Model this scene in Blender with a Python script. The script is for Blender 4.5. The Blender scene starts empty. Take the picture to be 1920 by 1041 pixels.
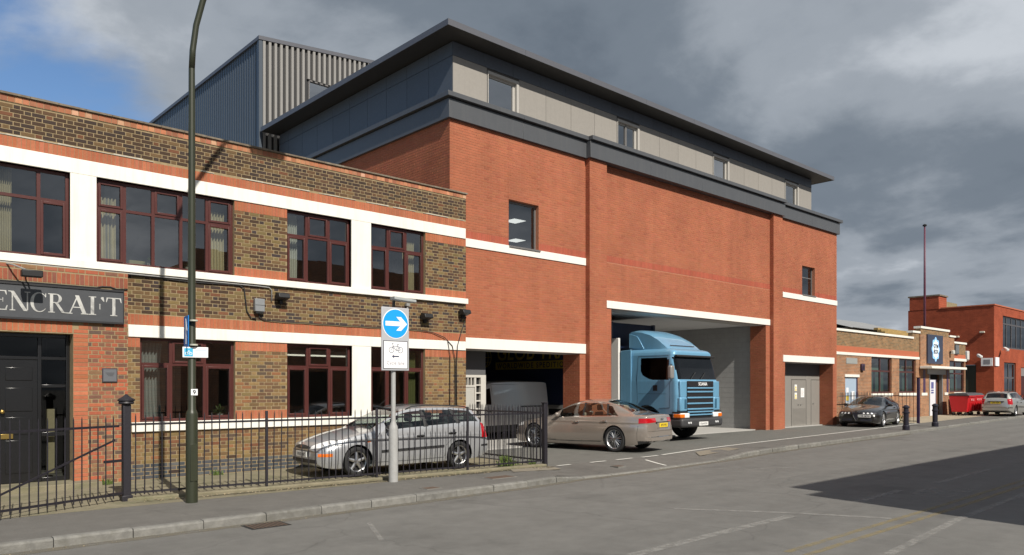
import bpy, math, random
import numpy as np
from mathutils import Vector
R = math.radians
rnd = random.Random(7)

# ------------------------------------------------------------------ camera, sky, sun, exposure
scene = bpy.context.scene
CAM_AZ = math.atan2(1560, 1427)              # street axis lies this far to the right of the view
CA, SA = math.cos(CAM_AZ), math.sin(CAM_AZ)
cam_data = bpy.data.cameras.new('camera')
cam_data.sensor_width = 36
cam_data.lens = 36 * 1427 / 1920
cam_data.shift_y = 0.1065
cam_data.clip_end = 3000
cam = bpy.data.objects.new('camera', cam_data)
cam.location = (0, 0, 1.87)
cam.rotation_euler = (R(90), 0, CAM_AZ - R(90))
scene.collection.objects.link(cam)
scene.camera = cam

SUN_TRAVEL = Vector((0.185, 1.0, -0.88)).normalized()
sun_data = bpy.data.lights.new('sun', 'SUN')
sun_data.energy = 5.0
sun_data.angle = R(0.55)
sun_data.color = (1.0, 0.94, 0.84)
sun = bpy.data.objects.new('sun', sun_data)
sun.rotation_euler = SUN_TRAVEL.to_track_quat('-Z', 'Y').to_euler()
sun.location = (0, -20, 40)
scene.collection.objects.link(sun)

scene.view_settings.view_transform = 'Standard'
scene.view_settings.look = 'None'
scene.view_settings.exposure = 0.12
scene.view_settings.gamma = 1
scene.view_settings.use_curve_mapping = False
scene.cycles.max_bounces = 8
scene.cycles.transparent_max_bounces = 16
scene.cycles.use_denoising = True

world = bpy.data.worlds.new('World')
scene.world = world
world.use_nodes = True
wt = world.node_tree
wt.nodes.clear()

def build_world():
    N, L = wt.nodes, wt.links
    out = N.new('ShaderNodeOutputWorld'); bg = N.new('ShaderNodeBackground')
    bg.inputs['Strength'].default_value = 0.1
    sky = N.new('ShaderNodeTexSky'); sky.sky_type = 'NISHITA'; sky.sun_disc = False
    el = math.asin(-SUN_TRAVEL.z)
    sky.sun_elevation = el
    sky.sun_rotation = math.atan2(-SUN_TRAVEL.x, -SUN_TRAVEL.y)
    sky.air_density = 1.0; sky.dust_density = 0.6; sky.ozone_density = 1.5
    tc = N.new('ShaderNodeTexCoord')
    sep = N.new('ShaderNodeSeparateXYZ'); L.new(tc.outputs['Generated'], sep.inputs[0])
    # project the view direction on a flat cloud layer: clouds flatten and crowd towards the horizon
    def math_(op, a, b=None):
        m = N.new('ShaderNodeMath'); m.operation = op
        for i, v in enumerate((a, b)):
            if v is None: continue
            if isinstance(v, (int, float)): m.inputs[i].default_value = v
            else: L.new(v, m.inputs[i])
        return m.outputs[0]
    zc = math_('ADD', math_('MAXIMUM', sep.outputs['Z'], 0.0), 0.22)
    cx = math_('DIVIDE', sep.outputs['X'], zc); cy = math_('DIVIDE', sep.outputs['Y'], zc)
    comb = N.new('ShaderNodeCombineXYZ'); L.new(cx, comb.inputs[0]); L.new(cy, comb.inputs[1])
    def noise(scale, detail, rough, off, dist=0.0):
        mp = N.new('ShaderNodeMapping'); mp.inputs['Location'].default_value = off
        L.new(comb.outputs[0], mp.inputs[0])
        n = N.new('ShaderNodeTexNoise'); n.inputs['Scale'].default_value = scale
        n.inputs['Detail'].default_value = detail; n.inputs['Roughness'].default_value = rough
        n.inputs['Distortion'].default_value = dist
        L.new(mp.outputs[0], n.inputs['Vector']); return n.outputs['Fac']
    def ramp(src, stops):
        r = N.new('ShaderNodeValToRGB'); e = r.color_ramp.elements
        r.color_ramp.interpolation = 'EASE'
        e[0].position, e[0].color = stops[0][0], (*stops[0][1], 1)
        e[1].position, e[1].color = stops[-1][0], (*stops[-1][1], 1)
        for p, c in stops[1:-1]:
            k = e.new(p); k.color = (*c, 1)
        L.new(src, r.inputs[0]); return r.outputs[0]
    # cloud body tone: slate undersides with paler tears
    n1 = noise(1.05, 8, 0.52, (37.6185, 43.9137, 8.5465), 0.2)
    n2 = noise(4.0, 8, 0.6, (1.3, 8.2, 2.0), 0.2)
    tone = math_('ADD', math_('MULTIPLY', n1, 0.86), math_('MULTIPLY', n2, 0.14))
    cloud = ramp(tone, [(0.30, (0.95, 1.22, 1.58)), (0.43, (1.7, 2.03, 2.45)), (0.53, (3.1, 3.45, 3.9)),
                        (0.62, (5.2, 5.55, 6.0)), (0.74, (8.0, 8.3, 8.6))])
    # cloud cover: broken towards the north-west, closed elsewhere
    dotn = N.new('ShaderNodeVectorMath'); dotn.operation = 'DOT_PRODUCT'
    L.new(tc.outputs['Generated'], dotn.inputs[0]); dotn.inputs[1].default_value = Vector((-0.6, 0.6, -0.8))
    near = N.new('ShaderNodeMapRange'); near.interpolation_type = 'SMOOTHSTEP'
    near.inputs['From Min'].default_value = -0.02; near.inputs['From Max'].default_value = 0.19
    L.new(dotn.outputs['Value'], near.inputs['Value'])
    n3 = noise(1.7, 8, 0.55, (5.6, 2.4, 1.1), 0.3)
    cov = math_('SUBTRACT', math_('ADD', n3, 0.24), math_('MULTIPLY', near.outputs[0], 0.52))
    cover = ramp(cov, [(0.22, (0, 0, 0)), (0.50, (1, 1, 1))])
    skyc = N.new('ShaderNodeMix'); skyc.data_type = 'RGBA'; skyc.blend_type = 'MULTIPLY'
    skyc.inputs['Factor'].default_value = 1
    L.new(sky.outputs[0], skyc.inputs[6]); skyc.inputs[7].default_value = (0.80, 0.95, 1.1, 1)
    mix = N.new('ShaderNodeMix'); mix.data_type = 'RGBA'
    L.new(cover, mix.inputs['Factor']); L.new(skyc.outputs[2], mix.inputs[6]); L.new(cloud, mix.inputs[7])
    L.new(mix.outputs[2], bg.inputs['Color']); L.new(bg.outputs[0], out.inputs[0])
build_world()

# ------------------------------------------------------------------ materials
MATS = {}
def mat(name, col, rough=0.7, metal=0.0, var=0.0, vscale=3.0, bump=0.0, bscale=60.0, spec=0.5, coat=0.0,
        stain=None, sscale=0.6, samt=0.5, emit=None, space='world', streak=None, orand=0.0):
    if name in MATS: return MATS[name]
    m = bpy.data.materials.new(name); m.use_nodes = True
    nt = m.node_tree; N, L = nt.nodes, nt.links
    b = N['Principled BSDF']
    b.inputs['Base Color'].default_value = (*col, 1); b.inputs['Roughness'].default_value = rough
    b.inputs['Metallic'].default_value = metal; b.inputs['Specular IOR Level'].default_value = spec
    b.inputs['Coat Weight'].default_value = coat; b.inputs['Coat Roughness'].default_value = 0.04
    if emit:
        b.inputs['Emission Color'].default_value = (*emit[0], 1); b.inputs['Emission Strength'].default_value = emit[1]
    if var or bump or stain or streak or orand:
        if space == 'world':
            g = N.new('ShaderNodeNewGeometry'); vec = g.outputs['Position']
        else:
            g = N.new('ShaderNodeTexCoord'); vec = g.outputs['Object']
    cur = None
    if var:
        n = N.new('ShaderNodeTexNoise'); n.inputs['Scale'].default_value = vscale; n.inputs['Detail'].default_value = 8
        n.inputs['Roughness'].default_value = 0.65
        L.new(vec, n.inputs['Vector'])
        mr = N.new('ShaderNodeMapRange'); mr.inputs['From Min'].default_value = 0.25; mr.inputs['From Max'].default_value = 0.75
        mr.inputs['To Min'].default_value = 1 - var; mr.inputs['To Max'].default_value = 1 + var
        L.new(n.outputs['Fac'], mr.inputs['Value'])
        mx = N.new('ShaderNodeMix'); mx.data_type = 'RGBA'; mx.blend_type = 'MULTIPLY'; mx.inputs['Factor'].default_value = 1
        mx.inputs[6].default_value = (*col, 1); L.new(mr.outputs[0], mx.inputs[7]); cur = mx.outputs[2]
    if stain:
        n = N.new('ShaderNodeTexNoise'); n.inputs['Scale'].default_value = sscale; n.inputs['Detail'].default_value = 10
        n.inputs['Roughness'].default_value = 0.7; n.inputs['Distortion'].default_value = 0.6
        L.new(vec, n.inputs['Vector'])
        mr = N.new('ShaderNodeMapRange'); mr.inputs['From Min'].default_value = 0.48; mr.inputs['From Max'].default_value = 0.68
        mr.inputs['To Max'].default_value = samt
        L.new(n.outputs['Fac'], mr.inputs['Value'])
        mx = N.new('ShaderNodeMix'); mx.data_type = 'RGBA'
        L.new(mr.outputs[0], mx.inputs['Factor'])
        if cur is None: mx.inputs[6].default_value = (*col, 1)
        else: L.new(cur, mx.inputs[6])
        mx.inputs[7].default_value = (*stain, 1); cur = mx.outputs[2]
    if streak:
        # rain streaks: noise drawn out downwards
        mp = N.new('ShaderNodeMapping'); mp.inputs['Scale'].default_value = (5.0, 5.0, 0.35); L.new(vec, mp.inputs[0])
        n = N.new('ShaderNodeTexNoise'); n.inputs['Scale'].default_value = 1.6; n.inputs['Detail'].default_value = 8; n.inputs['Roughness'].default_value = 0.65
        L.new(mp.outputs[0], n.inputs['Vector'])
        mr = N.new('ShaderNodeMapRange'); mr.inputs['From Min'].default_value = 0.50; mr.inputs['From Max'].default_value = 0.72; mr.inputs['To Max'].default_value = streak[1]
        L.new(n.outputs['Fac'], mr.inputs['Value'])
        mx = N.new('ShaderNodeMix'); mx.data_type = 'RGBA'; L.new(mr.outputs[0], mx.inputs['Factor'])
        if cur is None: mx.inputs[6].default_value = (*col, 1)
        else: L.new(cur, mx.inputs[6])
        mx.inputs[7].default_value = (*streak[0], 1); cur = mx.outputs[2]
    if orand:
        oi = N.new('ShaderNodeObjectInfo'); mr = N.new('ShaderNodeMapRange'); mr.inputs['To Min'].default_value = 1 - orand; mr.inputs['To Max'].default_value = 1 + orand
        L.new(oi.outputs['Random'], mr.inputs['Value'])
        mx = N.new('ShaderNodeMix'); mx.data_type = 'RGBA'; mx.blend_type = 'MULTIPLY'; mx.inputs['Factor'].default_value = 1
        if cur is None: mx.inputs[6].default_value = (*col, 1)
        else: L.new(cur, mx.inputs[6])
        L.new(mr.outputs[0], mx.inputs[7]); cur = mx.outputs[2]
    if cur is not None: L.new(cur, b.inputs['Base Color'])
    if bump:
        n = N.new('ShaderNodeTexNoise'); n.inputs['Scale'].default_value = bscale; n.inputs['Detail'].default_value = 5
        L.new(vec, n.inputs['Vector'])
        bp = N.new('ShaderNodeBump'); bp.inputs['Strength'].default_value = bump; bp.inputs['Distance'].default_value = 0.01
        L.new(n.outputs['Fac'], bp.inputs['Height']); L.new(bp.outputs[0], b.inputs['Normal'])
    MATS[name] = m
    return m

def attr_mat(name, rough=0.88, amp=1.0, streak=0.0):
    """colour comes from the per-brick attribute of the mesh, grain from noise"""
    m = bpy.data.materials.new(name); m.use_nodes = True
    N, L = m.node_tree.nodes, m.node_tree.links
    b = N['Principled BSDF']; b.inputs['Roughness'].default_value = rough; b.inputs['Specular IOR Level'].default_value = 0.25
    a = N.new('ShaderNodeAttribute'); a.attribute_name = 'bcol'
    g = N.new('ShaderNodeNewGeometry')
    n = N.new('ShaderNodeTexNoise'); n.inputs['Scale'].default_value = 22; n.inputs['Detail'].default_value = 7
    n.inputs['Roughness'].default_value = 0.7
    L.new(g.outputs['Position'], n.inputs['Vector'])
    mr = N.new('ShaderNodeMapRange'); mr.inputs['From Min'].default_value = 0.25; mr.inputs['From Max'].default_value = 0.75
    mr.inputs['To Min'].default_value = 1 - .16 * amp; mr.inputs['To Max'].default_value = 1 + .15 * amp
    L.new(n.outputs['Fac'], mr.inputs['Value'])
    n2 = N.new('ShaderNodeTexNoise'); n2.inputs['Scale'].default_value = 0.8; n2.inputs['Detail'].default_value = 8
    L.new(g.outputs['Position'], n2.inputs['Vector'])
    mr2 = N.new('ShaderNodeMapRange'); mr2.inputs['From Min'].default_value = 0.3; mr2.inputs['From Max'].default_value = 0.7
    mr2.inputs['To Min'].default_value = 0.88; mr2.inputs['To Max'].default_value = 1.1
    L.new(n2.outputs['Fac'], mr2.inputs['Value'])
    mu = N.new('ShaderNodeMath'); mu.operation = 'MULTIPLY'; L.new(mr.outputs[0], mu.inputs[0]); L.new(mr2.outputs[0], mu.inputs[1])
    if streak:
        mp = N.new('ShaderNodeMapping'); mp.inputs['Scale'].default_value = (2.2, 2.2, 0.16); L.new(g.outputs['Position'], mp.inputs[0])
        n3 = N.new('ShaderNodeTexNoise'); n3.inputs['Scale'].default_value = 1.3; n3.inputs['Detail'].default_value = 7; L.new(mp.outputs[0], n3.inputs['Vector'])
        mr3 = N.new('ShaderNodeMapRange'); mr3.inputs['From Min'].default_value = 0.35; mr3.inputs['From Max'].default_value = 0.7
        mr3.inputs['To Min'].default_value = 1 + streak * .4; mr3.inputs['To Max'].default_value = 1 - streak; L.new(n3.outputs['Fac'], mr3.inputs['Value'])
        mu2 = N.new('ShaderNodeMath'); mu2.operation = 'MULTIPLY'; L.new(mu.outputs[0], mu2.inputs[0]); L.new(mr3.outputs[0], mu2.inputs[1]); mu = mu2
    mx = N.new('ShaderNodeMix'); mx.data_type = 'RGBA'; mx.blend_type = 'MULTIPLY'; mx.inputs['Factor'].default_value = 1
    L.new(a.outputs['Color'], mx.inputs[6]); L.new(mu.outputs[0], mx.inputs[7]); L.new(mx.outputs[2], b.inputs['Base Color'])
    bp = N.new('ShaderNodeBump'); bp.inputs['Strength'].default_value = 0.35; bp.inputs['Distance'].default_value = 0.006
    L.new(n.outputs['Fac'], bp.inputs['Height']); L.new(bp.outputs[0], b.inputs['Normal'])
    return m

def asphalt_mat(name, col, speck=0.22, streak=0.10, cracks=0.0, cool=1.0):
    """rolled asphalt: aggregate speckle, blotches, polished wheel tracks along the street, hairline cracks"""
    m = bpy.data.materials.new(name); m.use_nodes = True
    N, L = m.node_tree.nodes, m.node_tree.links
    b = N['Principled BSDF']; b.inputs['Roughness'].default_value = 0.82; b.inputs['Specular IOR Level'].default_value = 0.3
    g = N.new('ShaderNodeNewGeometry')
    def nz(scale, detail, lo, hi, sc=None, f0=.3, f1=.7, rough=.6):
        src = g.outputs['Position']
        if sc:
            mp = N.new('ShaderNodeMapping'); mp.inputs['Scale'].default_value = sc; L.new(src, mp.inputs[0]); src = mp.outputs[0]
        n = N.new('ShaderNodeTexNoise'); n.inputs['Scale'].default_value = scale; n.inputs['Detail'].default_value = detail; n.inputs['Roughness'].default_value = rough
        L.new(src, n.inputs['Vector'])
        mr = N.new('ShaderNodeMapRange'); mr.inputs['From Min'].default_value = f0; mr.inputs['From Max'].default_value = f1
        mr.inputs['To Min'].default_value = lo; mr.inputs['To Max'].default_value = hi; L.new(n.outputs['Fac'], mr.inputs['Value']); return mr.outputs[0], n.outputs['Fac']
    def mul(a, c):
        q = N.new('ShaderNodeMath'); q.operation = 'MULTIPLY'; L.new(a, q.inputs[0]); L.new(c, q.inputs[1]); return q.outputs[0]
    s1, h = nz(75, 3, 1 - speck, 1 + speck, rough=.75)
    s2, _ = nz(3.2, 8, .88, 1.12, rough=.7)
    s3, _ = nz(1.2, 6, 1 - streak, 1 + streak, (.10, 1.0, 1.0))
    s4, _ = nz(.55, 7, 1.0, .80, None, .56, .70)
    f = mul(mul(s1, s2), mul(s3, s4))
    if cracks:
        nd = N.new('ShaderNodeTexNoise'); nd.inputs['Scale'].default_value = 1.4; nd.inputs['Detail'].default_value = 6; L.new(g.outputs['Position'], nd.inputs['Vector'])
        ad = N.new('ShaderNodeVectorMath'); ad.operation = 'MULTIPLY_ADD'; ad.inputs[1].default_value = (.7, .7, 0); L.new(nd.outputs['Color'], ad.inputs[0]); L.new(g.outputs['Position'], ad.inputs[2])
        vo = N.new('ShaderNodeTexVoronoi'); vo.feature = 'DISTANCE_TO_EDGE'; vo.inputs['Scale'].default_value = .28; L.new(ad.outputs[0], vo.inputs['Vector'])
        mr = N.new('ShaderNodeMapRange'); mr.inputs['From Min'].default_value = .001; mr.inputs['From Max'].default_value = .006; mr.inputs['To Min'].default_value = 1 - cracks; L.new(vo.outputs['Distance'], mr.inputs['Value'])
        f = mul(f, mr.outputs[0])
    mx = N.new('ShaderNodeMix'); mx.data_type = 'RGBA'; mx.blend_type = 'MULTIPLY'; mx.inputs['Factor'].default_value = 1
    mx.inputs[6].default_value = (*col, 1); L.new(f, mx.inputs[7]); L.new(mx.outputs[2], b.inputs['Base Color'])
    bp = N.new('ShaderNodeBump'); bp.inputs['Strength'].default_value = 0.7; bp.inputs['Distance'].default_value = 0.008; L.new(h, bp.inputs['Height']); L.new(bp.outputs[0], b.inputs['Normal'])
    return m

def glass_mat(name, tint=(0.55, 0.6, 0.6), ior=1.6, rough=0.0):
    m = bpy.data.materials.new(name); m.use_nodes = True
    N, L = m.node_tree.nodes, m.node_tree.links
    N.clear()
    out = N.new('ShaderNodeOutputMaterial'); tr = N.new('ShaderNodeBsdfTransparent'); tr.inputs[0].default_value = (*tint, 1)
    gl = N.new('ShaderNodeBsdfGlossy'); gl.inputs['Roughness'].default_value = rough; gl.inputs['Color'].default_value = (1, 1, 1, 1)
    fr = N.new('ShaderNodeFresnel'); gm = N.new('ShaderNodeNewGeometry'); mr = N.new('ShaderNodeMapRange')   # same reflectance from both sides of the sheet
    mr.inputs['To Min'].default_value = ior; mr.inputs['To Max'].default_value = 1 / ior
    L.new(gm.outputs['Backfacing'], mr.inputs['Value']); L.new(mr.outputs[0], fr.inputs['IOR'])
    mx = N.new('ShaderNodeMixShader'); L.new(fr.outputs[0], mx.inputs[0]); L.new(tr.outputs[0], mx.inputs[1]); L.new(gl.outputs[0], mx.inputs[2])
    L.new(mx.outputs[0], out.inputs[0])
    return m

def brick_tex_mat(name, c1, c2, mortar, scale=1.0, bias=0.0, axis='x'):
    """distant masonry whose bricks are only a few pixels: pattern in metres on a wall along X (or Y)"""
    m = bpy.data.materials.new(name); m.use_nodes = True
    N, L = m.node_tree.nodes, m.node_tree.links
    b = N['Principled BSDF']; b.inputs['Roughness'].default_value = 0.9; b.inputs['Specular IOR Level'].default_value = 0.2
    g = N.new('ShaderNodeNewGeometry'); sep = N.new('ShaderNodeSeparateXYZ'); L.new(g.outputs['Position'], sep.inputs[0])
    cb = N.new('ShaderNodeCombineXYZ'); L.new(sep.outputs['X' if axis == 'x' else 'Y'], cb.inputs[0]); L.new(sep.outputs['Z'], cb.inputs[1])
    t = N.new('ShaderNodeTexBrick'); t.inputs['Scale'].default_value = 1
    t.inputs['Brick Width'].default_value = 0.225; t.inputs['Row Height'].default_value = 0.075
    t.inputs['Mortar Size'].default_value = 0.008; t.inputs['Mortar Smooth'].default_value = 0.2; t.inputs['Bias'].default_value = bias
    t.inputs['Color1'].default_value = (*c1, 1); t.inputs['Color2'].default_value = (*c2, 1); t.inputs['Mortar'].default_value = (*mortar, 1)
    L.new(cb.outputs[0], t.inputs['Vector'])
    n = N.new('ShaderNodeTexNoise'); n.inputs['Scale'].default_value = 1.5; n.inputs['Detail'].default_value = 9; n.inputs['Roughness'].default_value = 0.7
    L.new(g.outputs['Position'], n.inputs['Vector'])
    mr = N.new('ShaderNodeMapRange'); mr.inputs['From Min'].default_value = 0.3; mr.inputs['From Max'].default_value = 0.7
    mr.inputs['To Min'].default_value = 0.75; mr.inputs['To Max'].default_value = 1.2
    L.new(n.outputs['Fac'], mr.inputs['Value'])
    mx = N.new('ShaderNodeMix'); mx.data_type = 'RGBA'; mx.blend_type = 'MULTIPLY'; mx.inputs['Factor'].default_value = 1
    L.new(t.outputs['Color'], mx.inputs[6]); L.new(mr.outputs[0], mx.inputs[7]); L.new(mx.outputs[2], b.inputs['Base Color'])
    bp = N.new('ShaderNodeBump'); bp.inputs['Strength'].default_value = 0.6; bp.inputs['Distance'].default_value = 0.008; bp.invert = True
    L.new(t.outputs['Fac'], bp.inputs['Height']); L.new(bp.outputs[0], b.inputs['Normal'])
    return m

# ------------------------------------------------------------------ mesh helpers
COL = scene.collection
class MB:
    def __init__(self): self.v, self.f, self.c, self.m = [], [], None, []
    def quad(self, *p):
        i = len(self.v); self.v += [tuple(q) for q in p]; self.f.append(tuple(range(i, i + len(p)))); return self
    def box(self, x0, x1, y0, y1, z0, z1):
        i = len(self.v)
        self.v += [(x0, y0, z0), (x1, y0, z0), (x1, y1, z0), (x0, y1, z0), (x0, y0, z1), (x1, y0, z1), (x1, y1, z1), (x0, y1, z1)]
        for q in ((0, 3, 2, 1), (4, 5, 6, 7), (0, 1, 5, 4), (1, 2, 6, 5), (2, 3, 7, 6), (3, 0, 4, 7)):
            self.f.append(tuple(i + k for k in q))
        return self
    def bar(self, a, b, w, d=None, up=(0, 0, 1)):
        """box bar from a to b of width w, depth d"""
        a, b = Vector(a), Vector(b); d = w if d is None else d
        t = (b - a).normalized(); u = Vector(up)
        if abs(t.dot(u)) > 0.97: u = Vector((0, 1, 0))
        s = t.cross(u).normalized() * (w / 2); n = s.cross(t).normalized() * (d / 2)
        i = len(self.v)
        for p in (a, b):
            self.v += [tuple(p - s - n), tuple(p + s - n), tuple(p + s + n), tuple(p - s + n)]
        for q in ((3, 2, 1, 0), (4, 5, 6, 7), (0, 1, 5, 4), (1, 2, 6, 5), (2, 3, 7, 6), (3, 0, 4, 7)):
            self.f.append(tuple(i + k for k in q))
        return self
    def tube(self, pts, r, n=8, cap=True):
        pts = [Vector(p) for p in pts]; rs = r if isinstance(r, (list, tuple)) else [r] * len(pts)
        i0 = len(self.v); prev = None
        for k, p in enumerate(pts):
            t = (pts[min(k + 1, len(pts) - 1)] - pts[max(k - 1, 0)]).normalized()
            if prev is None:
                u = Vector((0, 0, 1)) if abs(t.z) < 0.9 else Vector((1, 0, 0))
                u = (u - t * u.dot(t)).normalized()
            else: u = (prev - t * prev.dot(t)).normalized()
            prev = u; w = t.cross(u)
            for j in range(n):
                a = 2 * math.pi * j / n
                self.v.append(tuple(p + (u * math.cos(a) + w * math.sin(a)) * rs[k]))
        for k in range(len(pts) - 1):
            for j in range(n):
                a = i0 + k * n + j; b = i0 + k * n + (j + 1) % n
                self.f.append((a, b, b + n, a + n))
        if cap:
            self.f.append(tuple(i0 + j for j in reversed(range(n))))
            e = i0 + (len(pts) - 1) * n; self.f.append(tuple(e + j for j in range(n)))
        return self
    def lathe(self, prof, c=(0, 0, 0), n=16, axis='z'):
        """prof: list of (radius, height) from bottom to top"""
        i0 = len(self.v)
        for r, h in prof:
            for j in range(n):
                a = 2 * math.pi * j / n; x, y = r * math.cos(a), r * math.sin(a)
                p = (x, y, h) if axis == 'z' else ((x, h, y) if axis == 'y' else (h, x, y))
                self.v.append((c[0] + p[0], c[1] + p[1], c[2] + p[2]))
        for k in range(len(prof) - 1):
            for j in range(n):
                a = i0 + k * n + j; b = i0 + k * n + (j + 1) % n
                self.f.append((a, b, b + n, a + n) if axis != 'y' else (a, a + n, b + n, b))
        self.f.append(tuple(i0 + j for j in (reversed(range(n)) if axis != 'y' else range(n))))
        e = i0 + (len(prof) - 1) * n; self.f.append(tuple(e + j for j in (range(n) if axis != 'y' else reversed(range(n)))))
        return self
    def prism(self, poly, a0, a1, axis='y'):
        """extrude a 2-D polygon. axis y: poly is (x,z); axis x: (y,z); axis z: (x,y)"""
        def P(p, a): return (p[0], a, p[1]) if axis == 'y' else ((a, p[0], p[1]) if axis == 'x' else (p[0], p[1], a))
        n = len(poly); i = len(self.v)
        area = sum(poly[k][0] * poly[(k + 1) % n][1] - poly[(k + 1) % n][0] * poly[k][1] for k in range(n))
        if area < 0: poly = poly[::-1]
        self.v += [P(p, a0) for p in poly] + [P(p, a1) for p in poly]
        fl = (axis == 'y')
        A = tuple(range(i, i + n)); B = tuple(range(i + n, i + 2 * n))
        self.f.append(A if fl else A[::-1]); self.f.append(B[::-1] if fl else B)
        for k in range(n):
            q = (i + k, i + (k + 1) % n, i + n + (k + 1) % n, i + n + k)
            self.f.append(q[::-1] if fl else q)
        return self
    def build(self, name, material, parent=None, smooth=False, bevel=0, loc=None, seg=2):
        me = bpy.data.meshes.new(name); me.from_pydata(self.v, [], self.f); me.update()
        return link(name, me, material, parent, smooth, bevel, loc, seg)

def link(name, me, material, parent=None, smooth=False, bevel=0, loc=None, seg=2):
    o = bpy.data.objects.new(name, me); COL.objects.link(o)
    if material is not None and not me.materials: me.materials.append(material)
    if smooth:
        me.polygons.foreach_set('use_smooth', [True] * len(me.polygons))
        if smooth is not True:
            me.set_sharp_from_angle(angle=R(smooth))
    if bevel:
        b = o.modifiers.new('bevel', 'BEVEL'); b.width = bevel; b.segments = seg; b.limit_method = 'ANGLE'; b.angle_limit = R(35)
        if not smooth:
            me.polygons.foreach_set('use_smooth', [True] * len(me.polygons)); me.set_sharp_from_angle(angle=R(46))
    if parent is not None: o.parent = parent
    if loc is not None: o.location = loc
    return o
def tag(o, label, cat, group=None, kind=None):
    if label: o['label'] = label
    if cat: o['category'] = cat
    if group: o['group'] = group
    if kind: o['kind'] = kind
    return o
def thing(name, label, cat, loc=(0, 0, 0), rz=0, group=None):
    o = bpy.data.objects.new(name, None); COL.objects.link(o)
    o.location = loc; o.rotation_euler = (0, 0, rz); o.empty_display_size = 0.2
    return tag(o, label, cat, group)
def struct(o, label=None):
    o['kind'] = 'structure'
    if label: o['label'] = label
    return o
def copy_tree(o, parent=None):
    c = o.copy(); COL.objects.link(c); c.parent = parent
    for ch in list(o.children): copy_tree(ch, c)
    return c
def text(name, body, size, loc, rot, material, parent=None, extrude=0.003, align='LEFT', sx=1.0, spacing=1.0, shear=0, bold=0.0):
    cu = bpy.data.curves.new(name, 'FONT'); cu.body = body; cu.size = size; cu.extrude = extrude; cu.align_x = align
    cu.space_character = spacing; cu.shear = shear; cu.offset = bold
    o = bpy.data.objects.new(name, cu); COL.objects.link(o); o.location = loc; o.rotation_euler = rot; o.scale = (sx, 1, 1)
    me = bpy.data.meshes.new_from_object(o); me.name = name; bpy.data.objects.remove(o); bpy.data.curves.remove(cu)
    # one object for each letter
    nv = len(me.vertices); par = list(range(nv))
    def root(i):
        while par[i] != i: par[i] = par[par[i]]; i = par[i]
        return i
    polys = [tuple(p.vertices) for p in me.polygons]; co = [tuple(v.co) for v in me.vertices]
    key = {}
    for i, c in enumerate(co):
        k = (round(c[0], 6), round(c[1], 6), round(c[2], 6))
        if k in key: par[root(i)] = root(key[k])
        else: key[k] = i
    for p in polys:
        for a in p[1:]: par[root(a)] = root(p[0])
    isl = {}
    for p in polys: isl.setdefault(root(p[0]), []).append(p)
    o = None
    for ps in isl.values():
        used = sorted({i for p in ps for i in p}); mp = {i: k for k, i in enumerate(used)}
        m2 = bpy.data.meshes.new('letter'); m2.from_pydata([co[i] for i in used], [], [tuple(mp[i] for i in p) for p in ps]); m2.update(); m2.materials.append(material)
        o = bpy.data.objects.new('letter', m2); COL.objects.link(o); o.location = loc; o.rotation_euler = rot; o.scale = (sx, 1, 1)
        if parent is not None: o.parent = parent
    bpy.data.meshes.remove(me)
    return o
FACE_STREET = (R(90), 0, 0)                       # lettering upright, read from the street side (-Y)

def px_area(x, y, z):
    d = CA * x + SA * y; r = SA * x - CA * y
    px = 960 + 1427 * r / d; py = 725 - 1427 * (z - 1.87) / d
    return (-10 < px < 1930 and -10 < py < 1050), d

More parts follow.
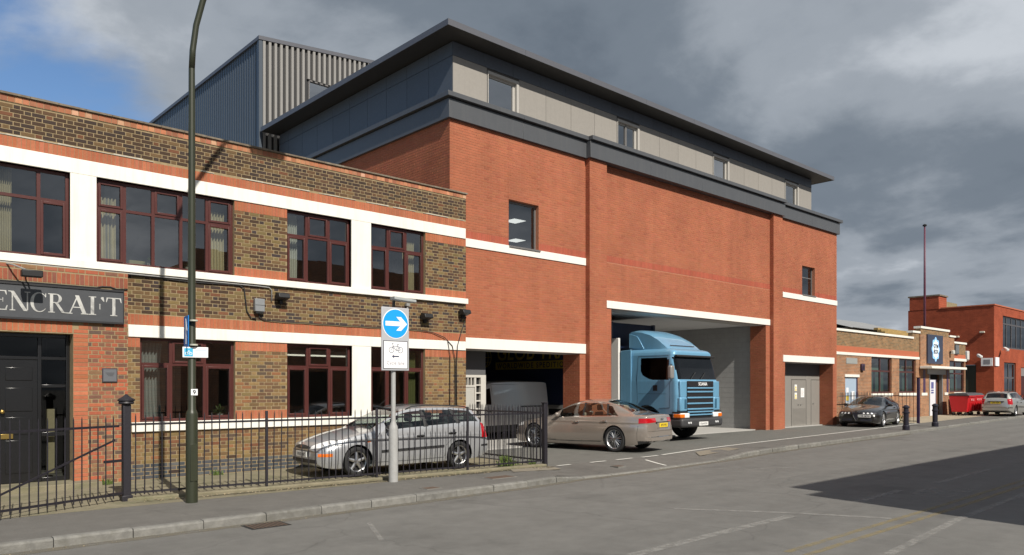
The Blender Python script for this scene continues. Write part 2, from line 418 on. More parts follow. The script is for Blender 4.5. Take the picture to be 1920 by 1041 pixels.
# ------------------------------------------------------------------ brickwork
class Bricks:
    """collects brick faces laid on a vertical plane; u runs along the wall, the outside is towards -n"""
    def __init__(self, plane='y', at=0.0, depth=0.0075, seed=1):
        self.plane, self.at, self.d = plane, at, depth; self.rects = []; self.r = random.Random(seed)
    def lay(self, u0, u1, z0, z1, palette, bond='flemish', course=0.075, ref=0.0, off=0.0, joint=0.0135, jit=0.12):
        k0 = int(math.floor((z0 - ref) / course)); k1 = int(math.ceil((z1 - ref) / course))
        for k in range(k0, k1):
            za, zb = ref + k * course + joint, ref + (k + 1) * course
            za, zb = max(za, z0), min(zb, z1)
            if zb - za < 0.022: continue
            if bond == 'flemish': seq, per, sh = (0.225, 0.1125), 0.3375, (k % 2) * 0.16875
            elif bond == 'english': seq, per, sh = ((0.225,), 0.225, 0) if k % 2 else ((0.1125,), 0.1125, 0.056)
            elif bond == 'garden': seq, per, sh = ((0.1125,), 0.1125, 0.056) if k % 4 == 0 else ((0.225,), 0.225, (k % 2) * 0.1125)
            else: seq, per, sh = (0.225,), 0.225, (k % 2) * 0.1125
            u = math.floor((u0 - off - sh) / per) * per + off + sh; j = 0
            while u < u1:
                w = seq[j % len(seq)]; a, b = max(u + joint, u0), min(u + w, u1)
                rr = random.Random(int(round(u * 1000)) * 7919 + k * 104729 + 13)
                if b - a > 0.025:
                    self.rects.append((a, b, za, zb, self.pick(palette, rr, jit), (b - a) >= w - joint - 1e-4 and (zb - za) >= course - joint - 1e-4))
                u += w; j += 1
    def soldier(self, u0, u1, z0, z1, palette, w=0.075, joint=0.004, jit=0.05, off=0.0):
        n = max(1, round((u1 - u0) / w)); w = (u1 - u0) / n
        for k in range(n):
            rr = random.Random(int((u0 + k * w) * 1000) * 31 + int(z0 * 100))
            self.rects.append((u0 + k * w + joint / 2, u0 + (k + 1) * w - joint / 2, z0 + 0.003, z1 - 0.003, self.pick(palette, rr, jit), False))
    def pick(self, palette, rr, jit):
        c = rr.choices([p[0] for p in palette], [p[1] for p in palette])[0]; f = 1 + rr.uniform(-jit, jit)
        return tuple(min(1, x * f * (1 + rr.uniform(-0.04, 0.04))) for x in c)
    def P(self, u, z, n):
        return (u, self.at + n, z) if self.plane == 'y' else (self.at + n, u, z)
    def mesh(self, name, rects):
        V, F, C = [], [], []
        for (a, b, za, zb, c, _) in rects:
            i = len(V); e = 0.002; t = self.r.uniform(-0.0015, 0.0015)
            V += [self.P(a + e, za + e, t), self.P(b - e, za + e, t), self.P(b - e, zb - e, t), self.P(a + e, zb - e, t),
                  self.P(a, za, self.d), self.P(b, za, self.d), self.P(b, zb, self.d), self.P(a, zb, self.d)]
            fs = [(0, 1, 2, 3), (4, 5, 1, 0), (5, 6, 2, 1), (6, 7, 3, 2), (7, 4, 0, 3)]
            for q in fs:
                q = q if self.plane == 'y' else q[::-1]
                F.append(tuple(i + k for k in q)); C.append(c)
        me = bpy.data.meshes.new(name); me.from_pydata(V, [], F)
        at = me.attributes.new('bcol', 'FLOAT_COLOR', 'FACE')
        at.data.foreach_set('color', np.array([(*c, 1) for c in C], dtype=np.float32).ravel()); me.update()
        return me
    def build(self, material, parent, singles=300, name='brick_courses'):
        """the bricks that show largest become objects of their own, the rest one mesh"""
        cand = []
        for i, (a, b, za, zb, c, full) in enumerate(self.rects):
            if not full: continue
            p = self.P((a + b) / 2, (za + zb) / 2, 0); vis, d = px_area(*p)
            if vis: cand.append(((b - a) / d, i))
        cand.sort(reverse=True); chosen = {i for _, i in cand[:singles]}
        if singles:
            cache = {}
            for i in sorted(chosen):
                a, b, za, zb, c, _ = self.rects[i]
                key = (round(b - a, 4), tuple(round(x * 24) for x in c))
                if key not in cache:
                    cache[key] = self.mesh_local('brick', b - a, zb - za, c)
                o = bpy.data.objects.new('brick', cache[key]); COL.objects.link(o)
                if not cache[key].materials: cache[key].materials.append(material)
                o.location = self.P(a, za, 0); o.parent = parent
        rest = [r for i, r in enumerate(self.rects) if i not in chosen]
        if rest:
            o = link(name, self.mesh(name, rest), material, parent); o['kind'] = 'stuff'
    def mesh_local(self, name, w, h, c):
        s = Bricks(self.plane, 0.0, self.d, 3); return s.mesh(name, [(0, w, 0, h, c, True)])

def wall_boxes(mb, u0, u1, z0, z1, n0, n1, holes, plane='y'):
    """solid wall between n0 and n1 with rectangular holes (u0,u1,z0,z1), as butted blocks"""
    us = sorted({u0, u1, *[h[0] for h in holes], *[h[1] for h in holes]}); us = [u for u in us if u0 <= u <= u1]
    for a, b in zip(us, us[1:]):
        if b - a < 1e-6: continue
        hs = sorted([(max(h[2], z0), min(h[3], z1)) for h in holes if h[0] < b - 1e-6 and h[1] > a + 1e-6]); z = z0
        for (p, q) in hs + [(z1, z1)]:
            if p - z > 1e-4:
                mb.box(a, b, n0, n1, z, p) if plane == 'y' else mb.box(n0, n1, a, b, z, p)
            z = max(z, q)
    return mb

# ------------------------------------------------------------------ palette
M_brick = attr_mat('brick_face')
M_brick_new = attr_mat('brick_face_new', amp=.45, streak=.09)
M_mortar_tan = mat('mortar_tan', (0.29, 0.22, 0.125), 0.95, var=0.25, vscale=9)
M_mortar_red = mat('mortar_red', (0.385, 0.158, 0.092), 0.95, var=0.12, vscale=9)
M_white = mat('white_paint', (0.80, 0.78, 0.72), 0.6, var=0.03, vscale=4, stain=(0.55, 0.53, 0.47), sscale=1.3, samt=0.10, streak=((0.50, 0.47, 0.40), .30))
M_white_new = mat('white_render', (0.80, 0.77, 0.72), 0.65, var=0.015, vscale=5, streak=((0.60, 0.56, 0.50), .22))
M_frame = mat('maroon_frame', (0.075, 0.021, 0.018), 0.38, var=0.1, vscale=6)
M_glass = glass_mat('window_glass', (0.62, 0.66, 0.65), 2.5)
M_glass_dk = glass_mat('door_glass', (0.45, 0.47, 0.46), 1.4)
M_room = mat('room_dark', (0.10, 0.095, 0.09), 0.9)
M_room_wall = mat('room_wall', (0.20, 0.19, 0.17), 0.9)
M_curtain = mat('curtain_cloth', (0.55, 0.47, 0.30), 0.9, var=0.12, vscale=20)
M_blackpaint = mat('black_gloss_paint', (0.012, 0.012, 0.013), 0.22, var=0.1)
M_iron = mat('black_iron', (0.018, 0.016, 0.022), 0.5, var=0.25, vscale=25, bump=0.2, bscale=120)
M_brass = mat('brass', (0.65, 0.45, 0.14), 0.3, 1.0)
M_coping = mat('coping_tile', (0.16, 0.125, 0.09), 0.95, var=0.35, vscale=7, stain=(0.28, 0.27, 0.22), sscale=3, samt=0.6)
M_dgrey = mat('cornice_metal', (0.080, 0.084, 0.092), 0.42, spec=0.5, var=0.05, vscale=3, streak=((0.11, 0.11, 0.112), .4))
M_canopy = mat('canopy_metal', (0.105, 0.108, 0.125), 0.42, var=0.03)
M_panel = mat('grey_panel', (0.275, 0.257, 0.234), 0.6, var=0.06, vscale=14, orand=.045, streak=((0.22, 0.205, 0.19), .35))
M_panel_dk = mat('header_and_shaded_side_panel', (0.085, 0.10, 0.125), 0.5, var=0.12, vscale=14, orand=.06)  # shade of the grey side panels put into the colour; header band is darker itself
M_panel2 = mat('grey_panel_soft', (0.27, 0.25, 0.225), 0.6)
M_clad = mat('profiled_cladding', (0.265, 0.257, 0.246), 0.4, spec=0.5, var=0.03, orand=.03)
M_cladback = mat('shaded_cladding_web', (0.02, 0.02, 0.022), 0.6)  # deep shadow between the ribs put into a near-black core colour
M_clad_dk = mat('shaded_side_cladding', (0.066, 0.082, 0.104), 0.42)  # same cladding as the front, with the side's bluish shade put into its colour
M_asphalt = asphalt_mat('old_asphalt', (0.155, 0.151, 0.142), .24, .10, .16)
M_pave = asphalt_mat('pavement_asphalt', (0.140, 0.134, 0.124), .24, .06, .14)
M_court = asphalt_mat('forecourt_asphalt', (0.146, 0.145, 0.134), .34, .03)
M_conc = mat('yard_concrete', (0.21, 0.185, 0.125), 0.95, var=0.25, vscale=2.5, stain=(0.11, 0.115, 0.055), sscale=1.4, samt=0.7, bump=0.4, bscale=50)
M_concn = mat('new_concrete', (0.42, 0.41, 0.39), 0.85, var=0.05, vscale=3)
M_apron = mat('apron_concrete', (0.34, 0.29, 0.21), 0.95, var=0.15, vscale=1.3, stain=(0.22, 0.20, 0.15), sscale=0.6, samt=0.6)
M_kerb = mat('kerb_granite', (0.182, 0.177, 0.164), 0.9, var=0.3, vscale=9, stain=(0.13, 0.125, 0.105), sscale=3, samt=0.8, bump=0.6, bscale=50, orand=.12)
M_line = mat('road_paint', (0.62, 0.61, 0.57), 0.8, var=0.12, vscale=9)
def worn_paint(name, col, keep):
    """paint worn through to the asphalt in patches"""
    m = bpy.data.materials.new(name); m.use_nodes = True
    N, L = m.node_tree.nodes, m.node_tree.links
    b = N['Principled BSDF']; b.inputs['Base Color'].default_value = (*col, 1); b.inputs['Roughness'].default_value = 0.85
    g_ = N.new('ShaderNodeNewGeometry'); n = N.new('ShaderNodeTexNoise'); n.inputs['Scale'].default_value = 7; n.inputs['Detail'].default_value = 9
    n.inputs['Roughness'].default_value = 0.75; L.new(g_.outputs['Position'], n.inputs['Vector'])
    mr = N.new('ShaderNodeMapRange'); mr.inputs['From Min'].default_value = 0.34; mr.inputs['From Max'].default_value = 0.56; mr.inputs['To Max'].default_value = keep
    L.new(n.outputs['Fac'], mr.inputs['Value'])
    tr = N.new('ShaderNodeBsdfTransparent'); mx = N.new('ShaderNodeMixShader'); L.new(mr.outputs[0], mx.inputs[0]); L.new(tr.outputs[0], mx.inputs[1]); L.new(b.outputs[0], mx.inputs[2])
    L.new(mx.outputs[0], N['Material Output'].inputs[0])
    return m
M_lineworn = worn_paint('worn_white_paint', (0.33, 0.32, 0.30), 0.6)
M_yelworn = worn_paint('worn_yellow_paint', (0.33, 0.26, 0.12), 0.5)
M_grime = worn_paint('verge_grime', (0.085, 0.075, 0.045), 0.75)
M_grit = worn_paint('gutter_grit', (0.20, 0.175, 0.13), 0.6)
M_steel = mat('galvanised_steel', (0.42, 0.42, 0.41), 0.45, 0.7, var=0.1, vscale=30)
M_polegrey = mat('pole_grey', (0.36, 0.36, 0.355), 0.55, var=0.06, vscale=12, stain=(0.25, 0.25, 0.24), sscale=6, samt=0.4)
M_green = mat('lamp_post_green', (0.030, 0.034, 0.019), 0.42, var=0.1, vscale=15)
M_black = mat('black_plastic', (0.015, 0.015, 0.016), 0.45)
M_rubber = mat('tyre_rubber', (0.018, 0.018, 0.019), 0.8)
M_dark = mat('dark_void', (0.012, 0.012, 0.012), 0.95)
M_rwhite = mat('sign_white', (0.85, 0.85, 0.86), 0.5)
M_sblue = mat('sign_blue', (0.0, 0.20, 0.62), 0.5)
M_sblue2 = mat('sign_blue_bright', (0.005, 0.33, 0.80), 0.5)
M_sgrey = mat('sign_grey', (0.42, 0.43, 0.46), 0.5)
M_ink = mat('sign_ink', (0.02, 0.02, 0.03), 0.5)
PAL_OLD = [((0.116, 0.065, 0.036), 4), ((0.073, 0.045, 0.031), 4), ((0.163, 0.099, 0.047), 3), ((0.053, 0.041, 0.039), 2.2), ((0.172, 0.125, 0.056), 2.4), ((0.163, 0.073, 0.039), 0.6)]
PAL_OLDDARK = [((0.073, 0.045, 0.031), 5), ((0.052, 0.036, 0.029), 4), ((0.103, 0.060, 0.034), 3), ((0.138, 0.086, 0.043), 1.7), ((0.138, 0.060, 0.033), 0.6)]
PAL_LOW = [((0.198, 0.120, 0.056), 4), ((0.142, 0.082, 0.047), 4), ((0.232, 0.155, 0.069), 3), ((0.232, 0.107, 0.052), 0.8), ((0.095, 0.065, 0.047), 1.4)]
PAL_PIER = [((0.36, 0.105, 0.055), 4), ((0.28, 0.10, 0.06), 3), ((0.18, 0.09, 0.06), 2.5), ((0.12, 0.075, 0.06), 1.2), ((0.24, 0.13, 0.07), 1.6)]
PAL_BLUE = [((0.075, 0.082, 0.09), 3), ((0.055, 0.06, 0.068), 3), ((0.10, 0.10, 0.10), 1.5)]
PAL_RED = [((0.391, 0.130, 0.067), 3), ((0.372, 0.123, 0.063), 3), ((0.419, 0.147, 0.079), 1.5)]
PAL_ORANGE = [((0.40, 0.16, 0.085), 3), ((0.44, 0.20, 0.11), 2), ((0.33, 0.13, 0.075), 2), ((0.50, 0.28, 0.18), 1)]
PAL_NEW = [((0.358, 0.119, 0.064), 6), ((0.348, 0.115, 0.062), 4), ((0.368, 0.125, 0.068), 4), ((0.32, 0.102, 0.056), 0.5)]
PAL_NEWRED = [((0.385, 0.098, 0.06), 3), ((0.365, 0.093, 0.057), 3)]
# ------------------------------------------------------------------ ground, road, pavement
def g(x): return 0.006 * min(max(0.0, x - 38.0), 60.0)
def interp(tab, x):
    if x <= tab[0][0]: return tab[0][1]
    for (a, p), (b, q) in zip(tab, tab[1:]):
        if x <= b: return p + (q - p) * (x - a) / (b - a)
    return tab[-1][1]
KERB = [(-8, 10.75), (2, 10.75), (5, 10.74), (8, 10.82), (10.5, 10.92), (11.9, 11.06), (14.3, 11.06), (18.5, 11.3), (21.1, 11.66), (25.9, 11.95), (34.2, 12.4), (45, 12.9), (60, 13.4), (120, 15)]
KTOP = [(11.5, 0.0), (12.4, -0.095), (18.0, -0.095), (19.3, 0.0)]
BACK = [(-8, 13.75), (3.7, 13.42), (12.7, 12.62), (17.1, 12.62), (20.1, 13.06), (26.8, 13.55), (38.5, 14.35), (42, 14.5), (60, 15.0), (120, 17)]
KW = 0.13
XS = sorted(set([-8, -4, 0, 2, 3.7, 5, 6.5, 8, 9.5, 10.5, 11.5, 11.9, 12.4, 12.7, 13.5, 14.3, 15.5, 17.1, 18.0, 18.5, 19.3, 20.1, 21.1, 23.5, 25.9, 26.8, 30, 34.2, 38, 38.5, 42, 45, 52, 60, 80, 98, 120]))
def sheet(name, xs, ya, yb, za, zb, m, ny=1, parent=None):
    mb = MB(); rows = []
    for x in xs:
        row = []
        for k in range(ny + 1):
            t = k / ny; y = ya(x) + (yb(x) - ya(x)) * t; row.append((x, y, za(x) + (zb(x) - za(x)) * t + g(x)))
        rows.append(row)
    for r0, r1 in zip(rows, rows[1:]):
        for k in range(ny): mb.quad(r0[k], r1[k], r1[k + 1], r0[k + 1])
    return mb.build(name, m, parent)
BIGX = [-400, -100, -8, 38, 98, 200, 700]
struct(sheet('ground', BIGX, lambda x: -400, lambda x: 700, lambda x: -0.30, lambda x: -0.30, M_asphalt), 'grey earth and asphalt reaching the horizon')
RX = [-60] + XS + [300]
struct(sheet('road', RX, lambda x: -30 if x < 11 else 2.0, lambda x: interp(KERB, x) + 0.01, lambda x: -0.12, lambda x: -0.12, M_asphalt), 'worn grey asphalt road')
struct(sheet('far_pavement', [11.001, 20, 38, 60, 98, 120], lambda x: -5.2, lambda x: 1.99, lambda x: -0.02, lambda x: -0.02, M_pave), 'pavement across the road')
struct(sheet('pavement', [-60] + XS, lambda x: interp(KERB, x) + KW, lambda x: interp(BACK, x), lambda x: interp(KTOP, x) - 0.004, lambda x: 0.0, M_pave), 'dark asphalt pavement between kerb and railings')
struct(sheet('forecourt', [12.7, 13.5, 14.3, 15.5, 17.1, 18.5, 20.1, 23.5, 26.8, 30, 34.2, 38, 41.0], lambda x: interp(BACK, x), lambda x: 17.0, lambda x: 0.0, lambda x: 0.0, M_court), 'new grey asphalt forecourt before the loading bays')
struct(sheet('yard', [-60, 12.699], lambda x: interp(BACK, x), lambda x: 16.2, lambda x: 0.001, lambda x: 0.03, M_conc), 'mossy concrete yard behind the railings')
struct(sheet('apron', [41.001, 45, 52, 60, 80, 98, 120], lambda x: interp(BACK, x), lambda x: 40, lambda x: 0.0, lambda x: 0.0, M_apron), 'sunlit beige concrete apron before the club building')
# kerb of single stones
kerb = bpy.data.objects.new('kerb', None); COL.objects.link(kerb); struct(kerb, 'row of worn granite kerb stones')
x = -7.9; kr = random.Random(3); kmesh = {}
while x < 75:
    ln = 0.915 if x < 30 else 1.83
    a = Vector((x, interp(KERB, x), 0)); b = Vector((x + ln, interp(KERB, x + ln), 0))
    za, zb = interp(KTOP, x), interp(KTOP, x + ln)
    mb = MB(); L_ = (b - a).length; h = 0.2
    e = 0.006
    prof = [(0.0, -h), (0.0, -0.028), (0.012, -0.008), (0.03, 0.0), (KW, 0.002), (KW, -h)]
    for s0, z0 in ((e, za), (L_ - e, zb)): mb.v += [(s0, p[0], p[1] + z0 - za) for p in prof]
    n = len(prof)
    for k in range(n): mb.f.append((k, (k + 1) % n, n + (k + 1) % n, n + k)[::-1])
    mb.f += [tuple(range(n)), tuple(range(n, 2 * n))[::-1]]
    flat = abs(za - zb) < 1e-6
    key = (round(L_, 2),) if flat else None
    if flat and key in kmesh: o = bpy.data.objects.new('kerb_stone', kmesh[key]); COL.objects.link(o); o.parent = kerb
    else:
        o = mb.build('kerb_stone', M_kerb, kerb)
        if flat: kmesh[key] = o.data
    o.location = (a.x, a.y + kr.uniform(-0.006, 0.006), za + g(x) + kr.uniform(-0.004, 0.004))
    o.rotation_euler = (0, 0, math.atan2(b.y - a.y, b.x - a.x))
    x += ln

def ribbon(name, pts, w, m, z=None, label=None):
    mb = MB(); pts = [Vector((p[0], p[1], (p[2] if len(p) > 2 else z) + g(p[0]))) for p in pts]; pr = None
    for k, p in enumerate(pts):
        t = (pts[min(k + 1, len(pts) - 1)] - pts[max(k - 1, 0)]); t.z = 0; t.normalize(); nrm = Vector((-t.y, t.x, 0)) * (w / 2)
        cur = (p - nrm, p + nrm)
        if pr: mb.quad(pr[0], cur[0], cur[1], pr[1])
        pr = cur
    o = mb.build(name, m); o['kind'] = 'structure'
    if label: o['label'] = label
    return o
ribbon('painted_line', [(x, interp(BACK, x) - 0.02, 0.0) for x in (17.1, 18.5, 20.1, 23.5, 26.8, 30, 34.2, 38.0, 38.5, 40.8)], 0.10, M_line, label='thin white line along the forecourt edge') .location.z = 0.004
for a, b in ((12.9, 13.35), (14.05, 14.65), (15.05, 15.75), (16.1, 16.85)):
    ribbon('painted_dash', [(a, 12.52, 0.0), (b, 12.52 + (0.04 if a > 15 else 0), 0.0)], 0.10, M_line, label='white dash across the crossover').location.z = 0.004
def pz(x, y):
    ky = interp(KERB, x)
    if y < ky: return -0.12
    t = (y - ky - KW) / (interp(BACK, x) - ky - KW); return (interp(KTOP, x)) * (1 - max(0, min(1, t)))
ribbon('painted_line', [(15.85, 12.2, pz(15.85, 12.2)), (15.62, 11.6, pz(15.62, 11.6)), (15.56, 11.35, pz(15.56, 11.35))], 0.08, M_line, label='white line from forecourt to dropped kerb').location.z = 0.005
ribbon('painted_line', [(15.55, 11.0), (15.75, 10.4), (16.5, 9.7), (17.8, 9.1)], 0.08, M_lineworn, -0.1165, 'faded white curve beside the dropped kerb')
for a, b in ((4.6, 6.4), (7.0, 11.1), (13.2, 15.4), (17.0, 21.0), (23.0, 30.0)):
    ribbon('painted_line', [(a, 5.66), ((a + b) / 2, 5.72), (b, 5.74)], 0.16, M_lineworn, -0.1165, 'worn white line along the road')
ribbon('painted_line', [(10.3, 7.35), (11.3, 5.9), (11.95, 4.6)], 0.12, M_lineworn, -0.1155, 'worn white line crossing the road')
for y in (4.52, 4.28): ribbon('painted_line', [(8.6, y), (14, y + 0.02), (24, y + 0.12), (50, y + 0.4)], 0.09, M_yelworn, -0.1165, 'worn double yellow line')
ribbon('painted_line', [(8.2, 3.55), (12.6, 3.9), (17, 4.0), (30, 4.1)], 0.12, M_lineworn, -0.1165, 'worn white kerbside line')
ribbon('painted_line', [(2.9, 9.2), (3.4, 8.1)], 0.07, M_lineworn, -0.1165, 'faint white parking tick')
ribbon('painted_line', [(5.4, 8.4), (5.95, 9.6)], 0.07, M_lineworn, -0.1165, 'faint white parking tick')
# worn cycle symbol on the road
mb = MB()
def ring(mb, cx, cy, r, w, z, n=28):
    for k in range(n):
        a, b = 2 * math.pi * k / n, 2 * math.pi * (k + 1) / n
        mb.quad(*[(cx + q * math.cos(t), cy + q * math.sin(t), z) for q, t in ((r - w, a), (r, a), (r, b), (r - w, b))])
ring(mb, 16.2, 5.1, 0.36, 0.07, -0.1155); ring(mb, 15.2, 5.1, 0.36, 0.07, -0.1155)
for p, q in (((15.2, 5.1), (15.6, 5.1)), ((15.6, 5.1), (15.95, 5.45)), ((15.4, 5.45), (15.95, 5.45)), ((15.4, 5.45), (15.6, 5.1)), ((15.95, 5.5), (16.2, 5.1))):
    p, q = Vector((*p, -0.1145)), Vector((*q, -0.1145)); t = (q - p).normalized(); nn = Vector((-t.y, t.x, 0)) * 0.035
    mb.quad(p - nn, q - nn, q + nn, p + nn)
o = mb.build('cycle_marking', M_lineworn); struct(o, 'worn white bicycle symbol in the road shadow')

def cover(name, x, y, w, d, z, m, label, slots=False):
    t = thing(name, label, 'cover', (x, y, z))
    mb = MB()
    if slots:
        for k in range(9): mb.box(-w / 2 + k * w / 9 + 0.012, -w / 2 + (k + 1) * w / 9 - 0.012, -d / 2, d / 2, -0.02, 0.006)
        mb.build('grating_bars', m, t)
        MB().box(-w / 2 - 0.03, w / 2 + 0.03, -d / 2 - 0.03, d / 2 + 0.03, -0.03, 0.003).build('grating_frame', M_dark, t)
    else:
        mb.box(-w / 2, w / 2, -d / 2, d / 2, -0.02, 0.008); mb.build('lid', m, t)
        MB().box(-w / 2 - 0.03, w / 2 + 0.03, -d / 2 - 0.03, d / 2 + 0.03, -0.03, 0.005).build('frame', M_kerb, t)
    return t
M_rust = mat('rusty_iron', (0.10, 0.065, 0.045), 0.8, var=0.3, vscale=20)
M_patch = mat('asphalt_patch', (0.21, 0.185, 0.145), 0.9, var=0.15, vscale=5)
cover('drain_grate', 4.76, 10.42, 0.52, 0.34, -0.117, M_rust, 'rusty gully grate beside the kerb stones', True)
cover('inspection_cover', 10.4, 11.75, 0.62, 0.28, 0.0, M_rust, 'brown iron cover in the pavement near the railings end')
cover('inspection_cover', 8.35, 11.35, 0.28, 0.2, 0.0, M_rust, 'small brown stopcock cover near the grey signpost')
cover('inspection_cover', 14.2, 11.75, 0.24, 0.2, -0.04, M_rust, 'small iron cover in the dropped crossover')
for nm, pts, lb in (('asphalt_patch', [(18.0, 12.0), (20.4, 12.2), (20.6, 12.75), (18.6, 12.55)], 'pale square patch in the pavement'),
                    ('asphalt_patch', [(11.2, 12.2), (12.6, 12.1), (12.7, 12.5), (11.5, 12.62)], 'pale sandy patch by the railings end')):
    mb = MB(); mb.quad(*[(px_, py_, pz(px_, py_) + 0.013) for px_, py_ in pts]); struct(mb.build(nm, M_patch), lb)
# moss, weeds and litter along the foot of the railings
wr = random.Random(5)
def fence_y(x): return 13.42 + (12.70 - 13.42) * (x - 3.74) / (12.66 - 3.74)
mb = MB()
for k in range(320):
    x = wr.uniform(3.9, 12.6); y = fence_y(x) - wr.uniform(0.10, 0.34) - abs(wr.gauss(0, .06)); s = wr.uniform(0.01, 0.038); a = wr.uniform(0, 3.1)
    c, s_ = math.cos(a) * s, math.sin(a) * s
    mb.quad((x - c, y - s_, 0.008), (x + s_ * .5, y - c * .5, 0.012), (x + c, y + s_, 0.009), (x - s_ * .5, y + c * .5, 0.016))
M_leaf = mat('dry_leaf', (0.42, 0.34, 0.22), 0.9, var=0.3, vscale=30)
tag(mb.build('leaf_litter', M_leaf), 'pale dry leaf scraps along the foot of the railings', 'litter', kind='stuff')
mb = MB()
for k in range(60):
    x = wr.uniform(-2, 14); y = interp(KERB, x) - wr.uniform(0.02, 0.22); s = wr.uniform(0.006, 0.02); a = wr.uniform(0, 3.1)
    c, s_ = math.cos(a) * s, math.sin(a) * s
    mb.quad((x - c, y - s_, -0.112), (x + s_ * .5, y - c * .5, -0.108), (x + c, y + s_, -0.112), (x - s_ * .5, y + c * .5, -0.105))
tag(mb.build('gutter_litter', M_leaf), 'pale leaf scraps lying in the gutter', 'litter', kind='stuff')
def strip(name, f0, f1, m, z, label, x0, x1, n=60):
    mb = MB(); xs = np.linspace(x0, x1, n); r_ = random.Random(len(name)); pr = None
    for x in xs:
        x = float(x); cur = ((x, f0(x) - r_.uniform(0, .05), z), (x, f1(x), z))
        if pr: mb.quad(pr[0], cur[0], cur[1], pr[1])
        pr = cur
    o = mb.build(name, m); o['kind'] = 'stuff'; o['label'] = label; o['category'] = 'dirt'
strip('verge_dirt', lambda x: fence_y(x) - .30, lambda x: fence_y(x) - .088, M_grime, .004, 'mossy dirt along the foot of the railings plinth', 3.8, 12.7)
strip('gutter_grit', lambda x: interp(KERB, x) - .20, lambda x: interp(KERB, x) - .002, M_grit, -.1165, 'pale grit lying in the gutter along the kerb', -4, 34, 120)
M_grassy = mat('weed_green', (0.075, 0.11, 0.02), 0.8, var=0.35, vscale=14)
def weed(x, y, z, n, h, label):
    mb = MB()
    for k in range(n):
        a = wr.uniform(0, 6.28); q = wr.uniform(0.2, 1) * h; bx, by = x + wr.gauss(0, h * .35), y + wr.gauss(0, h * .25); w = 0.008 + 0.012 * wr.random()
        dx, dy = math.cos(a) * q * .5, math.sin(a) * q * .5
        mb.quad((bx - w, by, z), (bx + w, by, z), (bx + dx * .6 + w * .7, by + dy * .6, z + q * .8), (bx + dx, by + dy, z + q))
    tag(mb.build('weed', M_grassy), label, 'weed')
weed(11.75, 13.0, 0.03, 130, 0.28, 'green weed tuft behind the railings at the estate car tail')
weed(12.45, 12.9, 0.03, 60, 0.14, 'low weeds at the foot of the railings end post')
weed(4.05, 15.72, 0.03, 45, 0.13, 'small weed at the brick pier beside the doorway')
weed(6.15, 15.85, 0.03, 45, 0.13, 'small weed at the wall under the lower window')

# ------------------------------------------------------------------ old two-storey brick building
old = thing('brick_building', 'two-storey brown brick building with white bands and maroon windows', 'building', (0, 0, 0))
XL, XR, YF = -1.2, 12.95, 16.0
HOLES = [(1.15, 3.49, 4.22, 5.85), (3.93, 6.60, 4.22, 5.85), (7.80, 9.43, 4.22, 5.85), (9.97, 11.61, 4.22, 5.85),
         (4.71, 6.62, 1.16, 2.84), (7.80, 9.45, 1.16, 2.84), (9.97, 11.60, 1.16, 2.84), (1.35, 3.52, 0.1, 2.84)]
wall = wall_boxes(MB(), XL, XR, -0.1, 7.04, YF + 0.005, YF + 0.30, HOLES)
wall.box(XR - 0.3, XR, YF + 0.30, 26, -0.1, 7.0); wall.box(XL, XL + 0.3, YF + 0.30, 26, -0.1, 7.0); wall.box(XL, XR, 26, 26.3, -0.1, 7.0)
wall = wall.build('wall', M_mortar_tan, old)
bk = Bricks('y', YF, 0.008, 11)
bk.lay(XL, XR, 6.36, 6.925, PAL_OLDDARK, ref=6.36, course=0.0763)
bk.soldier(XL, XR, 6.13, 6.325, PAL_RED, w=0.07)
for a, b in ((6.60, 7.80), (11.61, XR)):
    bk.soldier(a, b, 5.64, 5.85, PAL_RED, w=0.07); bk.lay(a, b, 4.43, 5.64, PAL_OLD, ref=4.43, course=0.0756); bk.soldier(a, b, 4.24, 4.43, PAL_RED, w=0.07)
bk.lay(4.47, XR, 3.30, 4.09, PAL_OLD, ref=3.30, course=0.0752)
bk.soldier(4.47, XR, 3.085, 3.295, PAL_RED, w=0.07)
for a, b in ((4.47, 4.71), (6.62, 7.80), (11.60, XR)):
    bk.soldier(a, b, 2.64, 2.835, PAL_RED, w=0.07); bk.lay(a, b, 1.36, 2.64, PAL_LOW, ref=1.36, course=0.0753); bk.soldier(a, b, 1.17, 1.36, PAL_RED, w=0.07)
bk.lay(4.47, XR, 0.335, 0.975, PAL_LOW, ref=0.335, course=0.0753)
bk.lay(4.47, XR, 0.0, 0.335, PAL_BLUE, bond='flemish', ref=0.03, course=0.0762)
bk.lay(XL, 1.2, 0.0, 4.09, PAL_LOW)
bk.build(M_brick, wall, 300)
# brick-on-edge course under the coping
be = Bricks('y', YF - 0.012, 0.008, 5); be.soldier(XL, XR, 6.93, 7.045, PAL_ORANGE, w=0.112, joint=0.007, jit=0.2)
be.build(M_brick, old, 0, 'edge_course')
MB().box(XL, XR, YF - 0.0065, YF + 0.3, 6.927, 7.047).build('parapet_top', M_mortar_tan, old)
cp = MB(); u = XL
while u < XR: 
    w = min(0.45, XR + 0.03 - u); cp.box(u + 0.003, u + w - 0.003, YF - 0.05, YF + 0.34, 7.05 + wr.uniform(0, .004), 7.085 + wr.uniform(0, .006)); u += 0.45
cp.build('coping', M_coping, old)
# flaking mortar line above the red band
fl = MB(); u = XL
while u < XR - 0.1:
    w = wr.uniform(0.08, 0.3); h = wr.uniform(0.008, 0.026)
    if wr.random() < 0.8: fl.box(u, min(u + w, XR), YF - 0.006 - wr.random() * .008, YF + 0.02, 6.335, 6.335 + h)
    u += w
fl.build('mortar_fillet', mat('old_render', (0.46, 0.43, 0.36), 0.95, var=0.3, vscale=12), old)['kind'] = 'stuff'
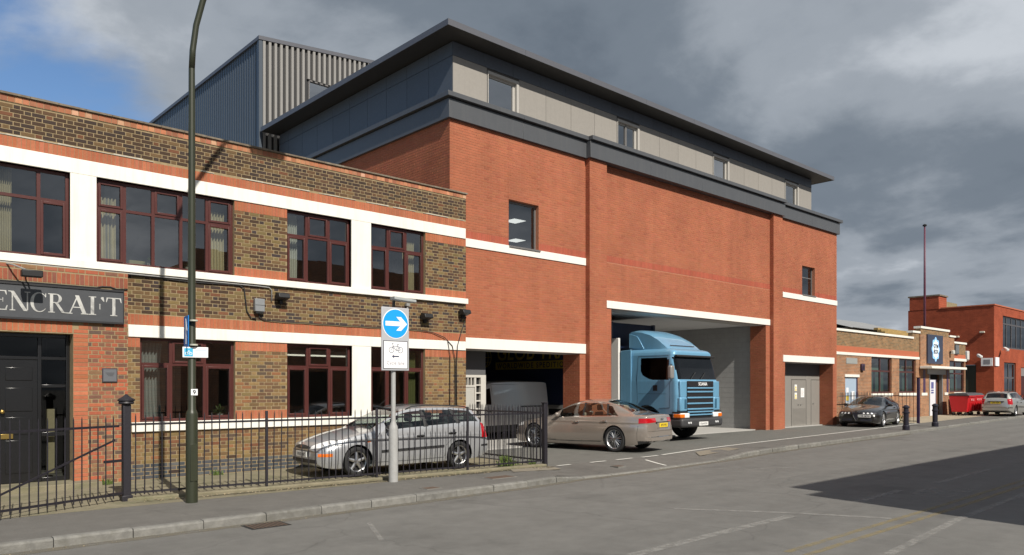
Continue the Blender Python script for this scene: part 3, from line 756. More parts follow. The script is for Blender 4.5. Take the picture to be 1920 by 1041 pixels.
# white painted concrete
def band(nm, x0, x1, z0, z1, pro, ex=0): return MB().box(x0, x1, YF - pro, YF + 0.12, z0, z1).build(nm, M_white, old, bevel=0.008)
band('white_band', XL, XR - 0.02, 5.85, 6.128, 0.022)
for a, b in ((3.49, 3.93), (9.43, 9.97)):
    MB().box(a, b, YF - 0.020, YF + 0.12, 4.236, 5.849).build('white_pilaster', M_white, old)
band('white_sill', XL, XR + 0.03, 4.092, 4.235, 0.07)
band('white_band', 4.49, XR - 0.02, 2.842, 3.08, 0.026)
MB().box(9.45, 9.97, YF - 0.020, YF + 0.12, 1.166, 2.841).build('white_pilaster', M_white, old)
band('white_sill', 4.55, XR - 0.1, 0.978, 1.165, 0.05)
# rooms behind the windows
rm = MB()
rm.box(XL + .31, XR - .31, YF + .31, 25.9, 3.35, 3.55)
rm.box(XL + .31, XR - .31, YF + .31, 25.9, 6.45, 6.6)
rm.box(XL + .31, XR - .31, 21.5, 21.6, 0, 3.34); rm.box(XL + .31, XR - .31, 21.5, 21.6, 3.56, 6.44)
rm.box(XL + .31, XR - .31, YF + .31, 25.9, 0.0, 0.05)
for xx in (4.15, 7.2, 9.7): rm.box(xx, xx + .1, YF + .31, 21.49, 3.56, 6.44)
for xx in (4.17, 7.22): rm.box(xx, xx + .1, YF + .31, 21.49, 0.06, 3.34)
rm.build('interior', M_room_wall, old)
MB().box(XL + .3, XR - .3, YF + .3, 26, 6.62, 6.75).build('flat_roof', M_coping, old)

def window(parent, x0, x1, z0, z1, cols, ztr, openers_top=(), openers_bot=(), y=YF + 0.09, fw=0.055, m=None, glass=None, dy=0.06, name='window'):
    """frame with mullions, transom and a pane in every light; openers carry their own sash"""
    m = m or M_frame; glass = glass or M_glass
    f = MB().box(x0, x0 + fw, y, y + dy, z0, z1).box(x1 - fw, x1, y, y + dy, z0, z1).box(x0 + fw, x1 - fw, y, y + dy, z0, z0 + fw).box(x0 + fw, x1 - fw, y, y + dy, z1 - fw, z1)
    w = f.build(name, m, parent, bevel=0.006)
    xs = [x0 + fw] + [x for x in cols] + [x1 - fw]
    for x in cols: MB().box(x - fw * .55, x + fw * .55, y - 0.004, y + dy, z0 + fw, z1 - fw).build('mullion', m, w)
    rows = [(z0 + fw, ztr, openers_bot), (ztr, z1 - fw, openers_top)] if ztr else [(z0 + fw, z1 - fw, openers_bot)]
    n = len(cols) + 1
    for k in range(n):
        a = xs[k] + (fw * .55 if k else 0); b = xs[k + 1] - (fw * .55 if k < n - 1 else 0)
        if ztr: MB().box(a, b, y - 0.002, y + dy, ztr - fw * .5, ztr + fw * .5).build('transom', m, w)
        for zi, (za, zb, op) in enumerate(rows):
            za2 = za + (fw * .5 if (ztr and zi == 1) else 0); zb2 = zb - (fw * .5 if (ztr and zi == 0) else 0)
            pa, pb, pc, pd = a, b, za2, zb2
            if k in op:
                s = 0.045
                MB().box(a, a + s, y - 0.018, y + .03, za2, zb2).box(b - s, b, y - 0.018, y + .03, za2, zb2).box(a + s, b - s, y - 0.018, y + .03, za2, za2 + s).box(a + s, b - s, y - 0.018, y + .03, zb2 - s, zb2).build('sash', m, w, bevel=0.005)
                pa, pb, pc, pd = a + s, b - s, za2 + s, zb2 - s
            mb = MB(); tl = wr.uniform(-.003, .003); yy = y + 0.028
            mb.quad((pa, yy + tl, pc), (pb, yy - tl, pc), (pb, yy - tl + wr.uniform(-.002, .002), pd), (pa, yy + tl, pd)).build('pane', glass, w)
    return w
window(old, 1.15, 3.49, 4.236, 5.849, [1.75, 2.37, 3.0], 5.30, (), (3,))
window(old, 3.93, 6.60, 4.236, 5.849, [4.45, 4.98, 5.52, 6.05], 5.30, (0, 2, 4), (0, 4))
window(old, 7.80, 9.43, 4.236, 5.849, [8.32, 8.88], 5.30, (1,), (0, 2))
window(old, 9.97, 11.61, 4.236, 5.849, [10.52, 11.05], 5.30, (1,), (0, 2))
window(old, 4.71, 6.62, 1.166, 2.841, [5.32, 6.0], 2.32, (1,), (0, 2))
window(old, 7.80, 9.45, 1.166, 2.841, [8.34, 8.90], 2.32, (1,), (0, 2))
window(old, 9.97, 11.60, 1.166, 2.841, [10.52, 11.05], 2.32, (1,), (0, 2))
def curtain(x0, x1, z0, z1, label, y=16.32, folds=6, m=None, taper=0.0):
    n = folds * 8; mb = MB(); rows = 10; V = []
    for j in range(rows + 1):
        t = j / rows; z = z1 + (z0 - z1) * t; sh = taper * math.sin(t * 3.14) * (x1 - x0)
        for i in range(n + 1):
            s = i / n; x = x0 + (x1 - x0) * s
            V.append((x - (sh if x0 < 5 else -sh) * 0.3 * s, y + 0.035 * math.sin(s * folds * 6.28 + 0.4 * math.sin(t * 4)), z))
    F = [(j * (n + 1) + i, j * (n + 1) + i + 1, (j + 1) * (n + 1) + i + 1, (j + 1) * (n + 1) + i) for j in range(rows) for i in range(n)]
    mb.v, mb.f = V, F
    return tag(mb.build('curtain', m or M_curtain, None, smooth=True), label, 'curtain', 'curtains in the old building')
curtain(2.42, 2.62, 4.25, 5.8, 'beige curtain at the upper window cut by the photo edge')
curtain(3.99, 4.36, 4.25, 5.55, 'beige curtain in the wide five-light upper window, door side')
curtain(6.12, 6.5, 4.25, 5.6, 'beige curtain in the wide five-light upper window, farther side')
curtain(7.86, 8.18, 4.25, 5.8, 'pale curtain in the upper window above the estate car bonnet', m=mat('curtain_pale', (0.62, 0.60, 0.52), .9, var=.1, vscale=20), taper=.2)
curtain(11.12, 11.46, 4.25, 5.6, 'beige curtain in the upper window nearest the new building')
curtain(4.8, 5.22, 1.2, 2.75, 'grey vertical blind in the lower window beside the brick pier', m=mat('blind_grey', (0.32, 0.33, 0.31), .9, var=.1), taper=.3)
curtain(11.15, 11.5, 1.2, 2.75, 'olive curtain in the lower window nearest the new building', m=mat('curtain_olive', (0.20, 0.20, 0.07), .9, var=.15, vscale=20))
# things on the window sill upstairs
M_plant = mat('houseplant_leaf', (0.10, 0.14, 0.04), 0.6, var=0.3, vscale=20)
def houseplant(x, label, z, n=46, s=0.22):
    t = thing('potted_plant', label, 'plant', (x, 16.30, z))
    MB().lathe([(0.05, 0), (0.07, 0.1), (0.075, 0.12)], n=14).build('pot', mat('pot_white', (0.5, 0.48, 0.4), .6), t, smooth=40)
    mb = MB()
    for k in range(n):
        a, e = wr.uniform(0, 6.28), wr.uniform(0.2, 1.5); l = wr.uniform(0.5, 1) * s; p = Vector((0, 0, 0.12)); d = Vector((math.cos(a) * math.cos(e), math.sin(a) * math.cos(e), math.sin(e)))
        q = p + d * l; w = Vector((-d.y, d.x, 0)).normalized() * 0.018
        mb.quad(p, p + d * l * .5 + w, q + Vector((0, 0, -l * .25)), p + d * l * .5 - w)
    mb.build('leaves', M_plant, t)
houseplant(5.0, 'leafy pot plant on the wide upper window sill', 4.24)
houseplant(5.75, 'smaller pot plant on the wide upper window sill', 4.24, 30, .15)
houseplant(6.4, 'bushy pot plant inside the lower window beside the pier', 1.17, 60, .34)
tag(MB().box(4.62, 4.92, 16.36, 16.5, 4.24, 4.40).build('box_file', mat('card_olive', (0.30, 0.26, 0.10), .8), bevel=.01), 'yellowish box on the wide upper window sill', 'box')
# strip lights seen through the lower windows
M_tube = mat('lit_tube', (0.9, 0.9, 0.85), 0.5, emit=((1.0, 0.93, 0.75), 1.1))
for x, lb in ((10.25, 'lit strip light seen through the lower middle window'),):
    t = thing('strip_light', lb, 'lamp', (x, 19.6, 2.74)); MB().tube([(-1.2, 0, 0), (1.4, 0, 0)], 0.02, 8).build('tube', M_tube, t); MB().box(-1.25, 1.45, -.05, .05, .03, .14).build('housing', M_rwhite, t)

# entrance: brick pier, red surround, panelled black door
ent = MB().box(3.52, 4.46, 15.9, 16.004, 0, 4.06).box(-1.2, 3.519, 15.9, 16.004, 2.845, 4.06).build('entrance_bay', M_mortar_tan, old)
eb = Bricks('y', 15.895, 0.008, 21)
eb.lay(3.77, 4.46, 0.03, 3.08, PAL_PIER, bond='english', ref=0.03, course=0.0762, off=3.77)
eb.lay(4.37, 4.46, 3.08, 3.73, PAL_PIER, bond='english', ref=0.03, course=0.0762, off=3.77)
z = 0.03
while z < 2.83: eb.rects.append((3.523, 3.768, z + 0.004, z + 0.0715, eb.pick(PAL_RED, eb.r, .1), False)); z += 0.0762
eb.soldier(-1.2, 3.51, 2.86, 3.085, PAL_RED, w=0.085, joint=0.009)
for k in range(3): eb.rects.append((3.53 + k * .08, 3.768, 2.865 + k * .075, 2.93 + k * .075, eb.pick(PAL_RED, eb.r, .1), False))
eb.soldier(-1.2, 4.46, 3.76, 3.96, [((0.26, 0.085, 0.05), 3), ((0.21, 0.08, 0.055), 2), ((0.30, 0.10, 0.055), 2)], w=0.075, joint=0.008)
eb.lay(-1.2, 4.46, 3.97, 4.06, PAL_PIER, ref=3.97)
eb.build(M_brick, ent, 120)
step = MB().box(0.9, 3.9, 15.45, 16.3, 0.0, 0.12).build('door_step', M_conc, old, bevel=.01)
dr = MB()
dr.box(1.4, 3.515, 16.16, 16.2, 2.36, 2.42)
dr.box(3.0, 3.06, 16.15, 16.2, 0.12, 2.83).box(3.455, 3.518, 16.14, 16.2, 0.12, 2.835).box(1.4, 3.455, 16.14, 16.2, 2.77, 2.835)
dr.box(3.06, 3.455, 16.155, 16.2, 0.12, 0.2).box(3.06, 3.455, 16.155, 16.2, 0.95, 1.03).box(3.06, 3.455, 16.155, 16.2, 1.85, 1.91)
dr.build('door_frame', M_blackpaint, old, bevel=.008)
door = MB().box(1.9, 2.999, 16.175, 16.22, 0.13, 2.359).build('door', M_blackpaint, old)
for x0_, x1_ in ((2.0, 2.42), (2.5, 2.92)):
    for z0_, z1_ in ((0.3, 0.9), (1.0, 1.32), (1.42, 1.85), (1.98, 2.22)):
        p = MB().box(x0_, x1_, 16.163, 16.18, z0_, z1_); p.build('door_panel', M_blackpaint, door, bevel=.012)
MB().lathe([(0.0, -0.07), (0.03, -0.062), (0.038, -0.04), (0.02, -0.015), (0.025, 0.0)], (2.45, 16.16, 1.42), 14, 'y').build('door_knob', M_brass, door, smooth=40)
MB().box(2.30, 2.62, 16.150, 16.165, 0.93, 1.02).build('letter_plate', M_brass, door, bevel=.006)
for za, zb in ((0.2, 0.95), (1.03, 1.85), (1.91, 2.36)):
    MB().quad((3.06, 16.185, za), (3.455, 16.185, za), (3.455, 16.185, zb), (3.06, 16.185, zb)).build('side_pane', M_glass_dk, door)
MB().quad((1.4, 16.185, 2.42), (3.0, 16.185, 2.42), (3.0, 16.185, 2.77), (1.4, 16.185, 2.77)).build('fanlight_pane', M_glass_dk, door)
MB().quad((3.06, 16.185, 2.42), (3.455, 16.185, 2.42), (3.455, 16.185, 2.77), (3.06, 16.185, 2.77)).build('fanlight_pane', M_glass_dk, door)
tag(MB().box(3.18, 3.3, 16.3, 16.4, 0.25, 1.45).build('door_blind', M_curtain), 'pale strip behind the side light of the black door', 'blind')
# plaque
pq = thing('wall_plaque', 'square grey plaque with dark rim on the brick pier', 'plaque', (4.135, 15.893, 2.085))
MB().box(-.135, .135, -.022, 0, -.135, .135).build('rim', mat('plaque_rim', (0.045, 0.035, 0.045), .5), pq, bevel=.006)
MB().box(-.115, .115, -.027, -.0225, -.115, .115).build('plate', mat('slate_plate', (0.13, 0.135, 0.15), .4, var=.08, vscale=30), pq)
for k in range(3): MB().box(-.075 + .02 * k, .075 - .01 * k, -.0282, -.0272, .035 - .025 * k, .05 - .025 * k).build('engraved_line', mat('slate_dark', (0.07, 0.072, 0.08), .5), pq)

# name board with serif lettering
sg = thing('name_board', 'dark grey name board with worn pale serif capitals ENCRAFT', 'sign', (0, 15.89, 0))
M_board = mat('board_grey', (0.058, 0.062, 0.070), 0.5, var=0.12, vscale=6)
MB().box(-1.15, 4.36, -.045, 0, 3.10, 3.68).build('board', M_board, sg)
fr = MB().box(-1.15, 4.375, -.065, 0.001, 3.68, 3.715).box(-1.15, 4.375, -.065, 0.001, 3.065, 3.10).box(4.36, 4.376, -.06, 0.001, 3.10, 3.68)
fr.build('board_rim', mat('board_rim', (0.022, 0.022, 0.025), .5), sg)
M_letter = mat('worn_letter', (0.50, 0.50, 0.48), 0.6, var=0.1, vscale=10, stain=(0.12, 0.12, 0.125), sscale=3.2, samt=.75)
def serif(ch):
    """capital on a unit cap height: list of polygons"""
    P = []
    def bar_(x0, x1, z0, z1): P.append([(x0, z0), (x1, z0), (x1, z1), (x0, z1)])
    def ser(x, z, up, w=0.17, t=.045): P.append([(x - w, z), (x + w, z), (x + w * .9, z + t * up), (x - w * .9, z + t * up)])
    def stem(x, w=.075, z0=0, z1=1): bar_(x - w, x + w, z0, z1)
    def diag(x0, z0, x1, z1, w): P.append([(x0 - w, z0), (x0 + w, z0), (x1 + w, z1), (x1 - w, z1)])
    def arc(cx, cz, rx, rz, a0, a1, t0, t1, n=18):
        for k in range(n):
            u, v = a0 + (a1 - a0) * k / n, a0 + (a1 - a0) * (k + 1) / n
            tu, tv = [t0 + (t1 - t0) * math.sin(math.pi * q / n) for q in (k, k + 1)]
            P.append([(cx + (rx - tu) * math.cos(u), cz + (rz - tu * .5) * math.sin(u)), (cx + rx * math.cos(u), cz + rz * math.sin(u)),
                      (cx + rx * math.cos(v), cz + rz * math.sin(v)), (cx + (rx - tv) * math.cos(v), cz + (rz - tv * .5) * math.sin(v))])
    if ch == 'E':
        stem(.17); ser(.17, 0, 1); ser(.17, 1, -1); bar_(.245, .68, 0, .05); bar_(.245, .66, .95, 1); bar_(.245, .52, .49, .54)
        P.append([(.6, .05), (.68, .05), (.72, .25), (.68, .25)]); P.append([(.58, .95), (.66, .95), (.68, .78), (.65, .78)]); bar_(.48, .52, .40, .63); w = .76
    elif ch == 'N':
        stem(.16, .028); ser(.16, 0, 1, .13); ser(.1, 1, -1, .12); diag(.72, 0, .14, 1, .085); stem(.80, .028, .05, 1); ser(.80, 1, -1, .13); w = .95
    elif ch == 'C':
        arc(.46, .5, .44, .52, math.radians(38), math.radians(322), .03, .17); P.append([(.76, .78), (.82, .78), (.82, .98), (.79, .98)]); w = .88
    elif ch == 'R':
        stem(.17); ser(.17, 0, 1); ser(.17, 1, -1); arc(.36, .755, .30, .245, math.radians(-90), math.radians(90), .05, .15)
        bar_(.245, .38, .95, 1); bar_(.245, .38, .51, .56); diag(.74, .0, .40, .52, .075); ser(.80, 0, 1, .12); w = .92
    elif ch == 'A':
        diag(.10, 0, .45, 1, .028); diag(.74, 0, .41, 1, .085); bar_(.24, .62, .33, .38); ser(.10, 0, 1, .13); ser(.74, 0, 1, .17); w = .88
    elif ch == 'F':
        stem(.17); ser(.17, 0, 1); ser(.17, 1, -1); bar_(.56, .66, .95, 1); bar_(.47, .52, .32, .62); P.append([(.52, .95), (.66, .95), (.69, .76), (.65, .76)]); w = .70
    else:
        stem(.40); ser(.40, 0, 1, .18); bar_(.05, .75, .95, 1); P.append([(.05, 1), (.12, .95), (.05, .74), (.02, .74)]); P.append([(.75, 1), (.68, .95), (.75, .74), (.78, .74)]); w = .82
    return P, w
pos = [('E', 2.249, 0.3290), ('N', 2.499, 0.3558), ('C', 2.821, 0.3059), ('R', 3.102, 0.3337), ('A', 3.409, 0.3900), ('F', 3.761, 0.3887), ('T', 4.052, 0.3584)]
for ch, x0_, sx_ in pos:
    polys, w = serif(ch); mb = MB(); s = 0.345
    for k, p in enumerate(polys): mb.prism([(q[0] * sx_, q[1] * s) for q in p], -.004 - .0002 * k, 0, 'y')
    mb.build('letter', M_letter, sg, loc=(x0_, -.046, 3.215))

# cables, lamps, boxes on the old wall
def cable(name, pts, r, m, label): return tag(MB().tube(pts, r, 6).build(name, m, None, smooth=True), label, 'cable')
M_cab = mat('cable_black', (0.02, 0.02, 0.022), 0.6); M_cabg = mat('conduit_grey', (0.33, 0.33, 0.32), 0.5, .3)
cable('conduit', [(-1, 15.93, 4.075), (2.4, 15.93, 4.065), (4.4, 15.93, 4.06), (5.6, 15.96, 4.062), (7.1, 15.965, 4.058), (7.36, 15.965, 4.05), (7.42, 15.965, 4.0), (7.42, 15.965, 3.76)], 0.014, M_cabg, 'grey conduit along the wall under the upper sill')
cable('wall_cable', [(x_, 15.94 if x_ < 4.4 else 15.975, 4.03 + .012 * math.sin(x_ * 3)) for x_ in np.linspace(-1, 6.7, 40)] + [(6.8, 15.97, 3.98), (6.83, 15.97, 3.75), (6.86, 15.97, 3.5), (6.95, 15.97, 3.36), (7.08, 15.97, 3.34)], 0.013, M_cab, 'black cable drooping under the upper sill to the meter box')
cable('wall_cable', [(-1, 15.88, 3.74), (2.4, 15.88, 3.735), (3.2, 15.88, 3.735), (3.9, 15.88, 3.735), (4.0, 15.88, 3.765), (4.15, 15.88, 3.77), (4.25, 15.88, 3.735), (4.45, 15.88, 3.745)], 0.012, M_cab, 'black cable along the top of the name board')
pts = [(7.12, 15.975, 3.5), (7.14, 15.972, 3.38), (7.25, 15.97, 3.33)] + [(x_, 15.97, 3.315 - .004 * math.sin(x_ * 9)) for x_ in np.linspace(7.5, 11.4, 50)] + [(11.8, 15.97, 3.28), (12.2, 15.96, 3.16), (12.45, 15.955, 2.95), (12.55, 15.96, 2.6), (12.56, 15.965, 1.5), (12.55, 15.965, 0.3)]
cable('wall_cable', pts, 0.011, M_cab, 'thin black cable along the red band to the building corner')
cable('wall_cable', [(12.93, 15.96, 3.75), (12.75, 15.96, 3.3), (12.62, 15.95, 2.95), (12.6, 15.96, 2.4), (12.62, 15.965, 0.3)], 0.011, M_cab, 'black cable down the building corner')
cable('wall_cable', [(12.3, 15.955, 3.06), (12.38, 15.96, 2.7), (12.37, 15.965, 0.3)], 0.010, M_cab, 'black cable beside the corner downpipe cables')
bx = thing('meter_box', 'grey junction box with black cable on the brown brick wall', 'junction box', (7.12, 15.985, 3.62))
MB().box(-.11, .11, -.10, 0, -.12, .16).build('cover', mat('box_grey', (0.22, 0.23, 0.24), .5, var=.05), bx, bevel=.012); MB().box(-.085, .085, -.085, 0, -.16, -.121).build('gland', M_black, bx)
MB().box(-.105, .105, -.103, -.099, .015, .022).build('seam', M_dark, bx)
def flood(x, z, label, y=15.97):
    t = thing('floodlight', label, 'lamp', (x, y, z))
    MB().prism([(-.02, .10), (-.20, .07), (-.24, -.03), (-.05, -.08), (-.02, -.06)], -.13, .13, 'x').build('head', M_black, t, bevel=.012)
    MB().box(-.035, .035, -.06, .02, -.16, -.06).build('bracket', M_black, t)
flood(7.62, 3.86, 'black floodlight beside the grey junction box'); flood(11.55, 3.66, 'black floodlight right of the cycle sign')
flood(12.8, 3.85, 'small black fitting at the building corner')
ca = thing('sensor_fitting', 'small grey fitting on the wall right of the cycle sign', 'sensor', (11.0, 15.97, 3.92)); MB().box(-.05, .05, -.08, 0, -.02, .05).build('body', M_cabg, ca); MB().box(-.018, .018, -.05, -.02, -.14, -.02).build('stem', M_cabg, ca)
t = thing('sign_lamp', 'black sign floodlight on an arm above the name board', 'lamp', (2.78, 15.89, 3.84))
MB().box(-.16, .16, -.52, -.36, -.06, .06).build('head', M_black, t, bevel=.015)
MB().tube([(-.3, 0, .2), (-.24, -.15, .17), (-.08, -.38, .07)], .014, 6).build('arm', M_cabg, t); MB().tube([(-.02, 0, -.02), (-.02, -.2, 0), (0, -.38, 0)], .014, 6).build('brace', M_black, t)
# ------------------------------------------------------------------ new warehouse
new = thing('warehouse', 'tall new red brick warehouse with grey cornice and wide overhanging roof', 'building', (0, 0, 0))
NX0, NX1, NY, NB = 12.98, 36.85, 16.75, 31.0
TOPB = 9.31
NH = [(13.3, 18.31, -0.2, 2.94), (19.88, 30.10, -0.2, 4.51), (31.75, 36.45, -0.2, 2.97), (15.19, 16.44, 6.06, 7.44), (33.33, 34.58, 6.10, 7.42)]
TH = 0.75
wb = wall_boxes(MB(), NX0 + 0.0045, NX1, -0.1, TOPB + .5, NY + 0.0045, NY + .25, NH)
wall_boxes(wb, NX0 + 0.0045, NX1, -0.1, TOPB + .5, NY + .25, NY + TH, [h if h[2] < 0 else (h[0] - .9, h[1] + .9, h[2] - .5, h[3] + .8) for h in NH])
nwall = wb.build('front_wall', M_mortar_red, new)
# reveals get bricks too: the faces that look towards the camera
side = MB().box(NX0 + .0045, NX0 + .4, NY + TH, NB, -0.1, TOPB + .5).box(NX1 - .4, NX1, NY + TH, NB, -0.1, TOPB + .5)  .box(NX0 + .0045, NX1, NB, NB + .3, -0.1, TOPB + .5)
swall = side.build('side_wall', M_mortar_red, new)
P1a, P1b, P2a, P2b, PY = 18.585, 19.44, 30.42, 31.2, 16.57
bk = Bricks('y', NY, 0.0075, 31)
C = 0.0752
def lay(u0, u1, z0, z1, pal=PAL_NEW): bk.lay(u0, u1, z0, z1, pal, bond='stretcher', ref=0.02, course=C, off=.03, joint=0.010, jit=.028)
# left bay
lay(NX0, 15.19, 6.29, TOPB); lay(15.19, 16.44, 7.44, TOPB); lay(16.44, P1a, 6.29, TOPB)
for a, b in ((NX0, 15.19), (16.44, P1a)): bk.soldier(a, b, 6.065, 6.285, PAL_NEWRED, w=.075, joint=.006)
lay(NX0, P1a, 3.262, 5.82); lay(18.31, P1a, 0.0, 2.94)
# middle bay
lay(P1b, P2a, 6.295, TOPB); bk.soldier(P1b, P2a, 6.07, 6.29, PAL_NEWRED, w=.075, joint=.006); lay(P1b, P2a, 4.772, 6.065)
lay(P1b, 19.88, 0.0, 4.505); lay(30.10, P2a, 0.0, 4.505)
# right bay
lay(P2b, 33.33, 6.29, TOPB); lay(33.33, 34.58, 7.42, TOPB); lay(34.58, NX1, 6.29, TOPB)
for a, b in ((31.52, 33.33), (34.58, NX1)): bk.soldier(a, b, 6.065, 6.285, PAL_NEWRED, w=.075, joint=.006)
lay(P2b, 31.52, 5.82, 6.29); lay(P2b, NX1, 3.275, 5.82); lay(P2b, 31.75, 0.0, 2.965); lay(36.45, NX1, 0, 3.275)
bk.build(M_brick_new, nwall, 300)
# piers
for a, b in ((P1a, P1b), (P2a, P2b)):
    pier = MB().box(a + .0045, b - .0045, PY + .0045, NY + .02, -0.1, TOPB).build('pier', M_mortar_red, new)
    pb = Bricks('y', PY, .0075, 33); pb.lay(a, b, 0.0, TOPB, PAL_NEW, bond='stretcher', ref=.02, course=C, off=a + .1, jit=.028, joint=.010); pb.build(M_brick_new, pier, 0)
    pb = Bricks('x', a, .0075, 34); pb.lay(PY + .003, NY - .002, 0.0, TOPB, PAL_NEW, bond='stretcher', ref=.02, course=C, off=PY, jit=.028, joint=.010); pb.build(M_brick_new, pier, 0)
# jambs facing the camera (plane x)
for xj, z1 in ((18.31, 2.935), (30.10, 4.505), (36.45, 2.965)):
    pb = Bricks('x', xj - 0.0045, .0075, 35); pb.lay(NY + .003, NY + TH, 0.0, z1, PAL_NEW, bond='stretcher', ref=.02, course=C, off=NY, jit=.028, joint=.010); pb.build(M_brick_new, nwall, 0, 'jamb_courses')
pb = Bricks('x', NX0, .0075, 36); pb.lay(NY + .003, NB, 6.6, TOPB, PAL_NEW, bond='stretcher', ref=.02, course=C, off=NY, jit=.028, joint=.010); pb.build(M_brick_new, swall, 0)
# white concrete bands and lintels
def nband(nm, a, b, z0, z1, y=NY - .03): return MB().box(a, b, y, NY + .05, z0, z1).build(nm, M_white_new, new, bevel=.006)
nband('white_band', NX0 + .02, P1a - .01, 5.825, 6.06); nband('white_band', 31.52, NX1 + .01, 5.825, 6.06)
nband('white_lintel', NX0 + .02, P1a - .01, 2.945, 3.257); nband('white_lintel', 19.62, P2a - .012, 4.515, 4.767); nband('white_lintel', 31.56, 36.55, 2.975, 3.27)
for a, b, z in ((NX0 + .33, 18.30, 2.944), (19.89, 30.09, 4.514), (31.76, 36.44, 2.974)):
    MB().box(a, b, NY + .051, NY + TH, z - .02, z + .01).build('lintel_soffit', M_concn, new)
# windows in the brickwork
M_alu = mat('grey_window_frame', (0.20, 0.19, 0.185), 0.4, .3)
def nwin(x0, x1, z0, z1, vbar=None, y=NY + .14):
    w = MB().box(x0, x0 + .04, y, y + .06, z0, z1).box(x1 - .05, x1, y, y + .06, z0, z1).box(x0 + .04, x1 - .05, y, y + .06, z1 - .06, z1).box(x0 + .04, x1 - .05, y, y + .06, z0, z0 + .04).build('window', M_alu, new)
    MB().quad((x0 + .04, y + .03, z0 + .04), (x1 - .05, y + .03, z0 + .04), (x1 - .05, y + .031, z1 - .06), (x0 + .04, y + .031, z1 - .06)).build('pane', M_glass, w)
    MB().box(x0 - .01, x1 + .03, NY - .06, y + .02, z0 - .045, z0 - .001).build('sill', M_alu, w)
    return w
nwin(15.19, 16.44, 6.06, 7.44); nwin(33.33, 34.58, 6.10, 7.42)
MB().box(33.37, 34.53, NY + .15, NY + .19, 6.9, 6.94).build('transom', M_alu, new)
# first floor and loading hall inside
inn = MB(); inn.box(NX0 + .45, NX1 - .45, NY + TH, NB - .01, 4.53, 4.70); inn.build('hall_ceiling', mat('hall_ceiling', (0.62, 0.63, 0.64), .9), new)
MB().box(NX0 + .45, NX1 - .45, NY + TH + .01, NB - .01, 8.25, 8.35).build('office_ceiling', mat('office_ceiling', (0.10, 0.12, 0.14), .8), new)
MB().box(NX0 + .45, NX1 - .45, 28.4, 28.5, 4.71, 8.24).box(29.5, 29.6, NY + TH + .01, 28.39, 4.71, 8.24).build('office_wall', mat('office_dark', (0.05, 0.042, 0.04), .9), new)
MB().box(NX0 + .45, NX1 - .45, NY + .5, NB - .01, -0.05, 0.012).build('hall_floor', M_concn, new)
lm = mat('ceiling_panel_lit', (0.9, 0.9, 0.9), .5, emit=((1.0, 0.98, 0.94), 1.25))
for k, (x, y, lb) in enumerate(((19.75, 21.43, 'lit square ceiling panel nearer the upper window of the warehouse'), (22.42, 24.26, 'lit square ceiling panel deeper inside the upper window of the warehouse'))):
    t = thing('ceiling_light', lb, 'lamp', (x, y, 8.2)); MB().box(-.3, .3, -.3, .3, 0, .01).build('diffuser', lm, t); MB().box(-.33, .33, -.33, .33, .011, .045).build('housing', M_alu, t)
# blockwork side wall of the loading bay: real blocks
bw = MB().box(30.264, 30.6, NY + TH, NB - .01, -.05, 4.52).build('block_wall', mat('block_mortar', (0.30, 0.30, 0.297), .95), new)
bmesh_cache = {}
M_block = mat('concrete_block', (0.33, 0.33, 0.328), .92, var=.09, vscale=2.3, bump=.3, bscale=70)
nb_ = 0
for k in range(20):
    z0 = .016 + k * .225
    u = NY + TH + .01 - (k % 2) * .225
    while u < 26.5:
        a, b = max(u, NY + TH + .01), u + .44; zz = min(.215, 4.5 - z0)
        key = (round(b - a, 2), round(zz, 2))
        if key not in bmesh_cache:
            e = .004; m_ = MB(); w, h = b - a, zz
            m_.v = [(0, e, e), (0, w - e, e), (0, w - e, h - e), (0, e, h - e), (.0085, 0, 0), (.0085, w, 0), (.0085, w, h), (.0085, 0, h)]
            m_.f = [(3, 2, 1, 0), (0, 1, 5, 4), (1, 2, 6, 5), (2, 3, 7, 6), (3, 0, 4, 7)]
            o = m_.build('block', M_block, bw); bmesh_cache[key] = o.data
        else:
            o = bpy.data.objects.new('block', bmesh_cache[key]); COL.objects.link(o); o.parent = bw
        o.location = (30.26, a, z0); nb_ += 1
        u += .45
# entrance screen in the left opening
M_screen = mat('screen_grey', (0.10, 0.10, 0.105), .9, var=.15, vscale=60)
MB().box(13.32, 14.82, 17.38, 17.46, 2.22, 2.94).build('entrance_fascia', M_screen, new)
M_offw = mat('offwhite_frame', (0.52, 0.50, 0.46), .7)
sf = MB().box(14.62, 14.82, 17.36, 17.48, 0.013, 2.215).box(13.32, 14.62, 17.36, 17.48, 2.14, 2.215).box(14.40, 14.45, 17.37, 17.47, .013, 2.14).box(13.4, 14.40, 17.37, 17.47, 1.86, 1.91)
for k in range(8): sf.box(14.45, 14.62, 17.37, 17.47, .25 + k * .235, .29 + k * .235)
for k in range(8): sf.box(13.5 + k * .125, 13.53 + k * .125, 17.37, 17.47, 1.91, 2.14)
sf.build('entrance_screen', M_offw, new)
ed = MB().box(13.42, 14.395, 17.39, 17.45, .013, 1.855).build('entrance_door', mat('door_offwhite', (0.42, 0.41, 0.38), .6), new)
for x0_, x1_, z0_, z1_ in ((14.02, 14.32, 1.3, 1.75), (13.5, 13.9, 1.3, 1.75), (14.02, 14.32, .2, 1.1), (13.5, 13.9, .2, 1.1)): MB().box(x0_, x1_, 17.383, 17.391, z0_, z1_).build('door_panel', MATS['door_offwhite'], ed, bevel=.01)
MB().box(13.31, 14.83, 17.45, 17.47, .013, 2.2).build('screen_backing', M_dark, new)
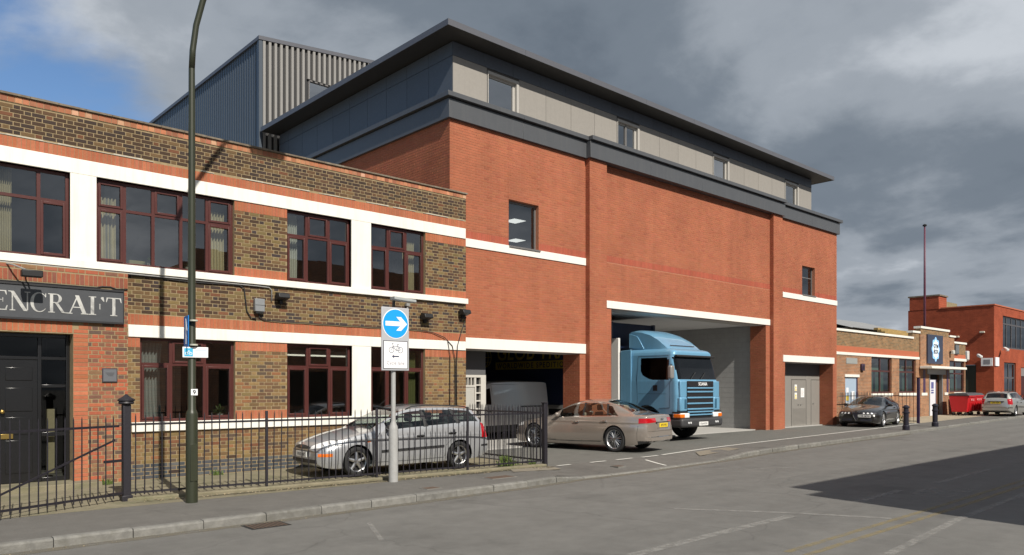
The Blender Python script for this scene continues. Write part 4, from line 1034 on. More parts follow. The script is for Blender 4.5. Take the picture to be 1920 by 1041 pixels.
# service doors in the right opening
M_sdoor = mat('service_door_grey', (0.235, 0.222, 0.205), .55, var=.04)
ds = MB().box(31.76, 36.44, 17.42, 17.5, 2.43, 2.97).build('over_door_shade_panel', mat('lintel_shade_grey', (0.10, 0.10, 0.105), .7, var=.1, vscale=40), new)  # lintel shadow over the doors painted in as this panel's dark grey
for x0_, x1_, z1_ in ((31.76, 33.60, 2.42), (33.65, 35.05, 2.18), (35.09, 35.55, 2.42), (35.59, 36.44, 2.18)):
    d_ = MB().box(x0_, x1_, 17.42, 17.49, .013, z1_).build('service_door' if z1_ < 2.2 else 'infill_panel', M_sdoor, new, bevel=.008)
MB().box(33.62, 36.44, 17.425, 17.49, 2.2, 2.42).build('infill_panel', M_sdoor, new, bevel=.008)
MB().box(31.76, 36.44, 17.47, 17.5, .0, 2.43).build('door_backing', M_dark, new)
lv = MB()
for k in range(14): lv.box(33.75, 35.0, 17.408, 17.421, .10 + k * .055, .135 + k * .055)
lv.build('door_louvre', M_sdoor, new)
for x_, z_ in ((34.25, 1.02), (34.5, 1.02), (35.75, 1.05)): MB().lathe([(.012, -.05), (.03, -.045), (.03, -.025), (.012, -.02), (.012, 0)], (x_, 17.42, z_), 10, 'y').build('door_handle', M_steel, new, smooth=40)
M_yel = mat('warning_yellow', (0.75, 0.55, 0.06), .5)
for z_, lb in ((1.28, 'lower yellow warning notice on the grey service door'), (1.66, 'upper yellow warning notice on the grey service door')):
    t = thing('warning_notice', lb, 'notice', (34.02, 17.415, z_)); MB().box(-.11, .11, -.006, 0, 0, .3).build('plate', M_rwhite, t)
    MB().prism([(-.085, .12), (.085, .12), (0, .27)], -.008, -.0065, 'y').build('triangle', M_yel, t); MB().box(-.09, .09, -.008, -.0065, .02, .08).build('caption_bar', M_yel, t)
t = thing('paper_notice', 'white paper notice on the grey service door', 'notice', (34.68, 17.415, 1.36)); MB().box(-.17, .17, -.006, 0, 0, .44).build('sheet', M_rwhite, t)
for k in range(6): MB().box(-.13, .13 - .03 * (k % 3), -.0072, -.0062, .06 + k * .055, .08 + k * .055).build('text_line', mat('print_grey', (.5, .45, .42), .6), t)

# cornice: fascia and capping follow the piers
CY, CYm = 16.65, 16.47
def fascia(nm, x0, x1, y, z0, z1, yb):
    n_ = max(1, round((x1 - x0) / 3.0)); w_ = (x1 - x0) / n_
    for k_ in range(n_): MB().box(x0 + k_ * w_ + (.003 if k_ else 0), x0 + (k_ + 1) * w_ - (.003 if k_ < n_ - 1 else 0), y, yb, z0, z1).build(nm, M_dgrey, new, bevel=.004)
XA, XB = NX0 - .10, NX1 + .13
for (a, b, y) in ((XA, P1a - .07, CY), (P1a - .069, P2b + .05, CYm), (P2b + .051, XB, CY)):
    fascia('cornice_fascia', a, b, y, 9.312, 9.835, NY + .3)
    fascia('cornice_gap', a + .03, b - .03, y + .05, 9.8355, 9.87, NY + .3)
    fascia('cornice_capping', a - (.1 if a == XA else 0.0), b + (.12 if b == XB else 0.0), y - .1, 9.8705, 10.0, NY + .45)
MB().box(XA, NX0 + .3, NY + .301, NB, 9.312, 9.835).build('cornice_fascia', M_dgrey, new)
MB().box(XA + .05, NX0 + .3, NY + .301, NB, 9.8355, 9.87).build('cornice_gap', M_dgrey, new)
MB().box(XA - .1, NX0 + .45, NY + .451, NB, 9.8705, 10.0).build('cornice_capping', M_dgrey, new)
MB().box(NX1 - .3, XB, NY + .301, NB, 9.312, 9.835).build('cornice_fascia', M_dgrey, new)
MB().box(NX0 + .301, NX1 - .301, NY + .301, NB, 9.5, 9.80).build('roof_deck', M_coping, new)
# recessed top storey of grey panels
UX0, UX1, UY, UB = 13.48, 35.25, 17.25, 28.3
US = [(14.79, 16.06), (20.79, 22.03), (26.82, 28.0), (32.70, 33.96)]
core = wall_boxes(MB(), UX0 + .02, UX1 - .02, 9.7, 11.78, UY + .02, UY + .2, [(a, b, 10.02, 11.29) for a, b in US])
core.box(UX0 + .02, UX0 + .2, UY + .2, UB, 9.7, 11.78); core.box(UX1 - .2, UX1 - .02, UY + .2, UB, 9.7, 11.78)
core = core.build('top_storey', mat('panel_joint', (0.08, 0.075, 0.07), .8), new)
segs = []
edges = [(UX0, 14.77)] 
for i in range(3):
    a, b = US[i][1] + .02, US[i + 1][0] - .02; w = (b - a) / 4
    edges += [(a + k * w, a + (k + 1) * w) for k in range(4)]
edges += [(US[3][1] + .02, UX1)]
for a, b in edges: MB().box(a + .006, b - .006, UY, UY + .018, 9.72, 11.375).build('wall_panel', M_panel, core)
u = UX0
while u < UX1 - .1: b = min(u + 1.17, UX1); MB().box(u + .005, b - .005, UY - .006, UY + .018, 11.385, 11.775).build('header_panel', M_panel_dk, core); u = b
u = UY + .02
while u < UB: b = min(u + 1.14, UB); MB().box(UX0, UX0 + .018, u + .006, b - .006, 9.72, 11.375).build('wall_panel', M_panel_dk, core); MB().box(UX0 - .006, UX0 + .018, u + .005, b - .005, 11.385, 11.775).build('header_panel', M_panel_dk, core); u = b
M_ufr = mat('pale_window_frame', (0.42, 0.40, 0.37), .5)
M_glass_sky = glass_mat('upper_glass', (0.45, 0.5, 0.55), 4.5)
for i, (a, b) in enumerate(US):
    y = UY - .025
    w = MB().box(a, a + .025, y, UY + .16, 9.98, 11.30).box(b - .10, b, y, UY + .16, 9.98, 11.30).box(a + .025, b - .10, y, UY + .16, 11.21, 11.30).build('window', M_ufr, core, bevel=.005)
    if i == 1: MB().box(a + .52, a + .60, UY + .06, UY + .13, 9.98, 11.21).build('mullion', M_alu, w)
    MB().box(a + .025, a + .05, UY + .07, UY + .12, 9.98, 11.21).box(b - .19, b - .10, UY + .07, UY + .12, 9.98, 11.21).box(a + .05, b - .19, UY + .07, UY + .12, 11.15, 11.21).build('sash', M_ufr, w)
    MB().quad((a + .05, UY + .10, 9.98), (b - .19, UY + .10, 9.98), (b - .19, UY + .10, 11.15), (a + .05, UY + .10, 11.15)).build('pane', M_glass_sky, w)
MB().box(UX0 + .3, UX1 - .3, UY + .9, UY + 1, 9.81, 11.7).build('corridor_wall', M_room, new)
# overhanging roof
KX0, KX1, KY0, KY1 = 12.77, 36.16, 16.55, 28.45
cn = MB(); cn.box(KX0 + .02, KX1 - .02, KY0 + .02, KY1 - .02, 11.80, 11.94)
cn.build('canopy_roof', mat('soffit_metal', (0.045, 0.043, 0.040), .5), new)
for k_ in range(8):
    w_ = (KX1 - KX0) / 8; MB().box(KX0 + k_ * w_ + (.003 if k_ else 0), KX0 + (k_ + 1) * w_ - (.003 if k_ < 7 else 0), KY0, KY0 + .019, 11.79, 11.96).build('canopy_fascia', M_canopy, new)
MB().box(KX0, KX1, KY1 - .019, KY1, 11.79, 11.96).build('canopy_fascia', M_canopy, new)
for a, b in ((KX0, KX0 + .019), (KX1 - .019, KX1)): MB().box(a, b, KY0 + .0195, KY1 - .0195, 11.79, 11.96).build('canopy_fascia', M_canopy, new)

# ------------------------------------------------------------------ profiled metal block behind
shed = thing('metal_clad_block', 'tall grey profiled metal block behind the warehouse roof', 'building', (0, 0, 0))
SX0, SX1, SY0, SY1 = 12.80, 24.8, 28.62, 44.0
def roof_z(x): return 15.5 + .1 * (x - SX0) if x < 18.8 else 16.1 - .1 * (x - 18.8)
SW = (14.9, 16.3, 12.75, 14.45)
poly = [(SX0 + .05, 9), (SX1, 9), (SX1, roof_z(SX1)), (18.8, 16.1), (SX0 + .05, 15.5)]
MB().prism([(SX0 + .05, 9), (SW[0], 9), (SW[0], roof_z(SW[0])), (SX0 + .05, 15.5)], SY0 + .05, SY0 + .25, 'y').prism([(SW[1], 9), (SX1, 9), (SX1, roof_z(SX1)), (18.8, 16.1), (SW[1], roof_z(SW[1]))], SY0 + .05, SY0 + .25, 'y').box(SW[0], SW[1], SY0 + .05, SY0 + .25, 9, SW[2]).prism([(SW[0], SW[3]), (SW[1], SW[3]), (SW[1], roof_z(SW[1])), (SW[0], roof_z(SW[0]))], SY0 + .05, SY0 + .25, 'y').prism(poly, SY0 + .9, SY1, 'y').box(SX0 + .05, SX0 + .3, SY0 + .25, SY0 + .9, 9, 15.4).build('cladding_core', M_cladback, shed)
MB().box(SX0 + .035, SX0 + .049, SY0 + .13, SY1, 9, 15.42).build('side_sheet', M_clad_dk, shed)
x = SX0 + .12
while x < SX1 - .1:
    zt = roof_z(x) - .06
    parts = [(9, zt)] if not (SW[0] - .14 < x < SW[1] + .02) else [(9, SW[2]), (SW[3], zt)]
    for a, b in parts:
        MB().prism([(x, SY0 + .05), (x + .010, SY0 - .045), (x + .112, SY0 - .045), (x + .122, SY0 + .05)], a, b, 'z').build('rib', M_clad, shed)
    x += .238
y = SY0 + .15
while y < SY1 - .1:
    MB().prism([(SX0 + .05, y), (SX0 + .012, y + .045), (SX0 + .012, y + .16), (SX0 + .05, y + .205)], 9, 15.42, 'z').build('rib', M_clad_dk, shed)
    y += .238
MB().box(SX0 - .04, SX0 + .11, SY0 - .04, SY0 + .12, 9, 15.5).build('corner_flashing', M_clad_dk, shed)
MB().prism([(SX0 - .06, 15.42), (18.8, 16.02), (SX1, 15.42), (SX1, 15.56), (18.8, 16.18), (SX0 - .06, 15.57)], SY0 - .07, SY0 + .1, 'y').build('verge_flashing', M_canopy, shed)
MB().box(SX0 - .06, SX0 + .1, SY0 + .101, SY1, 15.42, 15.56).build('eaves_flashing', M_canopy, shed)
sw = MB().box(SW[0], SW[0] + .05, SY0 + .02, SY0 + .12, SW[2], SW[3]).box(SW[1] - .05, SW[1], SY0 + .02, SY0 + .12, SW[2], SW[3]).box(SW[0] + .05, SW[1] - .05, SY0 + .02, SY0 + .12, SW[3] - .05, SW[3]).build('window', M_alu, shed)
MB().quad((SW[0] + .05, SY0 + .09, SW[2]), (SW[1] - .05, SY0 + .09, SW[2]), (SW[1] - .05, SY0 + .09, SW[3] - .05), (SW[0] + .05, SY0 + .09, SW[3] - .05)).build('pane', M_glass_sky, sw)

# ------------------------------------------------------------------ club building on the right
gym = thing('club_building', 'single-storey brick club building with stepped parapet and white bands', 'building', (0, 0, 0))
GY = 17.2
M_gbrick = brick_tex_mat('club_brick', (0.36, 0.155, 0.075), (0.22, 0.11, 0.065), (0.46, 0.36, 0.25))
M_gbrick2 = brick_tex_mat('club_brick_upper', (0.27, 0.14, 0.065), (0.13, 0.085, 0.05), (0.40, 0.32, 0.2))
GH = [(38.8, 40.25, -.1, 2.36), (42.0, 44.73, 1.5, 3.48), (45.8, 48.3, 1.5, 3.48), (53.85, 56.9, 1.5, 3.55), (50.25, 52.6, -.1, 2.75)]
gl = MB(); wall_boxes(gl, 36.9, 48.85, -.1, 3.49, GY, GY + .25, GH); wall_boxes(gl, 54.75, 57.1, -.1, 3.55, GY, GY + .25, [(54.75, 56.9, 1.5, 3.55)])
wall_boxes(gl, 48.85, 54.75, -.1, 5.0, GY - .06, GY + .25, [(50.25, 52.6, -.1, 2.75), (53.85, 54.75, 1.5, 3.55)])
gl.box(57.0, 57.1, GY + .25, 27, -.1, 4.6)
glw = gl.build('wall', M_gbrick, gym)
up = MB().box(36.9, 47.8, GY, GY + .25, 3.95, 4.69).box(47.8, 48.9, GY, GY + .25, 3.63, 5.06).box(48.9, 53.7, GY - .06, GY + .25, 5.0, 5.37).box(53.7, 54.75, GY - .06, GY + .25, 5.0, 5.0001).box(53.701, 54.75, GY - .055, GY + .25, 5.0002, 5.06).box(54.751, 57.1, GY, GY + .25, 3.98, 4.69)
up.build('parapet', M_gbrick2, gym)
M_redtile = mat('red_band', (0.44, 0.125, 0.06), .8, var=.12, vscale=5)
MB().box(36.9, 48.8, GY - .005, GY + .1, 3.632, 3.95).build('red_band', M_redtile, gym); MB().box(54.76, 57.1, GY - .005, GY + .1, 3.72, 3.98).build('red_band', M_redtile, gym)
for a, b, z0, z1, pr in ((36.9, 47.85, 4.692, 4.81, .06), (47.7, 49.0, 5.062, 5.18, .06), (48.8, 53.75, 5.372, 5.50, .12), (53.76, 54.85, 5.062, 5.17, .12), (54.76, 57.2, 4.692, 4.81, .06)):
    MB().box(a, b, GY - pr, GY + .3, z0, z1).build('white_coping', M_white, gym)
MB().box(36.9, 48.8, GY - .04, GY + .1, 3.492, 3.63).build('white_band', M_white, gym); MB().box(54.76, 57.2, GY - .04, GY + .1, 3.552, 3.718).build('white_band', M_white, gym)
for a, b in ((41.9, 44.8), (45.7, 48.4), (49.0, 49.9), (52.9, 53.5), (53.8, 57.0)): MB().box(a, b, GY - (.10 if 48.9 < a < 53.79 else .05), GY + .1, 1.33, 1.495).build('white_sill', M_white, gym)
M_ggl = glass_mat('club_glass', (0.35, 0.45, 0.42), 1.6)
M_blind = mat('green_blind', (0.16, 0.21, 0.17), .8, var=.2, vscale=3)
for x0_, x1_, z1_ in ((42.0, 44.73, 3.49), (45.8, 48.3, 3.49), (53.85, 56.9, 3.55)):
    w = window(gym, x0_, x1_, 1.5, z1_, [(x0_ + x1_) / 2 - .05], 2.72, y=GY + .08, fw=.09, glass=M_ggl)
    MB().box(x0_ + .1, x0_ + 1.2, GY + .4, GY + .42, 1.5, 2.7).build('blind', M_blind, w); MB().box(x0_ + 1.45, x1_ - .15, GY + .4, GY + .42, 1.5, 2.7).build('blind', M_blind, w)
    MB().box(x0_ + .15, x1_ - .3, GY + .6, GY + .62, 2.75, 3.15).build('blind', mat('blind_pale', (.5, .48, .4), .8), w)
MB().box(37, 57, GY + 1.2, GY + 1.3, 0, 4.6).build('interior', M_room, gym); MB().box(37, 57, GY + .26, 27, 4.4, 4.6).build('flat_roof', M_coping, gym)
gd = MB().box(38.85, 40.2, GY + .04, GY + .1, .05, 2.34).build('door', mat('pale_blue_door', (0.36, 0.45, 0.56), .5), gym)
MB().box(40.2, 40.28, GY + .0, GY + .12, .05, 2.36).build('door_frame', mat('purple_frame', (0.06, 0.03, 0.08), .5), gd)
for z_, m_ in ((1.15, M_yel), (1.55, M_rwhite), (.8, M_rwhite)): MB().box(39.0, 39.25, GY + .025, GY + .039, z_, z_ + .26).build('notice', m_, gd)
MB().box(39.6, 39.95, GY + .025, GY + .039, 1.2, 1.62).build('notice', M_rwhite, gd)
MB().box(38.7, 40.4, GY - .05, GY + .1, 2.362, 2.5).build('white_lintel', M_white, gym)
MB().box(38.9, 40.2, GY - .02, GY + .05, 3.05, 3.35).build('air_vent', mat('vent_grey', (0.30, 0.31, 0.30), .6), gym)
t = thing('alarm_box', 'small dark alarm box above the blue club door', 'alarm', (40.75, GY, 2.75)); MB().box(-.18, .18, -.12, 0, -.05, .32).build('box', mat('alarm_dark', (0.04, 0.02, 0.045), .5), t, bevel=.03); MB().box(-.1, .1, -.135, -.121, .05, .2).build('badge', M_ink, t)
# club entrance
MB().box(48.75, 54.9, GY - .75, GY - .061, 2.95, 3.10).build('entrance_hood', M_white, gym, bevel=.02)
MB().box(49.9, 53.0, GY - .12, GY - .0605, 2.62, 2.94).build('shutter_box', mat('shutter_grey', (0.30, 0.31, 0.32), .5), gym)
MB().box(50.25, 50.4, GY - .08, GY + .1, .05, 2.61).box(52.45, 52.6, GY - .08, GY + .1, .05, 2.61).build('door_frame', mat('frame_grey', (0.2, .2, .2), .5), gym)
wd = MB().box(50.45, 51.6, GY + .02, GY + .07, .06, 2.3).build('white_door', mat('upvc_white', (0.75, 0.75, 0.82), .35), gym)
for x0_, z0_, z1_ in ((50.85, 1.75, 2.15), (50.85, 1.6, 1.68), (50.85, 1.45, 1.54)): MB().box(x0_, x0_ + .4, GY + .005, GY + .019, z0_, z1_).build('door_pane', mat('door_glass_blue', (.10, .10, .3), .2), wd)
MB().box(51.62, 51.7, GY + .0, GY + .09, .06, 2.3).build('door_edge', MATS['purple_frame'], gym); MB().box(51.71, 52.44, GY + .2, GY + .24, .06, 2.3).build('entrance_lobby', mat('lobby_brown', (.25, .12, .06), .8), gym)
MB().box(50.4, 52.45, GY + .19, GY + .24, 2.31, 2.6).build('fanlight', M_dark, gym)
for x_ in (49.3, 53.3): MB().box(x_, x_ + .35, GY - .075, GY - .0605, 1.5, 2.9).build('side_light', MATS['purple_frame'], gym)
# illuminated club sign
cs = thing('club_sign', 'dark square club sign with pale blue badge and black lettering', 'sign', (51.1, GY - .065, 3.28))
MB().box(-1.28, 1.28, -.09, 0, 0, 1.78).build('panel', mat('sign_navy', (0.035, 0.043, 0.075), .4), cs, bevel=.01)
badge = [(.62 * (1 + .10 * math.cos(8 * a)) * math.cos(a), .89 + .70 * (1 + .09 * math.cos(8 * a)) * math.sin(a)) for a in [2 * math.pi * k / 96 for k in range(96)]]
MB().prism(badge, -.10, -.091, 'y').build('badge_rim', mat('badge_blue', (0.25, 0.50, 0.85), .5, emit=((0.3, 0.55, 0.95), .25)), cs)
MB().prism([(x_ * .76, .89 + (z_ - .89) * .78) for x_, z_ in badge], -.108, -.101, 'y').build('badge_face', mat('badge_pale', (0.72, 0.80, 0.86), .5, emit=((0.75, 0.85, 0.95), .25)), cs)
text('lettering', 'GYM', .36, (0, -.111, .95), FACE_STREET, M_ink, cs, align='CENTER', bold=.012); text('lettering', 'BOX', .36, (0, -.111, .62), FACE_STREET, M_ink, cs, align='CENTER', bold=.012)
t = thing('floodlight', 'pale floodlight on the club wall beside the sign', 'lamp', (53.9, GY - .06, 4.0)); MB().box(-.15, .15, -.28, -.1, -.05, .2).build('head', mat('flood_pale', (.55, .55, .5), .4), t, bevel=.04); MB().box(-.05, .05, -.1, 0, 0, .15).build('bracket', M_black, t)
t = thing('vent_box', 'grey square vent on the club parapet', 'vent', (55.2, GY - .0, 3.99)); MB().box(-.35, .35, -.1, 0, .0, .62).build('casing', mat('vent_dark', (.09, .1, .11), .6), t); MB().box(-.3, .3, -.115, -.101, .06, .56).build('louvre', mat('vent_mid', (.14, .15, .16), .6), t)
# roofs behind the club
hb = thing('corrugated_roof_hall', 'hall with pale corrugated hipped roof behind the club parapet', 'building', (0, 0, 0))
MB().box(60.5, 78, 26.6, 37, 0, 6.6).build('wall', mat('hall_wall', (.3, .28, .25), .9), hb)
rfm = MB(); n = 70
for k in range(n):
    x0_ = 60 + k * .2; xm, x1_ = x0_ + .1, x0_ + .2
    rfm.quad((x0_, 26, 6.5), (xm, 26, 6.57), (xm, 31, 7.97), (x0_, 31, 7.9)); rfm.quad((xm, 26, 6.57), (x1_, 26, 6.5), (x1_, 31, 7.9), (xm, 31, 7.97))
rfm.quad((74, 26, 6.5), (79, 26, 6.5), (74, 31, 7.9)); rfm.quad((74, 31, 7.9), (79, 26, 6.5), (79, 37.5, 6.5)); rfm.quad((60, 31, 7.9), (74, 31, 7.9), (79, 37.5, 6.5), (60, 37.5, 6.5))
rfm.build('roof', mat('fibre_cement', (0.27, 0.275, 0.28), .9, var=.2, vscale=2), hb)
hc = thing('tiled_roof_house', 'low house with ochre tiled roof behind the club', 'building', (0, 0, 0))
MB().box(63, 71, 23.4, 25.9, 0, 5.3).build('wall', mat('house_wall', (.3, .28, .22), .9), hc)
rt = MB()
for k in range(9):
    t0, t1 = k / 9, (k + 1) / 9
    rt.box(62.6, 71.3, 23.0 + 2.4 * t0, 23.0 + 2.4 * t1 + .06, 5.1 + 1.45 * t0 + .02, 5.1 + 1.45 * t1 + .03)
rt.build('roof', mat('ochre_tile', (0.34, 0.235, 0.09), .9, var=.3, vscale=3), hc)

# ------------------------------------------------------------------ dark red building at the far end
fb = thing('red_brick_block', 'plain dark red two-storey block at the far end of the street', 'building', (0, 0, 0))
FX, FY = 60.0, 16.3
M_fr = brick_tex_mat('far_red_brick', (0.34, 0.075, 0.035), (0.28, 0.062, 0.03), (0.33, 0.085, 0.045))
M_frx = brick_tex_mat('far_red_brick_side', (0.34, 0.075, 0.035), (0.28, 0.062, 0.03), (0.33, 0.085, 0.045), axis='y')
FH = [(62.0, 73.0, 4.6, 6.9), (62.3, 65.2, .1, 3.6), (66.5, 68.2, .1, 3.3)]
wall_boxes(MB(), FX + .3, 78, 0, 7.5, FY, FY + .3, FH).build('front_wall', M_fr, fb)
wall_boxes(MB(), FY, 21.9, 0, 7.5, FX, FX + .3, [(17.4, 18.7, 0, 3.4)], 'x').build('side_wall', M_frx, fb)
MB().box(FX - .02, FX + 1.6, 19.8, 21.8, 7.5, 8.45).build('stair_head', M_frx, fb); MB().box(FX + 1.62, FX + 4.5, 20, 21.7, 7.5, 8.2).build('tank_enclosure', mat('tank_ochre', (.25, .2, .12), .9, var=.3, vscale=2), fb)
MB().box(FX - .06, FX + 1.7, 19.72, 21.9, 8.45, 8.55).build('stair_head_coping', M_coping, fb)
MB().box(FX - .05, 78, FY - .05, FY + .35, 7.5, 7.58).build('coping', M_redtile, fb); MB().box(FX - .05, FX + .35, FY + .351, 19.7, 7.5, 7.58).build('coping', M_redtile, fb)
MB().box(FX + .3, 78, FY + .3, 21.9, 7.2, 7.4).build('flat_roof', M_coping, fb)
MB().box(FX + .1, FX + .25, 17.42, 18.68, .1, 3.38).build('gate', mat('gate_dark', (.035, .045, .035), .6), fb)
M_fgl = glass_mat('far_glass', (.3, .33, .33), 2.0)
w = window(fb, 62.0, 73.0, 4.6, 6.9, [62.0 + 11 * k / 9 for k in range(1, 9)], 6.35, y=FY + .1, fw=.1, m=mat('far_frame', (.08, .075, .08), .5), glass=M_fgl)
window(fb, 62.3, 65.2, .1, 3.6, [63.75], 2.5, y=FY + .1, fw=.12, m=MATS['far_frame'], glass=M_fgl)
MB().box(66.5, 68.2, FY + .1, FY + .15, .1, 2.6).build('door', mat('far_door', (.05, .012, .012), .6), fb); MB().box(66.5, 68.2, FY + .05, FY + .12, 2.65, 3.3).build('door_fascia', mat('vent_grey2', (.2, .18, .18), .7), fb)
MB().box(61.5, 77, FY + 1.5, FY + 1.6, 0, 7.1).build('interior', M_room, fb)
t = thing('air_conditioner', 'white air conditioning unit on the dark red side wall', 'air conditioner', (FX - .02, 18.2, 3.75))
MB().box(-.45, -.02, -.4, .4, .0, .62).build('casing', mat('ac_white', (.62, .62, .6), .5), t, bevel=.03); MB().lathe([(.24, -.03), (.24, 0)], (-.46, 0.03, .31), 24, 'x').build('fan_grille', M_ink, t); MB().box(-.4, 0, -.35, .35, -.08, -.01).build('bracket', M_steel, t)
def cctv(x, y, z, label, dx, dy):
    t = thing('security_camera', label, 'camera', (x, y, z)); MB().tube([(0, 0, 0), (dx * .4, dy * .4, .05)], .05, 8).build('arm', M_rwhite, t)
    MB().bar((dx * .2, dy * .2, .12), (dx * .2 - .5, dy * .2 - .35, -.06), .18, .16).build('body', mat('cam_white', (.7, .7, .68), .4), t, bevel=.03)
cctv(FX - .3, FY + .9, 3.95, 'white security camera on the dark red side wall', -.6, -.2); cctv(FX + 1.4, FY - .1, 4.45, 'white security camera on the sunlit red front', .2, -.7)
t = thing('notice_board', 'white notice boards at the corner of the dark red block', 'sign', (FX - .03, FY + .02, 3.3)); MB().box(-.06, 0, .05, .75, 0, .55).build('side_board', M_rwhite, t); MB().box(.1, .9, -.1, -.04, .0, .6).build('front_board', M_rwhite, t); MB().box(-.07, -.061, .2, .6, .12, .44).build('logo', mat('logo_grey', (.25, .25, .27), .6), t)
for y_, z_ in ((17.0, 5.6), (18.6, 5.35)): tag(MB().box(FX - .2, FX - .0, y_ - .15, y_ + .15, z_, z_ + .12).build('wall_lamp', mat('lamp_pale', (.6, .55, .45), .5), bevel=.02), 'small pale lamp on the dark red side wall, %s' % ('nearer the street' if y_ < 18 else 'farther back'), 'lamp')
# mast
mt = thing('mast', 'tall thin maroon mast rising above the club roof', 'mast', (51.75, 17.9, 4.6))
MB().tube([(0, 0, 0), (0, 0, 4), (0, 0, 7.4)], [.075, .065, .05], 10).build('pole', mat('mast_maroon', (.12, .035, .06), .5, var=.2, vscale=6), mt, smooth=True); MB().lathe([(.05, 7.4), (.12, 7.42), (.12, 7.5), (.0, 7.56)], n=10).build('cap', M_dark, mt)

# ------------------------------------------------------------------ building across the road (outside the picture, throws the shadow on the road)
op = thing('building_across_road', 'brick building across the road whose shadow lies on the asphalt', 'building', (0, 0, 0))
OY = -1.8
wall_boxes(MB(), 11.85, 60, -.1, 7.34, OY - .3, OY, [(13.4 + 3.2 * k, 15.4 + 3.2 * k, z_, z_ + 1.6) for k in range(14) for z_ in (1.0, 4.1)]).build('front_wall', M_gbrick, op)
MB().box(11.85, 12.15, -13, OY - .301, -.1, 7.34).box(59.7, 60, -13, OY - .301, -.1, 7.34).box(11.85, 60, -13.3, -13.001, -.1, 7.34).box(12.151, 59.69, -12.99, OY - .31, 6.5, 6.7).build('body', M_gbrick, op)
MB().box(12.5, 60, OY - .25, OY, 7.341, 7.98).build('parapet', M_gbrick, op)
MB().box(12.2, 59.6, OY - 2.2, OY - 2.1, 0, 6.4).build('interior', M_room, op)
# ------------------------------------------------------------------ railings and gate
def picket_mesh(h, r=.0105):
    mb = MB(); mb.tube([(0, 0, 0), (0, 0, h - .10), (0, 0, h - .05), (0, 0, h)], [r, r, r * .9, .001], 6); me = bpy.data.meshes.new('picket'); me.from_pydata(mb.v, [], mb.f); me.update(); me.materials.append(M_iron); return me
PK = picket_mesh(1.34)
fr_ = random.Random(9)
def railing(name, label, a, b, z0, sp, posts=(), rail_z=(.10, 1.22), h=None, pk=None, group=None):
    a, b = Vector(a), Vector(b); L_ = (b - a).length; d = (b - a) / L_
    t = thing(name, label, 'railings', (a.x, a.y, z0), math.atan2(d.y, d.x), group)
    for rz in rail_z: MB().box(0, L_, -.006, .006, rz - .018, rz + .018).build('rail', M_iron, t)
    n = int(L_ / sp)
    for k in range(1, n):
        u = k * L_ / n
        if any(abs(u - p) < .05 for p in posts): continue
        o = bpy.data.objects.new('picket', pk or PK); COL.objects.link(o); o.parent = t; o.location = (u, -.017 if k % 2 else -.017, .06)
        o.rotation_euler = (fr_.gauss(0, .006), fr_.gauss(0, .008), 0)
    for p in posts: MB().box(p - .022, p + .022, -.022, .022, -.05, 1.40).build('post', M_iron, t, bevel=.005)
    return t, L_
GP = (3.74, 13.42); EP = (12.66, 12.70)
railing('railings', 'long black iron railings along the pavement before the silver estate car', GP, EP, .03, .135, posts=(2.32, 4.55, 6.75))
plinth = MB(); 
dxy = Vector((EP[0] - GP[0], EP[1] - GP[1], 0)).normalized(); nn = Vector((-dxy.y, dxy.x, 0))
p0, p1 = Vector((*GP, 0)), Vector((*EP, 0))
q = [p0 - nn * .09, p1 - nn * .09, p1 + nn * .12, p0 + nn * .12]
plinth.prism([(v.x, v.y) for v in q], -.05, .055, 'z'); struct(plinth.build('plinth', M_conc, bevel=.02), 'low mossy concrete plinth under the railings')
railing('railings', 'short black iron railings running back from the end post to the wall', (12.68, 12.78), (12.86, 15.85), .03, .115, posts=())
t = thing('end_post', 'thick black square post ending the railings at the crossover', 'post', (EP[0], EP[1], 0)); MB().box(-.05, .05, -.05, .05, -.1, 1.48).build('shaft', M_iron, t, bevel=.008); MB().box(-.06, .06, -.06, .06, 1.4805, 1.50).build('cap', M_iron, t)
t = thing('gate_post', 'stout black cast iron gate post with domed cap', 'post', (GP[0], GP[1], 0))
MB().box(-.06, .06, -.06, .06, -.05, 1.58).build('shaft', M_iron, t, bevel=.01)
MB().lathe([(.10, 1.581), (.12, 1.60), (.11, 1.625), (.13, 1.64), (.13, 1.66), (.05, 1.71), (.02, 1.74), (0, 1.75)], n=20).build('cap', M_iron, t, smooth=40)
MB().box(-.082, .082, -.082, .082, -.05, .10).build('foot', M_iron, t, bevel=.01)
# gate stands ajar towards the pavement
gt = thing('gate', 'black iron gate standing ajar with diagonal brace', 'gate', (GP[0] - .1, GP[1] - .03, .03), math.atan2(12.62 - 13.4, 1.9 - 3.7) )
GL = 2.6
for rz in (.10, 1.20): MB().box(0.02, GL, -.008, .008, rz - .018, rz + .018).build('rail', M_iron, gt)
for k in range(1, 19):
    o = bpy.data.objects.new('picket', PK); COL.objects.link(o); o.parent = gt; o.location = (k * GL / 19, .018, .04)
MB().bar((.12, .03, .98), (GL - .2, .03, .16), .012, .03).build('brace', M_iron, gt)
MB().box(-.03, .28, -.03, .03, .62, .66).build('hinge', M_iron, gt); MB().box(-.03, .2, -.03, .03, .09, .13).build('hinge', M_iron, gt)

